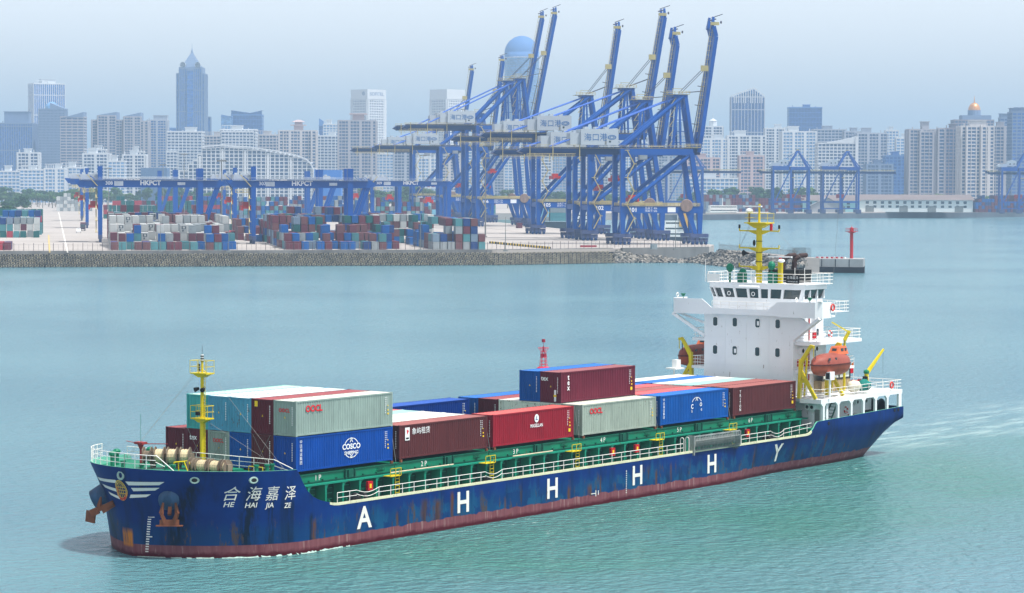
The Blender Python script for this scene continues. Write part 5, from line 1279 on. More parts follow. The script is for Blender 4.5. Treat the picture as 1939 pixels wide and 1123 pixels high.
# ------------------------------------------------------------------ yard gantry cranes
def rmg(pxl, pxr, pyb, zb_, lab, txt='HKPCT', num='308', cant=8, br=True, legtop=6, cl=None):
    p = ground(pxl, pyb); u0, v0 = toUV(p); q = ground(pxr, pyb-1.5); G = toUV(q)[0]-u0; k = (p-CAM).dot(fw)/FPX
    t = thing('yard_gantry_crane', lab, 'gantry crane', (p.x,p.y,LZ), URZ, 'blue gantry cranes over the container yard'); W = 14; z = zb_
    cl = cant if cl is None else cl
    for y in (0, W):
        b = MB(); b.bar((0,y,2),(0,y,z+2.5+(legtop if y == 0 else 0)*.7),1.7,1.6,2.2,1.9); b.bar((-1.2,y,z+1),(-4,y,z+3),.4); b.build('leg', CB, t)
        b = MB(); b.bar((G,y,3),(G,y,z+legtop),2.2,2.0,3.0,2.2)
        if br: b.bar((G+.6,y,4),(G+7.5,y,z),1.5,1.4); b.box(G-1,G+2,y-1,y+1,2.6,4.4)
        b.build('leg', CB, t)
    b = MB()
    for x in (0, G):
        b.box(x-.8,x+.8,-3,W+3,1.4,3.0)
        for y in (-2.4,-.8,W-.8,W+.8): b.box(x-.5,x+.5,y,y+1.4,0,1.4)
    b.build('bogie', BOG, t)
    b = MB()
    for y in (0,W): b.extr([(-cl-2,z+1.2),(-cl,z-1.5),(G+cant-.6,z-1.5),(G+cant+1.4,z-.2),(G+cant+1.4,z+.6),(G+cant-.4,z+1.3),(-cl-2,z+1.5)],y-1.0,y+1.0,'y')
    b.box(-1,1,0,W,z-1,z+1); b.box(G-1,G+1,0,W,z-1,z+1)
    gb = b.build('main_beam', CB, t)
    mx_ = G*.5
    text('beam_lettering', txt, CTX, gb, (mx_,-1.03,z-.55), (1,0,0), (0,0,1), 2.5, .04); text('beam_number', num, CTX, gb, (2.0,-1.03,z-.45), (1,0,0), (0,0,1), 1.9, .02, 'LEFT')
    b = MB(); b.box(mx_-14,mx_-10.5,-1.05,-1.01,z-.9,z+.9); b.box(mx_+10.5,mx_+13.5,-1.05,-1.01,z-.55,z+.55); b.build('beam_plate', paint('plate_pale', S(190,200,214), .5, .1), gb)
    b = MB(); b.box(-cl,G+cant-1,-1.7,-1.0,z+1.3,z+1.42); rail(b,[(-cl,-1.6,z+1.4),(G+cant-1,-1.6,z+1.4)],1.0,3,(1,.5),.045); b.build('walkway', CWH, t)
    b = MB(); zz = 4
    for i in range(4): b.bar((-1.6,-1.2,zz+i*(z-5)/4),( -1.6,2.2,zz+(i+1)*(z-5)/4),.4,.25); b.box(-2.0,-.9,-1.4,-.6,zz+i*(z-5)/4-.1,zz+i*(z-5)/4+.1)
    rail(b,[(-cl+1,-1.6,z-3.2),(-cl+6,-1.6,z-3.2)],1.1,1.5,(1,.5),.1); b.box(-cl+1,-cl+6,-2,-1.2,z-3.4,z-3.2); b.bar((-cl+3,-1.5,z+3.5),(-1,-1.5,z-1),.5,.3); b.build('stairs', CY, t)
    b = MB(); b.box(-cl+.5,-cl+8,1,W-1,z+1.6,z+3.6); b.box(-cl+8,-cl+9,3,W-4,z+1.6,z+3.5); 
    for i in range(3): b.box(-cl+1+i*2.3,-cl+2.4+i*2.3,3,6,z+3.6,z+4.3)
    b.build('trolley_house', paint('trolley_grey', S(170,178,186), .5, .1), t)
    b = MB(); xs = -2.5 if br else G*.75; zs = z-9.5
    b.box(xs-1.6,xs+1.6,1,12,zs,zs+.7); b.box(xs-1.4,xs+1.4,4,9,zs+.7,zs+2.6); b.box(xs-2,xs-1.4,.6,12.4,zs-.7,zs+1.2); b.box(xs+1.4,xs+2,.6,12.4,zs-.7,zs+1.2); b.build('spreader', CRED, t)
    b = MB(); [b.tube((xs+sx,y,zs+1),(xs+sx,y,z),.06,3) for sx in (-1.2,1.2) for y in (3,10)]; b.build('hoist_ropes', GREY, t)
rmg(190, 377, 459, 23.0, 'near left blue yard gantry crane over the white reefer stacks', num='308')
rmg(480, 657, 462, 23.0, 'blue yard gantry crane in the middle of the picture over mixed stacks', num='307')
rmg(165, 330, 432, 23.5, 'blue yard gantry crane standing just behind the near left one', num='334')
rmg(445, 600, 440, 23.5, 'blue yard gantry crane standing just behind the middle one', num='306')
rmg(155, 300, 418, 23.8, 'third blue yard gantry crane deep in the left block', num='333')
rmg(425, 575, 420, 23.8, 'third blue yard gantry crane deep in the middle block', num='305')
rmg(705, 838, 432, 23.0, 'square-shouldered blue yard gantry crane left of the quay cranes', num='309', cant=.6, br=False, legtop=-1.2, cl=.6)
rmg(690, 745, 421, 23.2, 'small-looking blue yard gantry crane far behind in the right block', num='310', cant=.6, br=False, legtop=-1.2, cl=.6)
rmg(600, 690, 418, 23.6, 'distant blue yard gantry crane between middle and right blocks', num='311', cant=1, br=False, legtop=-1, cl=.6)

# ------------------------------------------------------------------ yard containers
def yard_mesh(L, kind=0):
    b = MB(); W, H = 2.44, 2.75
    side = []
    n = int(L/.6)
    for s in (-1,1):
        rows = []
        for i in range(n*2+1):
            y = -L/2+.1+(L-.2)*i/(n*2); o = .05 if i % 2 else 0; rows.append([(s*(W/2-.03-o),y,.12),(s*(W/2-.03-o),y,H-.1)])
        b.grid(rows, 0)
    b.box(-W/2,W/2,-L/2,L/2,H-.1,H,2); b.box(-W/2,W/2,-L/2,L/2,0,.12,1)
    for x in (-1,1):
        for y in (-1,1): b.box(x*W/2-(.14 if x > 0 else 0),x*W/2+(.14 if x < 0 else 0),y*L/2-(.14 if y > 0 else 0),y*L/2+(.14 if y < 0 else 0),.12,H-.1,1)
    b.box(-W/2+.1,W/2-.1,L/2-.12,L/2-.06,.1,H-.1,0); b.box(-W/2+.1,-.03,-L/2+.05,-L/2+.1,.16,H-.14,0); b.box(.03,W/2-.1,-L/2+.05,-L/2+.1,.16,H-.14,0)
    for x in (-.85,-.35,.35,.85): b.box(x-.03,x+.03,-L/2+.01,-L/2+.05,.16,H-.14,1)
    if kind: b.box(-.75,.75,-L/2-.02,-L/2+.04,H-1.35,H-.35,3); b.box(-.55,-.1,-L/2-.03,-L/2,.5,1.1,3); b.lathe((.0,-L/2-.03,H-.85),[(0,0),(.42,0)],8,'y',1)
    me = b.mesh('shipping_container_'+str(L)); return me
YM = {20: yard_mesh(6.06), 40: yard_mesh(12.19), 'r': yard_mesh(12.19, 1)}
YC = {}
for k, c in dict(blue=S(0,84,156), navy=S(20,58,118), maroon=S(100,42,56), brown=S(108,66,68), red=S(146,48,60), green=S(16,84,84), teal=S(70,126,134), grey=S(140,148,152), white=S(178,182,182), slate=S(110,130,150), sky=S(120,176,200)).items(): YC[k] = paint('yard_'+k, c, .55, .12, .4, rust=.12, rnd=.12)
DKV = paint('reefer_vent', S(60,70,78), .6, .3)
for me in YM.values():
    for k in range(4): me.materials.append(YC['white'] if k != 3 else DKV)
NY = [0]; ORDN = ['first','second','third','fourth','fifth','sixth','seventh','eighth','ninth','tenth','eleventh','twelfth','thirteenth','fourteenth','fifteenth','sixteenth','seventeenth','eighteenth']+['far']*20
TIER = ['ground level','second tier','third tier','fourth tier','fifth tier']
stuffmb = {}
def yc(u, v, tier, key, size, where, lab):
    H = 2.77; sz = 'r' if (key == 'white' and size == 40 and (int(u*3)+tier) % 3 == 0) else size
    p = UV(u, v, LZ+.02+tier*H); px = (p-CAM).dot(rt2)/(p-CAM).dot(fw)*FPX+969
    if px < -25 or px > 1960: return
    if NY[0] < 292:
        NY[0] += 1
        o = link('shipping_container', YM[sz]); o.location = p; o.rotation_euler = (0,0,URZ)
        for k in range(3): o.material_slots[k].link = 'OBJECT'; o.material_slots[k].material = YC[key]
        tag(o, lab, 'container', 'containers in the yard')
    else:
        b = stuffmb.setdefault(key, MB()); L = {20:6.06,40:12.19}[size]; a, c = UD*1.2, VD*(L/2)
        q = [p-a-c, p+a-c, p+a+c, p-a+c]; n0 = Vector((0,0,H-.1))
        b.add([tuple(x) for x in q]+[tuple(x+n0) for x in q], [(0,3,2,1),(4,5,6,7),(0,1,5,4),(1,2,6,5),(2,3,7,6),(3,0,4,7)])
def block(name, u0, v0, ncol, slots, seed, pal, pitch=2.75):
    """slots: list of (depth gap, size, [tiers per column])"""
    rg = random.Random(seed); v = v0; prev = [0]*ncol
    for si, (gap, size, hts) in enumerate(slots):
        L = 6.3 if size == 20 else 12.6; v += gap
        if isinstance(hts, tuple): lo, hi = hts; h0 = rg.randint(lo,hi); hts = []; 
        if not hts:
            for i in range(ncol):
                if rg.random() < .45: h0 = rg.randint(lo,hi)
                hts.append(h0)
        for i in range(min(ncol, len(hts))):
            h = hts[i]
            for t_ in range(h):
                lh = hts[i-1] if i else 0; rh = hts[i+1] if i+1 < len(hts) else 0
                if t_ < prev[i]-0 and t_ < lh and t_ < rh and t_ < h-1: continue
                if t_ < prev[i]-1 and t_ < h-1 and i > 0 and i < len(hts)-1: continue
                key = rg.choice(pal[min(si, len(pal)-1)])
                yc(u0+i*pitch, v+L/2, t_, key, size, name, '%s container, %s, %s column, %s row, %s' % (key, TIER[t_], ORDN[i], ORDN[si], name))
        prev = [max(p-1 if gap > 8 else p, h) for p, h in zip(prev, list(hts)+[0]*ncol)]; v += L
MIX = ['blue','maroon','brown','slate','maroon','grey','blue','brown','navy','blue','maroon','teal']; WHT = ['white','white','grey','white','maroon','white','white','brown']; DRK = ['maroon','green','navy','brown','brown','blue','slate','maroon','maroon']
def at_uv(px, py): return toUV(ground(px, py))
u, v = at_uv(217, 474)
block('left gantry block', u, v, 16, [(0,20,[1,1,0,1,1,1,1,1,1,0,1,0,2,2,1,0]),(1.5,20,[1,2,2,1,1,0,2,2,0,1,1,1,2,1,2,1]),(2,20,[1,0,2,3,1,1,1,1,2,1,3,2,3,3,1,2]),(2,40,[2,2,1,2,2,1,3,2,2,3,2,2,2,3,2,1]),(2,40,[3,3,2,3,3,2,3,3,3,2,3,3,2,2,3,2]),(3,40,(2,4)),(3,40,(3,4)),(10,40,(2,4)),(4,40,(3,4)),(10,40,(3,4)),(8,40,(3,4)),(20,40,(3,5))], 11,
      [['blue','maroon','slate','brown','teal','blue'],['blue','teal','maroon','blue','grey'],['blue','maroon','grey','maroon','teal'],WHT,WHT,WHT,WHT,WHT,WHT,['white','maroon','grey'],DRK,DRK])
u, v = at_uv(549, 473)
block('middle gantry block', u, v, 15, [(0,20,[1,1,1,0,1,1,0,1,1,0,1,1,2,0,0]),(1,20,[2,2,0,1,0,2,1,1,1,0,1,2,1,2,1]),(1.5,20,[1,2,2,2,1,3,0,3,2,2,0,1,2,3,1]),(2,40,[3,2,1,2,2,3,2,1,2,3,2,2,1,2,3]),(2,40,[2,2,4,4,4,4,3,2,3,1,3,3,2,3,2]),(4,40,(2,4)),(4,40,(2,4)),(8,40,(3,4)),(10,40,(3,5)),(10,40,(3,5))], 23, [MIX,MIX,MIX,MIX,DRK,DRK,DRK,DRK,DRK,DRK])
u, v = at_uv(455, 458)
block('column left of the middle gantry block', u+2, v, 6, [(0,20,[0,0,1,0,1,0]),(0,20,[0,0,0,1,1,0]),(2,40,[0,1,2,1,2,1]),(3,40,[2,2,2,2,1,2]),(3,40,(2,3)),(8,40,(2,3)),(8,40,(2,4))], 31, [MIX,MIX,MIX,DRK,DRK])
u, v = at_uv(826, 472.5)
block('neat stack beside the open apron', u, v, 8, [(0,20,[2,2,1,4,4,4,2,0]),(.2,20,[2,2,4,4,4,4,2,0]),(.2,40,[2,2,4,4,4,4,0,0]),(3,40,[3,1,2,4,4,3,0,0]),(4,40,(2,4)),(10,40,(1,3))], 41, [['teal','brown','navy','grey','brown','slate','grey','maroon'],['grey','brown','maroon','teal'],MIX,MIX,MIX])
u, v = at_uv(728, 462)
block('mixed stack between middle gantry and the neat stack', u, v, 9, [(0,20,[0,0,0,0,0,2,1,0,0]),(1,20,[0,2,2,0,2,3,2,0,0]),(1,40,[2,3,2,2,2,4,2,3,0]),(3,40,(3,4)),(6,40,(3,4)),(8,40,(3,4))], 47, [['blue','navy'],['maroon','brown','blue'],['teal','grey','green','maroon'],['teal','grey','white','brown'],MIX])
u, v = at_uv(4, 474)
block('far left block by the road', u-12, v, 6, [(0,20,[1,1,1,1,1,1]),(1,20,[1,1,1,1,1,1]),(1.5,20,[1,1,1,0,1,1])], 53, [['red','maroon','red'],['maroon','red','navy'],['maroon','pink'] if False else ['maroon','red']])
u, v = at_uv(8, 450)
block('roadside stack on the far left', u-6, v, 8, [(0,20,[0,2,3,3,1,1,0,1,0,1]),(2,20,[2,2,3,3,3,3,3,3,3,1]),(2,40,[3,3,3,3,3,3,3,3,3,4]),(4,40,[2,3,4,4,4,4,4,4,4,4]),(10,40,(3,4)),(14,40,(4,4))], 59, [['teal','navy','red','green','slate'],['grey','grey','white','grey','maroon'],['navy','teal','teal','slate','blue'],['navy','teal','blue'],['red','teal','slate'],['green','green']])
# deep rows at the back of the yard
for px, py, n, pal, sd in ((200,414,20,['green','green','maroon','green','red'],61),(300,412,18,['green','maroon','red','blue'],62),(440,415,14,['slate','teal','maroon','blue'],63),(560,410,18,['blue','maroon','grey','navy'],64),(700,416,14,['teal','blue','maroon','grey'],65),(850,412,12,['maroon','slate','teal','maroon'],66),(110,400,10,['grey','white'],67),(1340,401,30,['maroon','navy','maroon','slate'],68),(1850,402,26,['maroon','navy','blue','maroon'],69),(1480,401,12,['maroon','navy','brown'],70)):
    u, v = at_uv(px, py); block('far back rows', u, v, n, [(0,40,(3,5)),(20,40,(3,5))], sd, [pal, pal])
for key, b in stuffmb.items():
    o = b.build('distant_container_stacks', YC[key]); tag(o, 'mass of distant %s containers at the back of the yard' % key, None, None, 'stuff')
# ------------------------------------------------------------------ lorries, van, light masts, bollards, small things
def truck(px, py, col, lab, flip=0, box=None):
    p = ground(px, py); t = thing('lorry', lab, 'lorry', (p.x,p.y,LZ), URZ+flip)
    b = MB(); b.extr([(-1.0,.9),(-1.15,2.0),(-.85,3.2),(1.2,3.3),(1.3,.9)],-1.2,1.2,'x') if False else b.add([(x,y,z) for x in (-1.2,1.2) for y,z in ((-3,.7),(-3.1,1.9),(-2.7,3.3),(-.8,3.5),(-.8,.7))], [(0,1,2,3,4),(9,8,7,6,5),(0,5,6,1),(1,6,7,2),(2,7,8,3),(3,8,9,4),(4,9,5,0)])
    cb = b.build('cab', col, t)
    b = MB(); b.add([(-1.05,-3.1,2.0),(1.05,-3.1,2.0),(1.0,-2.8,3.0),(-1.0,-2.8,3.0)], [(0,1,2,3)]); b.build('windscreen', GLASS, cb)
    b = MB(); b.box(-1.1,1.1,-.9,9,.95,1.3); b.build('chassis', BLACK, t)
    for y in (-2.2,.4,6.6,7.9):
        for x in (-1,1): b = MB(); b.tube((x*.75,y,.5),(x*1.15,y,.5),.5,10); b.build('wheel', BLACK, t)
    if box: b = MB(); b.box(-1.22,1.22,-.4,9.2,1.35,3.9); b.box(-1.25,1.25,-.45,-.3,1.3,3.95); b.build('load', box, t)
truck(409, 445, paint('cab_white', S(220,222,222), .4, .05), 'white-cabbed lorry facing the sea wall beside the left gantry', 0, YC['slate'])
truck(439, 452, paint('cab_red', S(176,44,58), .4, .05), 'red-cabbed lorry on the lane left of the middle gantry', 0, None)
truck(393, 434, paint('cab_white', S(220,222,222)), 'second white lorry farther up the lane behind the gantry leg', 0, YC['grey'])
truck(157, 437, paint('cab_dark', S(74,66,80), .4, .05), 'dark lorry parked on the wide road by the left gantry', 0, YC['maroon'])
def van(px, py):
    p = ground(px, py); t = thing('white_van', 'small white van parked beside the dark lorry on the road', 'van', (p.x,p.y,LZ), URZ)
    b = MB(); b.add([(x,y,z) for x in (-.95,.95) for y,z in ((-2.4,.4),(-2.45,1.1),(-1.6,1.25),(-.9,2.0),(2.2,2.05),(2.4,.4))], [(0,1,2,3,4,5),(11,10,9,8,7,6)]+[(i,i+6,(i+1)%6+6,(i+1)%6) for i in range(6)]); b.build('body', WHITEC, t)
    b = MB(); b.add([(-.85,-1.55,1.3),(.85,-1.55,1.3),(.8,-.95,1.95),(-.8,-.95,1.95)], [(0,1,2,3)]); b.build('windscreen', GLASS, t)
    for y in (-1.5,1.5):
        for x in (-.9,.9): b = MB(); b.tube((x-.1,y,.38),(x+.1,y,.38),.38,10); b.build('wheel', BLACK, t)
van(149, 441)
def mast(px, py, h, lab, r=.3, heads=True):
    p = ground(px, py); t = thing('light_mast', lab, 'light mast', (p.x,p.y,LZ), URZ, 'light masts in the port')
    b = MB(); b.tube((0,0,0),(0,0,h),r,8,r*.5); b.box(-.7,.7,-.7,.7,0,.5); b.build('pole', GREY, t)
    if heads: b = MB(); b.ring((0,0,h-.4),1.6,.12,'z',12,4); [b.box(1.6*math.cos(a)-.35,1.6*math.cos(a)+.35,1.6*math.sin(a)-.35,1.6*math.sin(a)+.35,h-.9,h-.3) for a in (0,1,2,3,4,5)]; b.build('floodlights', GREY, t)
mast(420, 453, 33, 'tall light mast between the left and middle gantries')
mast(1116-10, 448, 25, 'light mast on the apron in front of crane 102', .2, False)
mast(433, 478, 13, 'thin lamp post on the sea wall left of the middle block', .12, False)
mast(304, 477, 12, 'thin lamp post on the sea wall under the left gantry', .12, False)
mast(796, 475, 13, 'thin lamp post on the sea wall before the mixed stack', .15, False)
mast(957, 476, 12, 'thin lamp post on the sea wall at the open apron', .15, False)
mast(1279, 473, 11, 'thin lamp post on the sea wall before crane 101', .15, False)
mast(919, 449, 35, 'tall light mast beside crane 106', .35)
mast(349, 420, 40, 'light mast behind the left gantry'); mast(309, 417, 34, 'light mast before the blue hoarding'); mast(206, 415, 32, 'slender light mast behind the left gantry trolley'); mast(801, 420, 40, 'light mast behind the square-shouldered gantry')
b = MB()
for i in range(26):
    p = ground(925+i*4.2, 462-(3.5 if i < 8 else 0)+i*.42); b.box(p.x-.5,p.x+.5,p.y-.5,p.y+.5,LZ,LZ+.7,i%2)
BD = [paint('block_black', S(40,40,44), .8, .2), paint('block_yellow', S(206,176,60), .8, .2)]
for i in range(22):
    p = ground(930+i*5.2, 461+i*.5)
    bm = MB(); bm.box(-.7,.7,-.5,.5,0,.8,0); bm.box(-.2,.25,-.52,.52,.1,.82,1); o = bm.build('barrier_block', BD); o.location = (p.x,p.y,LZ); o.rotation_euler = (0,0,URZ)
    tag(o, 'small black and yellow concrete barrier block in the line across the open apron', 'barrier block', 'barrier blocks across the apron')
for px, py, c, lab in ((1114,468,'red','long low red skip on the apron behind the fence'),(983,432,'maroon','lone maroon container standing on the open apron'),(1238,472,'grey','small grey kiosk behind the fence near crane 101')):
    p = ground(px, py); o = link('skip' if 'skip' in lab else 'kiosk' if 'kiosk' in lab else 'shipping_container', YM[20]); o.location = (p.x,p.y,LZ); o.rotation_euler = (0,0,URZ+(math.pi/2 if 'skip' in lab else 0)); o.scale = (.6,1,.25) if 'skip' in lab else (.8,.5,.7) if 'kiosk' in lab else (1,1,1)
    for k in range(3): o.material_slots[k].link = 'OBJECT'; o.material_slots[k].material = YC[c]
    tag(o, lab, 'skip' if 'skip' in lab else 'kiosk' if 'kiosk' in lab else 'container')

b = MB()      # stone face of the far quay
for p, q in zip(FARQ, FARQ[1:]):
    d = (q-p).normalized(); n_ = Vector((-d.y,d.x,0)); n_ = n_ if n_.dot(FH) > 0 else -n_
    a0, a1 = p-n_*.4, q-n_*.4
    b.add([(a0.x,a0.y,-1),(a1.x,a1.y,-1),(a1.x,a1.y,4.1),(a0.x,a0.y,4.1),((a0+n_).x,(a0+n_).y,4.1),((a1+n_).x,(a1+n_).y,4.1)], [(0,1,2,3),(3,2,5,4)])
tag(b.build('far_quay_wall', paint('quay_stone', S(84,92,102), .9, .3, .12)), 'dark stone face of the far quay', 'quay wall')

# a worker in an orange vest out on the apron
p = ground(1032, 441.5); me = bpy.data.meshes.new('person')
V_ = [(0,0,.92),(0,0,1.2),(0,0,1.45),(0,.01,1.52),(0,0,1.68),(.19,0,1.4),(.25,.02,1.12),(.24,-.08,.88),(-.19,0,1.4),(-.25,.0,1.12),(-.24,-.1,.88),(.1,0,.88),(.12,-.04,.48),(.13,0,.06),(-.1,0,.88),(-.12,.06,.48),(-.13,.14,.06),(.13,-.14,.04),(-.13,.0,.04)]
E_ = [(0,1),(1,2),(2,3),(3,4),(2,5),(5,6),(6,7),(2,8),(8,9),(9,10),(0,11),(11,12),(12,13),(0,14),(14,15),(15,16),(13,17),(16,18)]
me.from_pydata(V_, E_, []); o = link('person', me); o.location = (p.x,p.y,LZ); o.rotation_euler = (0,0,URZ)
md = o.modifiers.new('skin', 'SKIN'); sk = me.skin_vertices[0].data
for v, r in zip(sk, (.14,.15,.15,.06,.1,.07,.05,.035,.07,.05,.035,.09,.065,.045,.09,.065,.045,.04,.04)): v.radius = (r, r*.8)
sk[0].use_root = True; o.modifiers.new('sub', 'SUBSURF').levels = 1
pm_, pt_, pb_ = newmat('person_cloth'); N = NT(pt_); z_ = N.xyz(N.co())[2]
N.l(N.mix(N.ramp(z_, .95, .97), S(40,50,80), N.mix(N.ramp(z_, 1.5, 1.51), S(226,110,40), S(190,140,110))), pb_.inputs['Base Color']); me.materials.append(pm_)
tag(o, 'small figure in orange top and dark trousers standing alone on the open apron', 'person')
# ------------------------------------------------------------------ far quay: sheds, ships, older cranes
RZ = math.atan2(RH.y, RH.x)
def frame_at(px, d, z=LZ):
    p = level(px, 400, d); return Vector((p.x, p.y, z))
def qd(px, py, z=LZ): return (ground(px, py, z)-CAM).dot(fw)
def old_crane(px, lab):
    d = qd(px, 404.5); p = frame_at(px, d); t = thing('old_quay_crane', lab, 'quay crane', p, RZ, 'smaller blue cranes on the far quay'); k = d/FPX
    G = 14; H = 33.5; W = 13; q = lambda v: v*k
    for x in (0, 13.5, 27.5):
        b = MB(); b.bar((x,0,3),(x,0,H),1.6 if x != 13.5 else 2.2,1.4); b.bar((x,W,3),(x,W,H),1.4,1.2) if x != 13.5 else b.bar((x+2.5,W,3),(x+2.5,W,H),2.6,2.0); b.build('leg', CB, t)
        b = MB(); b.box(x-2.2,x+2.2,-1,1,.8,3.2,0); b.box(x-2.2,x+2.2,W-1,W+1,.8,3.2,0)
        for i in (-1.6,-.5,.6,1.7): b.tube((x+i,-1,.45),(x+i,1,.45),.45,8,m=1)
        b.build('bogie', [BOG, CBD], t)
    b = MB(); b.box(-1,28,-.8,.8,8.4,9.6); b.box(0,28,-.7,.7,3.6,4.4); b.bar((1,0,9),(13,0,H),.9); b.bar((14.5,0,9),(27,0,H),.9); b.box(-.8,12,-.9,W,H,H+3.2); b.box(13,28.3,-.9,W,H,H+2.6); b.build('frame', CB, t)
    b = MB(); b.box(-10,57,W/2-2,W/2+2,H-2.6,H-.9); b.box(-12,-9,W/2-1,W/2+1,H-1.8,H+.4); b.build('boom', CBD, t)
    b = MB(); rail(b,[(-11,W/2-2.2,H-.9),(57,W/2-2.2,H-.9)],1.2,2.2,(1,.5),.13); b.box(14,17,-.5,.5,H-6,H-5.4); b.box(18,20.5,W/2,W/2+1,H+14.5,H+16); b.build('walkway', CY, t)
    b = MB()
    for y in (1,W-1): b.bar((12,y,H+3),(19.2,W/2+(y-W/2)*.3,H+15),1.0); b.bar((26.8,y,H+2.4),(19.6,W/2+(y-W/2)*.3,H+15),.9)
    b.bar((20,W/2,H+14.5),(31.5,W/2,H-.6),.7); b.bar((20,W/2,H+14.5),(48,W/2,H-.6),.45) if False else None; b.bar((18.5,W/2,H+14.5),(6,W/2,H+6),.35); b.box(18,21,W/2-1.5,W/2+1.5,H+14.2,H+15); b.build('apex_frame', CB, t)
    b = MB(); b.extr([(-3,H+3.2),(4,H+3.2),(4,H+4),(11.5,H+4),(11.5,H+7.6),(9.5,H+8.6),(4.5,H+7.8),(4,H+5.8),(-1,H+5.6),(-3,H+4.6)],2,W-2,'y',0); b.box(6,7,1.9,2,H+5.2,H+6.2,1); b.box(9.2,10,1.9,2,H+5.2,H+6.2,1); b.build('machinery_house', [CWH, BLACK], t)
    b = MB(); b.box(11,17,W/2-1,W/2+1,12,15); b.build('spreader', CRED, t)
old_crane(1464, 'left one of the two older blue cranes on the far quay'); old_crane(1558, 'right one of the two older blue cranes on the far quay')
old_crane(1897, 'older blue crane at the far right edge beyond the white shed'); old_crane(1262, 'older blue crane mostly hidden behind the legs of crane 101')
def shed(name, lab, cat, px0, px1, py, ytop, dp, col, roofc, win=None, doors=(), gable=0, dd=0):
    d = qd((px0+px1)/2, py)+dd; p = frame_at((px0+px1)/2, d); k = d/FPX; w = (px1-px0)*k; h = (py-ytop)*k
    t = thing(name, lab, cat, p, RZ)
    b = MB(); b.box(-w/2,w/2,0,dp,0,h)
    if gable: b.extr([(-w/2,h),(w/2,h),(0,h+gable)],0,dp,'y')
    b.build('walls', col, t)
    b = MB()
    if gable: b.add([(-w/2-1,-1,h-.4),(0,-1,h+gable+.3),(w/2+1,-1,h-.4),(-w/2-1,dp,h-.4),(0,dp,h+gable+.3),(w/2+1,dp,h-.4)], [(0,1,4,3),(1,2,5,4)])
    else: b.add([(-w/2-1.5,-1.5,h),(w/2+1.5,-1.5,h),(w/2+1.5,dp/2,h+4.5),(-w/2-1.5,dp/2,h+4.5),(w/2+1.5,dp+1,h),(-w/2-1.5,dp+1,h)], [(0,1,2,3),(3,2,4,5)])
    b.build('roof', roofc, t)
    if win:
        st, rows_, sz = win
        for z, f in rows_:
            b = MB(); x = -w/2+st
            while x < w/2-st: b.box(x-sz/2,x+sz/2,-.12,.1,z*h,z*h+f); x += st
            b.build('window_row', GLASS, t)
    for xf in doors: b = MB(); b.box(xf*w-w/2,xf*w-w/2+7,-.15,.1,0,h*.5); b.build('door', GREY, t)
    return t
SHW = paint('shed_white', S(222,224,222), .7, .06, .05); SHT = paint('shed_teal', S(150,196,202), .7, .12, .04); RFB = paint('roof_brown', S(116,106,106), .8, .1, .05); RFBL = paint('roof_blue', S(36,112,196), .6, .08, .03); SHG = paint('shed_grey', S(150,154,160), .8, .15, .05)
shed('warehouse', 'long white quayside warehouse with two rows of small windows at far right', 'warehouse', 1628, 1842, 401.5, 379, 40, SHW, RFB, (6.2, ((.68,2.2),(.36,1.8)), 2.6), (.05,.35,.6,.84))
shed('warehouse', 'pale turquoise part of the quayside warehouse behind the older cranes', 'warehouse', 1520, 1627, 401.5, 380, 40, SHT, RFB, (6.2, ((.66,2.2),(.36,1.8)), 2.6), (.2,.6))
shed('rear_warehouse', 'long brown-roofed hall rising behind the white warehouse', 'warehouse', 1600, 1808, 384, 372, 30, SHT, RFB, (5.0, ((.4,2.0),), 2.2), (), 0, 50)
shed('gabled_hall', 'grey gable-fronted hall between the two older cranes', 'warehouse', 1536, 1596, 402, 389, 60, SHG, SHG, (9, ((.25,4),), 3), (), 6, 12)
shed('blue_roof_shed', 'long shed with bright blue roof behind the left older crane', 'warehouse', 1430, 1560, 378, 370, 40, SHG, RFBL, None, (), 0, 60)
shed('blue_roof_shed', 'blue-roofed shed behind the legs of crane 101', 'warehouse', 1300, 1400, 380, 373, 40, SHG, RFBL, None, (), 0, 60)
sh = shed('white_terminal', 'low white flat building with rooftop boxes above the warehouses', 'building', 1630, 1728, 372, 350, 40, SHW, SHW, (14, ((.45,2.5),), 9), (), 0, 260)
def building_parts(): pass
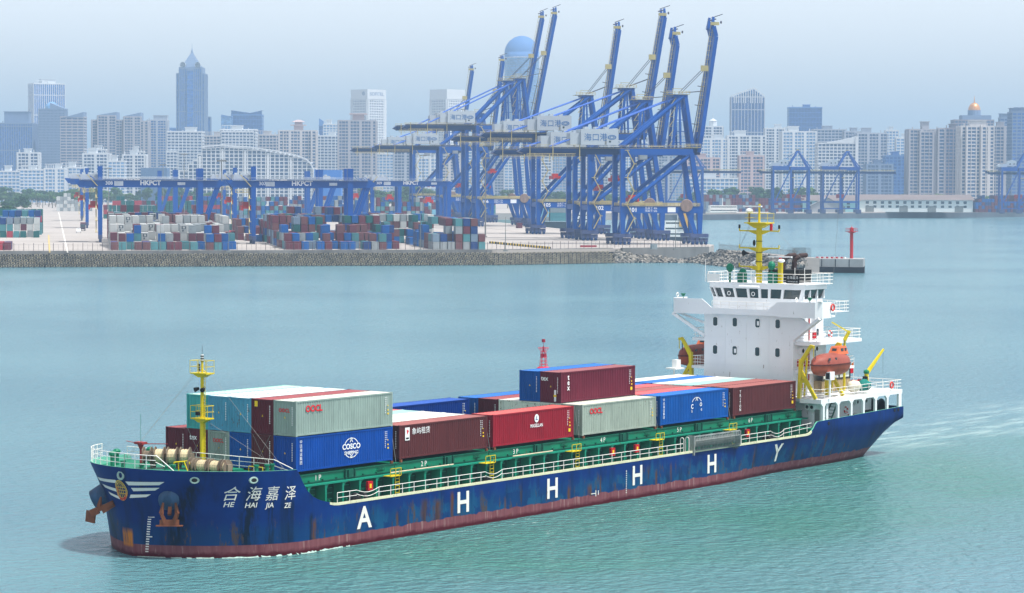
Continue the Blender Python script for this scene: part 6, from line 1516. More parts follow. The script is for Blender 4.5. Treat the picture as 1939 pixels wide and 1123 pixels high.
# moored ships
def mship(px0, px1, py, hpx, hullc, lab, stack=None, house=None, bow=1, cat='ship', z_extra=0):
    d = qd((px0+px1)/2, py, 0); p = frame_at((px0+px1)/2, d, 0); k = d/FPX; L = (px1-px0)*k; H = hpx*k; B = min(24, L*.16)
    t = thing('moored_ship', lab, cat, p, RZ+rad(4)); n = 22
    b = MB(); rows = []; rowsb = []
    for i in range(n+1):
        u = i/n; e = u if bow > 0 else 1-u
        bw = B/2*(min(1,(1-e)/.14)**.6)*(min(1,(e+.02)/.06)**.4); rk = max(0,e-.9)/.1; sh = H*(1+.25*max(0,e-.86)/.14)
        xx = lambda zz: (-L/2+L*u)-(bow*(1-zz)*.045*L*rk)
        r = []
        for zz in (-.2,0,.4,1): r.append((xx(zz), -bw*(.75+.25*zz if e > .8 else 1), sh*zz))
        rows.append(r); rowsb.append([(x,-y,z) for x,y,z in r])
    b.grid(rows); b.grid(rowsb); b.grid([[rows[i][-1],rowsb[i][-1]] for i in range(n+1)])
    b.build('hull', hullc, t)
    if stack:
        x0, x1, hh, cols, key = stack; rg = random.Random(5)
        nn = int((x1-x0)*L/13); mbs = {}
        for i in range(nn):
            for r in range(5):
                hgt = rg.randint(max(1,hh-1),hh)
                for z in range(hgt):
                    m_ = mbs.setdefault(rg.choice(cols), MB()); x = (x0-.5)*L+i*13
                    m_.box(x,x+12.2,-B/2+.8+r*3.1,-B/2+3.2+r*3.1,H+.5+z*2.65,H+.5+z*2.65+2.55)
        for c_, m_ in mbs.items(): tag(m_.build('deck_cargo', YC[c_], t), None, None, None, 'stuff')
    if house:
        x, w, hh, fun = house; xx = (x-.5)*L; b = MB()
        for i in range(int(hh)): b.box(xx-w/2+i*.3,xx+w/2-i*.3,-B*.42+.3*i,B*.42-.3*i,H+i*2.7,H+i*2.7+2.6,0); b.box(xx-w/2+i*.3+.5,xx+w/2-i*.3-.5,-B*.42+.3*i-.05,-B*.42+.3*i,H+i*2.7+1.1,H+i*2.7+1.8,1)
        b.box(xx-.2,xx+.2,-.2,.2,H+hh*2.7,H+hh*2.7+6,0); b.build('superstructure', [WHITE, GLASS], t)
        b = MB(); fx = xx+w*.2; b.add([(fx+a*s,c*s,zz) for zz,s in ((H+hh*2.7-3,1),(H+hh*2.7+5,.7)) for a,c in ((-2.2,-1.6),(2.2,-1.6),(2.2,1.6),(-2.2,1.6))], [(0,3,2,1),(4,5,6,7),(0,1,5,4),(1,2,6,5),(2,3,7,6),(3,0,4,7)]); b.build('funnel', fun, t)
GH = paint('hull_greygreen', S(132,156,156), .5, .1, .05); DH = paint('hull_dark', S(44,56,66), .5, .15, .1); TAN = paint('funnel_tan', S(206,160,70), .5, .08)
mship(1195, 1397, 414.5, 13, GH, 'long grey-green ship hull lying beyond the legs of crane 101', None, (.86,22,2,GREY), 1)
mship(1255, 1318, 456.5, 8, DH, 'small white-housed vessel with tan funnel moored behind crane 101', None, (.45,14,3,TAN), 1)
mship(1000, 1110, 432, 12, DH, 'dark-hulled ship loaded with pale containers behind crane 105', (.02,.85,5,['sky','teal','grey','sky'],0), (.93,8,4,GREY), 1)
mship(905, 992, 424, 8, GH, 'grey-green hull with low cargo behind crane 106', (.3,.6,3,['grey','white'],0), None, 1)
mship(770, 900, 421, 9, DH, 'maroon-stacked ship at the berth behind crane 109', (.1,.9,5,['maroon','sky','maroon','teal'],0), None, 1)

# ------------------------------------------------------------------ city
def wallm(key, col, rough=.7): return paint('facade_'+key, col, rough, .06, .03, streak=False)
FC = {k: wallm(k, c) for k, c in dict(white=S(200,206,212), beige=S(188,186,188), pink=S(182,164,166), grey=S(160,168,182), tan=S(158,158,166), brown=S(130,126,138), slate=S(112,132,162), blue=S(80,122,180)).items()}  # warm walls greyed toward blue; some distance haze sits in these colours
GL = {}
for k, c, r in (('dark',S(54,84,128),.25),('blue',S(50,100,170),.2),('pale',S(100,144,190),.25),('deep',S(20,66,132),.2)):  # blue glass, tinted stronger to paint in part of the haze
    m, t_, bs = newmat('glazing_'+k); N = NT(t_); f_ = N.noise(N.co('Object',(.25,.25,.31)), 1, 2); N.l(N.mix(N.ramp(f_,.4,.6), mul(c,.75), mul(c,1.2)), bs.inputs['Base Color']); bs.inputs['Roughness'].default_value = r; bs.inputs['Specular IOR Level'].default_value = .6; GL[k] = m
def bframe(px0, px1, ytop, d, rot=0):
    p = frame_at((px0+px1)/2, d); k = d/FPX; w = (px1-px0)*k; y_h = level((px0+px1)/2, ytop, d).z; return p, w, y_h-LZ
def blk(b, x0, x1, y0, y1, h, style, fh=3.3, pier=4.2, seed=1, m=(0,1), sp=1.15, pw=.9, z0=0, out=.35):
    """one volume: glazing core, floor bands and piers proud of it"""
    b.box(x0, x1, y0, y1, z0, h, m[0]); rg = random.Random(seed)
    n = max(1, int((h-z0)/fh))
    if style in ('band','grid','bays'):
        for i in range(n+1):
            z = z0+i*(h-z0)/n; b.box(x0-out,x1+out,y0-out,y1+out,z-sp/2,z+sp/2,m[1])
    elif style == 'glass':
        for i in range(0, n+1, 2): z = z0+i*(h-z0)/n; b.box(x0-.12,x1+.12,y0-.12,y1+.12,z-.25,z+.25,m[1])
    elif style == 'fins':
        for i in range(0, n+1, 9): z = z0+i*(h-z0)/n; b.box(x0-out,x1+out,y0-out,y1+out,z-sp/2,z+sp/2,m[1])
    def piers(a0, a1, put):
        L = a1-a0; c = max(1, int(round(L/pier)))
        for i in range(c+1):
            a = a0+L*i/c; w_ = pw/2
            if style == 'bays': w_ = (.35 if i % 3 else 1.6)*pw
            if style == 'glass': w_ = .12
            put(a-w_, a+w_)
    o = {'band':out*.6,'grid':out+.1,'bays':out+.35,'glass':.1,'fins':out+.3}[style]
    piers(x0, x1, lambda a, c: (b.box(max(a,x0-o), min(c,x1+o), y0-o, y0, z0, h-.05, m[1])))
    piers(y0, y1, lambda a, c: (b.box(x0-o, x0, max(a,y0-o), min(c,y1+o), z0, h-.07, m[1]), b.box(x1, x1+o, max(a,y0-o), min(c,y1+o), z0, h-.07, m[1])))
    b.box(x0-out-.1,x1+out+.1,y0-out-.1,y1+out+.1,h-.6,h+1.0,m[1])
SH_ = [0]
def bld(px0, px1, ytop, d, style='band', wall='white', glass='dark', lab='', rot=0, dp=None, pent=None, extra=None, name='tower_block', cat='building', wings=(), **kw):
    p, w, h = bframe(px0, px1, ytop, d); dp = dp or min(w*.8, 26); a = rad(rot)
    if rot: w = (w-dp*abs(math.sin(a)))/math.cos(a)
    t = thing(name, lab, cat, p, RZ+a); b = MB(); x0 = -w/2
    blk(b, -w/2, w/2, 0, dp, h, style, seed=int(px0), **kw); k = d/FPX
    for (f0, f1, y0, dpp, dh) in wings:       # stepped volumes in front of / beside the main one
        blk(b, -w/2+w*f0, -w/2+w*f1, y0, y0+dpp, h+dh*k, style, seed=3, **kw)
    b.build('facade', [GL[glass], FC[wall]], t)
    b = MB(); rg = random.Random(int(px0*7)); top = h+1
    if pent is None: pent = rg.choice([(.3,.6,3.5),(.2,.5,5),(.5,.8,4)])
    if pent:
        f0, f1, ph = pent; b.box(-w/2+w*f0,-w/2+w*f1,dp*.25,dp*.75,top,top+ph); b.box(-w/2+w*f0-.8,-w/2+w*f1+.8,dp*.25-.8,dp*.75+.8,top+ph,top+ph+.6)
        for q in range(3): x = -w/2+w*(.1+.35*q); b.box(x-.4,x+.4,1,1.8,top,top+rg.uniform(1,3))
        if rg.random() < .5:
            x = -w/2+w*.05; 
            for q in range(6): b.box(x+q*w*.08-.2,x+q*w*.08+.2,.5,.9,top,top+3.6)
            b.box(x-.3,x+w*.42,.3,1.1,top+3.6,top+4.2)
        b.build('roof_structure', FC[wall], t)
    if extra: extra(t, w, h, dp, k)
    return t
def slant(f0, f1, z0, z1, wall='slate', y0=0, dpp=None):
    def f(t, w, h, dp, k):
        b = MB(); xa, xb = -w/2+w*f0, -w/2+w*f1
        b.add([(xa,y0-.5,h),(xb,y0-.5,h),(xb,y0-.5,h+z1*k),(xa,y0-.5,h+z0*k),(xa,dpp or dp,h),(xb,dpp or dp,h),(xb,dpp or dp,h+z1*k),(xa,dpp or dp,h+z0*k)], [(0,1,2,3),(7,6,5,4),(0,3,7,4),(1,5,6,2),(3,2,6,7)])
        b.build('sloping_crown', FC[wall], t)
    return f
def many(*fs): return lambda *a: [f(*a) for f in fs]
# far left group
bld(-40, 62, 234, 3300, 'fins', 'slate', 'blue', 'broad blue-striped office slab at the left edge', pent=(.45,.9,14), pier=3, dp=40)
bld(60, 129, 159, 3900, 'fins', 'white', 'blue', 'tall blue office tower with white vertical fins, second from the left', rot=28, pent=(.3,.75,6), pier=3.2)
bld(74, 122, 207, 3200, 'grid', 'slate', 'dark', 'dark blue-grey tower with steep slanting crown under a small glass dome', rot=0, pent=False, pier=1.6, sp=1.6, pw=1.0,
    extra=many(slant(.45,1,12,-1), lambda t,w,h,dp,k: MBdome(t, -w*.05, 10, h+7*k, 7, 'blue')) if False else slant(.45,1,12,2))
def MBdome(t, x, y, z, r, g, nm='dome', mat=None, squash=1):
    b = MB(); b.lathe((x,y,z),[(r*math.cos(rad(a)),r*squash*math.sin(rad(a))) for a in range(0,91,9)],20,'z'); b.tube((x,y,z-r*.5),(x,y,z),r*.95,16); return b.build(nm, mat or GL[g], t, True)
dtw = thing('glass_dome', 'small bright glass dome beside the slanting crown', 'dome', frame_at(99,3300)+Vector((0,0,0)), RZ); dh_ = level(99,206,3300).z-LZ
b = MB(); b.tube((0,0,0),(0,0,dh_),9,14); b.build('drum', GL['blue'], dtw); MBdome(dtw,0,0,dh_,9,'pale')
bld(115, 159, 222, 3100, 'band', 'tan', 'dark', 'beige office tower with shaded balcony bands and a wedge-shaped top', pent=False, sp=1.4, pier=7, extra=slant(.1,1,-1,10,'slate'))
bld(174, 233, 228, 3200, 'bays', 'tan', 'dark', 'left one of the twin brown towers with wedge crowns', pent=False, extra=slant(.2,.8,10,16,'slate'), wings=((.2,.78,-3,10,8),))
bld(233, 280, 230, 3200, 'bays', 'tan', 'dark', 'right one of the twin brown towers with wedge crowns', pent=False, extra=slant(.05,.72,10,17,'slate'), wings=((.05,.72,-3,10,8),))
bld(279, 316, 228, 3300, 'bays', 'grey', 'blue', 'bluish residential tower right of the brown twins', pent=(.3,1.0,5))
bld(316, 337, 243, 4100, 'glass', 'blue', 'blue', 'distant blue block just left of the spired tower', pent=False)
bld(317, 382, 250, 3000, 'band', 'white', 'dark', 'white balconied block standing in front of the spired tower', wings=((.0,.3,-5,10,-38),))
# spired tower
def spire_tower():
    d = 3700; p = frame_at(361, d); k = d/FPX; z = lambda y: level(361, y, d).z-LZ
    t = thing('spired_tower', 'tallest dark blue tower on the left with pyramid roof and needle spire', 'skyscraper', p, RZ)
    w = 52*k; b = MB(); blk(b,-w/2,w/2,0,w,z(140),'fins',pier=2.6,out=.5); blk(b,-w*.4,w*.4,-1.5,w+1.5,z(130),'fins',pier=2.6,out=.4); blk(b,-w*.12,w*.12,-3,2,z(133),'glass'); b.build('shaft', [GL['blue'], FC['slate']], t)
    b = MB(); r = w*.36; c = (0,w/2); zz = z(128); zt = z(96); zs = z(80)
    b.add([(-r,c[1]-r,zz),(r,c[1]-r,zz),(r,c[1]+r,zz),(-r,c[1]+r,zz),(0,c[1],zt)], [(0,1,4),(1,2,4),(2,3,4),(3,0,4)]); 
    for i in range(1,9):
        q = 1-i/9; b.box(-r*q-.3,r*q+.3,c[1]-r*q-.3,c[1]+r*q+.3,zz+(zt-zz)*i/9-.2,zz+(zt-zz)*i/9+.2)
    b.box(-w*.43,w*.43,2,w-2,z(138),z(127)); b.build('pyramid_roof', FC['slate'], t)
    b = MB(); b.tube((0,c[1],zt-4),(0,c[1],zt+3),2.2,8,.8); b.tube((0,c[1],zt+2),(0,c[1],zs),.5,6,.12); b.build('spire', FC['slate'], t)
    for s in (-1,1): b = MB(); b.lathe((s*w*.27,3,z(123)),[(4.2,-5),(4.2,0),(3,3),(0,4)],12,'y'); b.build('corner_drum', FC['white'], t, True)
spire_tower()
bld(389, 399, 222, 3750, 'fins', 'slate', 'blue', 'thin dark slab at the foot of the spired tower', pent=False)
bld(384, 424, 258, 3050, 'band', 'beige', 'dark', 'low beige balconied block right of the spired tower')
bld(417, 484, 246, 2950, 'band', 'white', 'dark', 'white balconied block in front of the blue glass tower', wings=((.05,.95,-4,8,-4),))
bld(419, 439, 221, 3800, 'glass', 'blue', 'pale', 'pale glass annex of the notched blue tower', pent=False, extra=slant(0,1,4,-1,'blue'))
def notch(t, w, h, dp, k):
    b = MB(); xs = (-w/2, w*.12, w*.5); zs = (9*k, 4*k, 9*k); b.add([(xs[i],-.3,h) for i in range(3)]+[(xs[i],-.3,h+zs[i]) for i in range(3)]+[(xs[i],dp,h+zs[i]) for i in range(3)], [(0,1,4,3),(1,2,5,4),(3,4,7,6),(4,5,8,7)]); b.build('notched_crown', GL['deep'], t)
bld(438, 496, 218, 3850, 'glass', 'blue', 'deep', 'dark blue glass tower with a notched V roofline', pent=False, extra=notch)
bld(484, 530, 256, 3000, 'band', 'beige', 'dark', 'beige block between the notched tower and the pagoda-roofed one')
def pagoda(t, w, h, dp, k):
    b = MB(); b.box(-w*.1,w*.14,4,12,h,h+6); b.box(-w*.19,w*.22,2,14,h+6,h+7); b.box(-w*.08,w*.12,4,12,h+7,h+10); b.add([(-w*.16,2,h+10),(w*.2,2,h+10),(w*.2,14,h+10),(-w*.16,14,h+10),(w*.02-2,8,h+12.5),(w*.02+2,8,h+12.5)], [(0,1,5,4),(1,2,5),(2,3,4,5),(3,0,4)]); b.build('pagoda_roof', FC['pink'], t)
bld(528, 598, 248, 2900, 'bays', 'beige', 'dark', 'beige tower block topped by a small pagoda roof', pent=False, extra=pagoda, wings=((0,.12,-2,6,0),(.88,1,-2,6,0)))
bld(600, 642, 258, 3000, 'band', 'white', 'dark', 'low pale block between the pagoda tower and the large beige one')
bld(604, 613, 238, 3700, 'glass', 'blue', 'deep', 'narrow blue glass blade rising behind the pale blocks', pent=False, extra=slant(0,1,14,8,'blue'))
bld(612, 642, 236, 3300, 'grid', 'white', 'pale', 'pale grid-fronted tower behind the blue blade')
def flatpag(t, w, h, dp, k):
    b = MB(); b.box(-w*.12,w*.18,4,14,h,h+7); b.box(-w*.2,w*.26,1,17,h+7,h+8.2); b.build('roof_pavilion', FC['pink'], t)
bld(640, 711, 229, 2800, 'bays', 'tan', 'dark', 'broad beige tower block standing in front of the white hotel', pent=False, extra=flatpag)
def hotel(px0, px1, lab, sign):
    d = 3500; rot = -38; p, w, h = bframe(px0, px1, 170, d); k = d/FPX; t = thing('hotel_tower', lab, 'hotel', p, RZ+rad(-45)); s = w/1.4142
    b = MB(); c = s*.14; b.box(-s/2,s/2,-s/2,s/2,0,h-13,0)
    n = 38; nv = 10
    for i in range(n+1): z = i*(h-14)/n; b.box(-s/2-.5,s/2+.5,-s/2-.5,s/2+.5,z-.75,z+.75,1)
    for i in range(nv+1):
        a = -s/2+s*i/nv; ww = .7 if 0 < i < nv else 2.0
        b.box(a-ww,a+ww,-s/2-.6,-s/2,0,h-13,1); b.box(s/2,s/2+.6,a-ww,a+ww,0,h-13,1); b.box(-s/2-.6,-s/2,a-ww,a+ww,0,h-13,1)
    b.build('facade', [GL['dark'], FC['white']], t)
    b = MB(); b.box(-s/2-.9,s/2+.9,-s/2-.9,s/2+.9,h-13,h); b.build('crown_band', FC['white'], t)
    if sign:
        text('sign_lettering', 'SOFITEL', FC['slate'], t, (s/2+1.0,0,h-8.2), (0,1,0), (0,0,1), 6.0, .02, sx=1.15)
        b = MB(); b.ring((s*.28,-s/2-1.0,h-5.5),2.4,.4,'y',14,4); b.ring((s*.28,-s/2-1.0,h-5.5),1.2,.35,'y',10,4); b.build('sign_emblem', FC['slate'], t)
hotel(666, 729, 'white grid-fronted hotel tower with lettering on its crown', True)
hotel(815, 878, 'white grid-fronted twin of the hotel tower, without lettering, farther right', False)
def dome_tower():
    d = 4000; p = frame_at(987, d); k = d/FPX; z = lambda y: level(987, y, d).z-LZ; t = thing('round_topped_tower', 'very tall pale blue glass tower with a rounded top behind the crane booms', 'skyscraper', p, RZ)
    w = 66*k; n = 24; b = MB(); zz = 0; N_ = 60; H_ = z(108)
    def prof(y_): return 1
    for i in range(N_):
        a, c = H_*i/N_, H_*(i+1)/N_; r0 = w/2*prof(i/N_)
        b.tube((0,r0,a),(0,r0,c-.9),r0,20,m=0); b.tube((0,r0,c-.9),(0,r0,c),r0+.4,20,m=1)
    b.build('shaft', [GL['pale'], FC['slate']], t, False)
    b = MB(); r = w/2; b.lathe((0,r,H_),[(r,0),(r,8*k)]+[(r*math.cos(rad(a)),8*k+r*math.sin(rad(a))*1.02) for a in range(0,91,6)],28,'z'); b.build('rounded_crown', FC['blue'], t, True)
    b = MB(); b.lathe((0,r,H_),[(r+.5,0),(r+.5,8*k)]+[((r+.6)*math.cos(rad(a)),8*k+(r+.6)*math.sin(rad(a))*1.02) for a in range(0,91,6)],10,'z',0,rad(60),rad(120)) if False else b.ring((0,r,H_),r+.1,.5,'z',28,5); b.build('crown_ring', FC['white'], t)
dome_tower()
# long curved white block in front
def curved_block():
    d = 2620; k = d/FPX; p = frame_at(468, d); z = lambda y: level(468, y, d).z-LZ; t = thing('curved_white_block', 'long white terraced apartment block curving down at its right end', 'building', p, RZ)
    X = lambda px: (px-468)*k; b = MB(); fh = 3.6
    pts = [(340,322),(350,310),(362,303),(372,292),(382,281),(420,278),(470,281),(520,288),(560,296),(580,304),(590,314),(595,330),(595,395)]
    H = lambda px: next((y0+(y1-y0)*(px-x0)/(x1-x0+1e-6) for (x0,y0),(x1,y1) in zip(pts, pts[1:]) if x0 <= px <= x1), 395)
    px = 340
    while px < 592:
        hh = z(H(px+2)); dn = 20; 
        if px < 382: hh = z(pts[int((px-340)/42*4.0)][1])
        x0, x1 = X(px), X(px+8.6); b.box(x0,x1,0,22,0,hh-1,0)
        for i in range(int(hh/fh)+1): b.box(x0-.05 if (px-340)%3 else x0,x1+.05,-1.2,0,i*fh-.45,i*fh+.45,1)
        rec = int((px-340)/8.6) % 5 == 4
        b.box(x0-.45,x0+.45,-1.6,.3,0,hh-.5,1)
        if rec: b.box(x0+1.2,x1-1.2,-1.7,-.1,0,hh-2,1)
        b.box(x0,x1,-1.5,22,hh-1,hh,1); px += 8.6
    b.build('facade', [GL['dark'], FC['white']], t)
    b = MB(); prev = None
    for q in pts[4:]:
        v = Vector((X(q[0]),-2,z(q[1])+1.5))
        if prev is not None: b.bar(prev, v, 1.6, 1.2)
        prev = v
    b.build('eaves_rib', FC['white'], t)
curved_block()
# blocks behind the cranes and across the right half
rg = random.Random(77)
DESC = ['%s block of flats whose top shows %s']
def fill(lst, group):
    for i, (px0, px1, yt, d, st, wl, gl, lab) in enumerate(lst): bld(px0, px1, yt, d, st, wl, gl, lab)
fill([(0,38,325,2750,'band','white','pale','low white flats at the left edge behind the trees'),(33,72,290,2800,'bays','white','dark','white mid-rise with two slim wings at the far left'),
 (38,84,322,2700,'band','white','pale','low white flats below the far left mid-rise'),(84,122,320,2700,'bays','white','pale','low cream flats under the slanting-crown tower'),(122,160,318,2720,'band','white','pale','low white flats under the beige wedge-topped tower'),
 (157,205,292,2750,'bays','white','dark','stepped white flats below the left brown twin'),(178,200,284,2850,'grid','white','dark','slim white tower in front of the left brown twin'),(232,275,294,2750,'bays','white','dark','stepped white flats below the right brown twin'),(250,272,288,2850,'grid','white','dark','slim white tower in front of the right brown twin'),(205,236,306,2700,'band','white','pale','low white flats between the two slim white towers'),
 (711,745,292,3000,'band','white','pale','pale flats just right of the hotel tower foot'),(745,790,282,2900,'bays','grey','dark','grey flats above the boom ends of the farthest cranes'),(790,830,300,2700,'bays','white','pale','white flats seen between the legs of the farthest quay crane'),
 (830,872,288,2900,'bays','beige','dark','beige flats behind the second-farthest quay crane'),(872,915,270,3000,'band','white','pale','pale flats behind the girder of the tallest crane'),(915,955,262,3100,'bays','grey','dark','grey flats left of the round-topped tower'),(955,1000,262,3000,'band','white','pale','pale flats at the foot of the round-topped tower'),
 (1000,1045,272,2900,'bays','white','dark','white flats left of the middle lone boom foot'),(1045,1085,262,3000,'band','grey','pale','grey flats behind the white house under the middle lone boom'),(1085,1130,275,2900,'bays','beige','pale','beige flats behind the third crane from the right'),(1130,1175,266,3000,'bays','white','dark','white flats behind the second-nearest crane'),(1175,1225,270,2950,'band','white','pale','pale flats seen between the two nearest quay cranes'),(1225,1272,262,3000,'bays','grey','dark','grey flats seen through the legs of the nearest quay crane'),(1272,1325,256,3000,'band','grey','pale','blue-grey flats left of the spired white one'),
 (1266,1290,232,3600,'fins','slate','pale','pale blue slab behind the boom of crane 102'),(1300,1362,300,2650,'bays','pink','dark','pinkish mid-rise beside crane 101'),(1296,1397,338,2400,'band','white','pale','long low white red-roofed flats beside crane 101'),
 (1400,1446,296,2650,'bays','pink','dark','pinkish mid-rise left of the older cranes'),(1325,1380,264,2900,'bays','white','pale','white flats right of the boom of crane 101'),(1377,1448,258,2900,'bays','white','dark','tall white flats under the striped office tower'),(1448,1486,244,3050,'bays','white','dark','white flats between the two dark office towers'),
 (1480,1545,250,2850,'bays','white','pale','white flats in front of the square dark blue tower'),(1540,1600,246,3050,'band','grey','dark','grey flats with roof pergola behind the older cranes'),(1598,1640,250,2950,'bays','grey','dark','grey flats with water tank right of centre-right'),
 (1622,1678,253,2850,'bays','grey','dark','grey grid of flats behind the right older crane'),(1676,1700,248,3100,'grid','white','pale','thin white flats with roof frames'),(1696,1719,262,3000,'grid','white','pale','pale small-windowed block left of the brown tower pair'),
 (1640,1690,312,2600,'bays','slate','dark','slate-coloured mid-rise above the white terminal'),(1676,1720,296,2700,'grid','blue','blue','blue glass block with a white cap left of the brown tower pair')], '')
def spirelet(t, w, h, dp, k):
    b = MB(); b.tube((w*.05,8,h),(w*.05,8,h+7),4.5,8); b.tube((w*.05,8,h+7),(w*.05,8,h+10),5,8,0); b.tube((w*.05,8,h+9),(w*.05,8,h+17),.3,5,.05); b.build('roof_turret', FC['white'], t)
bld(1328, 1368, 240, 3050, 'bays', 'white', 'dark', 'white flats crowned by a small domed turret and needle', pent=False, extra=spirelet)
def striped_top(t, w, h, dp, k):
    b = MB(); b2 = MB(); xs = [-w/2+w*i/14 for i in range(15)]
    zt = lambda x: h+(3+15*(1-abs(x-w*.17)/(w*.67 if x < w*.17 else w*.33)))*k
    b.add([(-w/2,3,h),(w*.17,3,h),(w/2,3,h),(-w/2,3,zt(-w/2)-2),(w*.17,3,zt(w*.17)-2),(w/2,3,zt(w/2)-2)], [(0,1,4,3),(1,2,5,4)])
    for x in xs: b2.box(x-.5,x+.5,-.5,3,h-8,zt(x))
    for a, c in ((xs[0],w*.17),(w*.17,xs[-1])): b2.bar((a,0,zt(a)),(c,0,zt(c)),1.2)
    b.build('crown', GL['blue'], t); b2.build('crown_fins', FC['white'], t)
bld(1384, 1446, 184, 3500, 'fins', 'grey', 'deep', 'dark blue tower with white fins and a slanted open crown', pent=False, pier=4.2, extra=striped_top)
bld(1493, 1555, 204, 3600, 'glass', 'blue', 'deep', 'square dark blue glass tower right of the finned one', pent=(.45,.65,3))
def slab_slope(t, w, h, dp, k):
    b = MB(); b.add([(-w*.4,-1,h),(w/2,-1,h),(w/2,-1,h+13*k),(-w*.4,14,h),(w/2,14,h),(w/2,14,h+13*k)], [(0,1,2),(5,4,3),(0,2,5,3),(1,4,5,2)]); b.box(w/2-1.5,w/2+1.5,-2,dp,0,h+14*k); b.build('sloping_roof', FC['white'], t)
bld(1548, 1621, 272, 2750, 'grid', 'white', 'dark', 'white grid-fronted hotel with roof sloping up to the right', pent=False, extra=slab_slope)
bld(1720, 1786, 246, 2600, 'bays', 'tan', 'dark', 'large tan tower block, left one of the big right-hand group', pent=(.4,.6,7), wings=((.0,.2,2,8,-4),(.3,.7,-2,6,-4),(.82,1,-2,8,2)))
bld(1787, 1826, 244, 2600, 'bays', 'brown', 'dark', 'brown-pink tower block in the big right-hand group', wings=((.0,.4,-2,6,0),))
bld(1818, 1880, 240, 2500, 'bays', 'beige', 'dark', 'cream-striped tower block below the golden dome', wings=((.15,.45,-3,6,0),(.6,.75,-3,6,0)), pent=(.3,.8,5))
bld(1876, 1918, 240, 2650, 'bays', 'tan', 'dark', 'tan tower block right of the golden dome')
bld(1892, 1916, 224, 3000, 'band', 'slate', 'deep', 'dark-topped block peeping over the right-hand towers', pent=(0,1,4))
bld(1915, 1975, 213, 2550, 'grid', 'slate', 'blue', 'blue glass-banded tower at the right edge', pent=(0,1,3))
def gold(t, w, h, dp, k):
    b = MB(); b.box(-w*.3,w*.45,4,24,h,h+6); b.tube((w*.05,14,h+6),(w*.05,14,h+12),12.5*k,16); b.build('dome_base', FC['slate'], t)
    GM, gt, gb = newmat('gold_leaf'); gb.inputs['Base Color'].default_value = S(206,146,84); gb.inputs['Metallic'].default_value = .4; gb.inputs['Roughness'].default_value = .35
    b = MB(); r = 11.5*k; b.lathe((w*.05,14,h+12),[(r*math.cos(rad(a)),r*1.25*math.sin(rad(a))) for a in range(0,91,9)],24,'z'); b.build('golden_dome', GM, t, True)
    b = MB(); b.tube((w*.05,14,h+12+r*1.2),(w*.05,14,h+12+r*2.4),.8,6,.1); b.build('finial', GM, t)
bld(1806, 1880, 228, 3000, 'grid', 'brown', 'dark', 'brown building crowned by a golden dome', pent=False, extra=gold)
# blue hoarding
p = frame_at(622, 2480); b = MB(); k = 2480/FPX; b.box(-27*k,24*k,0,20,0,level(622,322,2480).z-LZ)
for i in range(9): b.box(-27*k+i*6*k,-27*k+i*6*k+.5,-.3,0,0,level(622,322,2480).z-LZ+.5)
o = b.build('blue_hall', RFBL); o.location = p; o.rotation_euler = (0,0,RZ); tag(o, 'plain bright blue hall right of the curved white block', 'building')
p = frame_at(285, 2500); b = MB(); b.box(-18*k,32*k,0,20,0,level(285,318,2500).z-LZ); [b.box(-18*k+i*8*k,-18*k+i*8*k+.5,-.3,0,0,level(285,318,2500).z-LZ+.5) for i in range(7)]
o = b.build('blue_hall', paint('hall_slate', S(84,112,150), .7, .1)); o.location = p; o.rotation_euler = (0,0,RZ); tag(o, 'plain slate-blue hall above the left gantry beam', 'building')

# ------------------------------------------------------------------ trees
LEAFM = []
for i, c in enumerate((S(52,84,44), S(40,70,42), S(70,98,50))): LEAFM.append(paint('foliage_%d' % i, c, .8, .35, .6, streak=False, rnd=.2))
BARK = paint('bark', S(92,80,68), .9, .2)
def tree_proto(seed, h, w):
    rg = random.Random(seed); tr = MB(); cr = MB(); tr.tube((0,0,0),(0,0,h*.45),.3,6,.2)
    cl = []
    for i in range(7): a = rg.random()*6.3; e = (rg.uniform(.1,.42)*w*math.cos(a), rg.uniform(.1,.42)*w*math.sin(a), h*rg.uniform(.5,.85)); tr.tube((0,0,h*.4),e,.14,4,.05); cl.append(e)
    for i in range(9): a = rg.random()*6.3; r = w*.45*rg.random()**.5; cl.append((r*math.cos(a), r*math.sin(a), h*rg.uniform(.38,.9)))
    for c in cl:
        R = w*rg.uniform(.16,.26)
        for j in range(46):
            v = Vector((rg.gauss(0,1),rg.gauss(0,1),rg.gauss(0,1))).normalized()*R*rg.uniform(.6,1.05); v.z *= .75; q = Vector(c)+v; s = rg.uniform(.35,.75)
            e1 = Vector((rg.gauss(0,1),rg.gauss(0,1),rg.gauss(0,.6))).normalized()*s; e2 = v.normalized().cross(e1)*.8
            cr.quad(q-e1-e2, q+e1-e2, q+e1+e2, q-e1+e2)
    return tr.mesh('trunk'), cr.mesh('crown')
TP = [tree_proto(s, h, w) for s, h, w in ((1,11,9),(2,13,10),(3,9,9),(4,12,8))]
for a, c in TP: a.materials.append(BARK); c.materials.append(LEAFM[0])
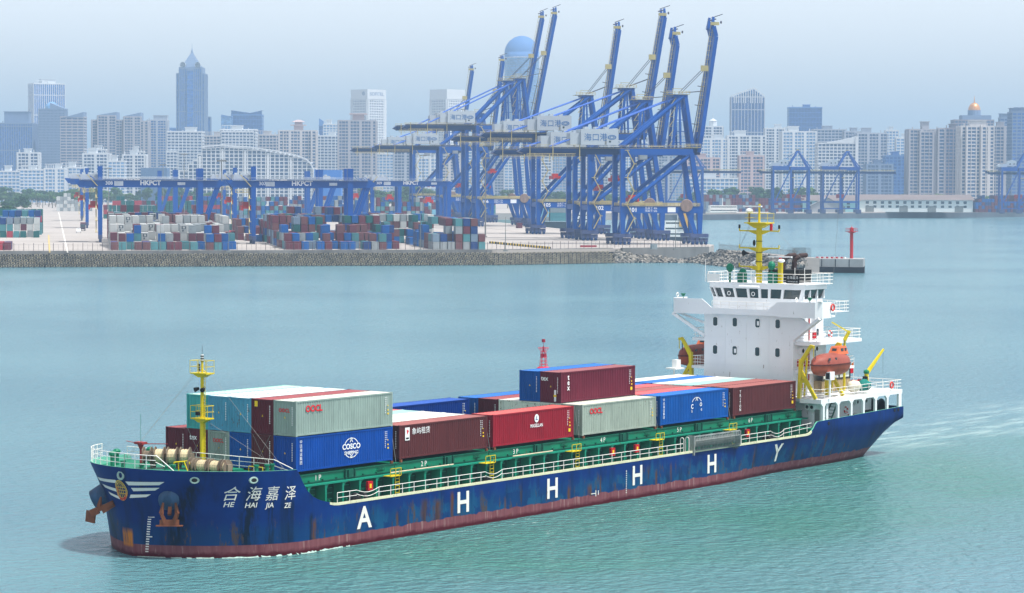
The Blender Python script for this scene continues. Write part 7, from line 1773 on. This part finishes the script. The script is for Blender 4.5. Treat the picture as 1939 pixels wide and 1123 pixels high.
def palm_proto(seed):
    rg = random.Random(seed); tr = MB(); cr = MB(); pts = [(0,0,0),(.2,0,3),(.5,.1,6),(.9,.1,9)]
    for a, c, r in zip(pts, pts[1:], (.3,.26,.22)): tr.tube(a, c, r, 6, r*.85)
    for i in range(15):
        a = 2*math.pi*i/15+rg.uniform(-.2,.2); el = rg.uniform(-.2,.9); prev = Vector(pts[-1]); d = Vector((math.cos(a)*math.cos(el),math.sin(a)*math.cos(el),math.sin(el))); sd = Vector((-math.sin(a),math.cos(a),0))
        for k in range(5):
            nx = prev+d*.85; wd = (.5,.75,.7,.5,.2)[k]; cr.quad(prev-sd*wd, nx-sd*wd*.8-Vector((0,0,.25)), nx, prev); cr.quad(prev, nx, nx+sd*wd*.8-Vector((0,0,.25)), prev+sd*wd); prev = nx; d = (d-Vector((0,0,.28))).normalized()
    return tr.mesh('trunk'), cr.mesh('crown')
PP = [palm_proto(s) for s in (5,6)]
for a, c in PP: a.materials.append(BARK); c.materials.append(LEAFM[1])
NT_ = [0]
def plant(protos, px, d, s, lab, grp, mi=None, nm='tree'):
    rgp = random.Random(int(px*31+d)); tr, cr = protos[rgp.randrange(len(protos))]
    t = thing(nm, lab, nm.replace('_',' ') if nm != 'tree' else 'tree', frame_at(px, d), rgp.random()*6.3, grp); t.scale = (s,s,s)
    link('trunk', tr, t); o = link('crown', cr, t); o.material_slots[0].link = 'OBJECT'; o.material_slots[0].material = LEAFM[rgp.randrange(3) if mi is None else mi]
def belt(x0, x1, n, d0, d1, s0, s1, lab, grp, seed, protos=TP, nm='tree'):
    rg = random.Random(seed)
    for i in range(n): plant(protos, x0+(x1-x0)*(i+rg.uniform(.1,.9))/n, rg.uniform(d0,d1), rg.uniform(s0,s1), lab, grp, None, nm)
belt(-20, 158, 34, 2350, 2600, .8, 1.35, 'bluish-green tree in the hazy belt before the white flats, far left', 'trees of the far left belt', 1)
belt(-15, 22, 7, 1250, 1500, .8, 1.0, 'dark green tree crowding the far left edge beside the roadside stack', 'trees at the left edge', 2)
belt(10, 50, 6, 1700, 2000, .8, 1.1, 'green tree behind the roadside container stack on the left', 'trees behind the roadside stack', 3)
belt(50, 130, 11, 2200, 2330, 1.0, 1.35, 'palm tree standing in the row at the end of the port road', 'palms at the end of the road', 4, PP, 'palm_tree')
belt(158, 420, 26, 2400, 2560, 1.0, 1.6, 'hazy green tree seen beneath the left gantry beams', 'trees behind the left gantry', 5)
belt(680, 790, 12, 2200, 2400, 1.0, 1.7, 'pale green tree seen between middle gantry and the far cranes', 'trees behind the right yard block', 6)
belt(800, 1230, 26, 2300, 2450, 1.0, 1.5, 'hazy green tree glimpsed between the quay crane legs', 'trees behind the quay cranes', 7)
belt(1290, 1560, 30, 2290, 2400, 1.0, 1.7, 'green tree below the flats right of crane 101', 'trees right of crane 101', 8)
belt(1495, 1540, 8, 2170, 2200, .9, 1.3, 'leafy green tree on the quay between the legs of the older crane', 'trees by the older crane', 9)
belt(1700, 1930, 22, 2350, 2450, .7, 1.2, 'small green tree at the foot of the right-hand tower blocks', 'trees below the right-hand towers', 10)
HAZE = .00017
# ------------------------------------------------------------------ haze over the harbour
b = MB(); b.box(-400, 9500, -5500, 9500, -1, 300)
m = bpy.data.materials.new('haze_air'); m.use_nodes = True; t = m.node_tree; t.nodes.clear()
o_ = t.nodes.new('ShaderNodeOutputMaterial'); v = t.nodes.new('ShaderNodeVolumePrincipled')
v.inputs['Color'].default_value = (.5,.74,1,1); v.inputs['Density'].default_value = HAZE; v.inputs['Anisotropy'].default_value = .1
t.links.new(v.outputs[0], o_.inputs['Volume'])
tag(b.build('haze', m), None, None, None, 'stuff')

# ------------------------------------------------------------------ pieces that stand apart become parts of their own
def split_pieces(o, gap):
    me = o.data; n = len(me.vertices); par = list(range(n))
    def find(a):
        while par[a] != a: par[a] = par[par[a]]; a = par[a]
        return a
    for p in me.polygons:
        r = find(p.vertices[0])
        for v in p.vertices[1:]: par[find(v)] = r
    isl = {}
    for v in me.vertices:
        r = find(v.index); bb = isl.get(r)
        if bb is None: isl[r] = [list(v.co), list(v.co)]
        else:
            for k in range(3): bb[0][k] = min(bb[0][k], v.co[k]); bb[1][k] = max(bb[1][k], v.co[k])
    keys = list(isl); g = {k: k for k in keys}
    def gf(a):
        while g[a] != a: a = g[a]
        return a
    for i, a in enumerate(keys):
        A = isl[a]
        for c in keys[i+1:]:
            B = isl[c]
            if all(A[0][k]-gap <= B[1][k] and B[0][k]-gap <= A[1][k] for k in range(3)): g[gf(a)] = gf(c)
    roots = {}
    for p in me.polygons: roots.setdefault(gf(find(p.vertices[0])), []).append(p)
    if len(roots) < 2 or len(roots) > 60: return
    base = o.name.split('.')[0]
    for ps in roots.values():
        b = MB(); mp = {}
        for p in ps:
            f = []
            for v in p.vertices:
                if v not in mp: mp[v] = len(b.v); b.v.append(tuple(me.vertices[v].co))
                f.append(mp[v])
            b.f.append(tuple(f)); b.m.append(p.material_index)
        nm = b.mesh(base)
        for m_ in me.materials: nm.materials.append(m_)
        if me.polygons[0].use_smooth:
            for p in nm.polygons: p.use_smooth = True
        q = link(base, nm, o.parent); q.matrix_local = o.matrix_local.copy()
        for k_ in o.keys(): q[k_] = o[k_]
    bpy.data.objects.remove(o)
SPL = dict(side_railing=.1, forecastle_railing=.1, deck_pillars=.2, hatch_steps=.5, green_covers=.3, bollards=.05, tyre_fenders=.05, hawse_rings=.3, yellow_frames=.6, small_gear=.4, covered_gear=0, deck_pipes=.3,
    wall_fittings=.12, stay_wires=0, mast_stays=0, mast_fittings=.05, mast_lights=.1, mast_railing=.3, deck_store=.5, poop_front=.1, side_gallery=.3, aft_railing=.3, bridge_railing=.3, name_board=1, funnel=.3, draught_marks=.8,
    bow_stripes=.3, code_markings=.4, cross_bracing=.5, walkway=.5, bogie=.8, girder_walkway=1, apex_platform=1.5, apex_frame=1, back_stays=.5, boom_rigging=1, boom=1, girder=1, portal_beam=.5, stairs=1, spreader=1, main_beam=1, beam_plate=.5,
    floodlights=2, roof_structure=6, cabin=.3, fender=.3, safety_net=1, bridge_wings=.3, bulwark_lining=.3, boom_ladder=1.5, frame=-1, painted_kerb=-1, corner_drum=0, lashing_rods=0, window_strip=0, winch_frame=0, hoist_ropes=0, machinery_house=1, stern_winch=.5, trolley_house=1)
RENAME = dict(window_row='window', deck_pillars='deck_pillar', bollards='bollard', tyre_fenders='tyre_fender', hawse_rings='hawse_ring', yellow_frames='yellow_frame', green_covers='covered_fitting', bow_stripes='bow_stripe', bridge_wings='bridge_wing', stay_wires='stay_wire', mast_stays='mast_stay', back_stays='back_stay', lashing_rods='lashing_rod', hoist_ropes='hoist_rope', hatch_steps='hatch_step', deck_pipes='deck_pipe')
for o in [x for x in bpy.data.objects if x.type == 'MESH' and x.parent is not None]:
    nm = o.name.split('.')[0]
    if nm in RENAME: o.name = RENAME[nm]; nm2 = RENAME[nm]
    if nm == 'window_row': nm = 'window_strip'
    if nm in SPL and SPL[nm] >= 0 and not o.children and o.data.users == 1: split_pieces(o, SPL[nm])
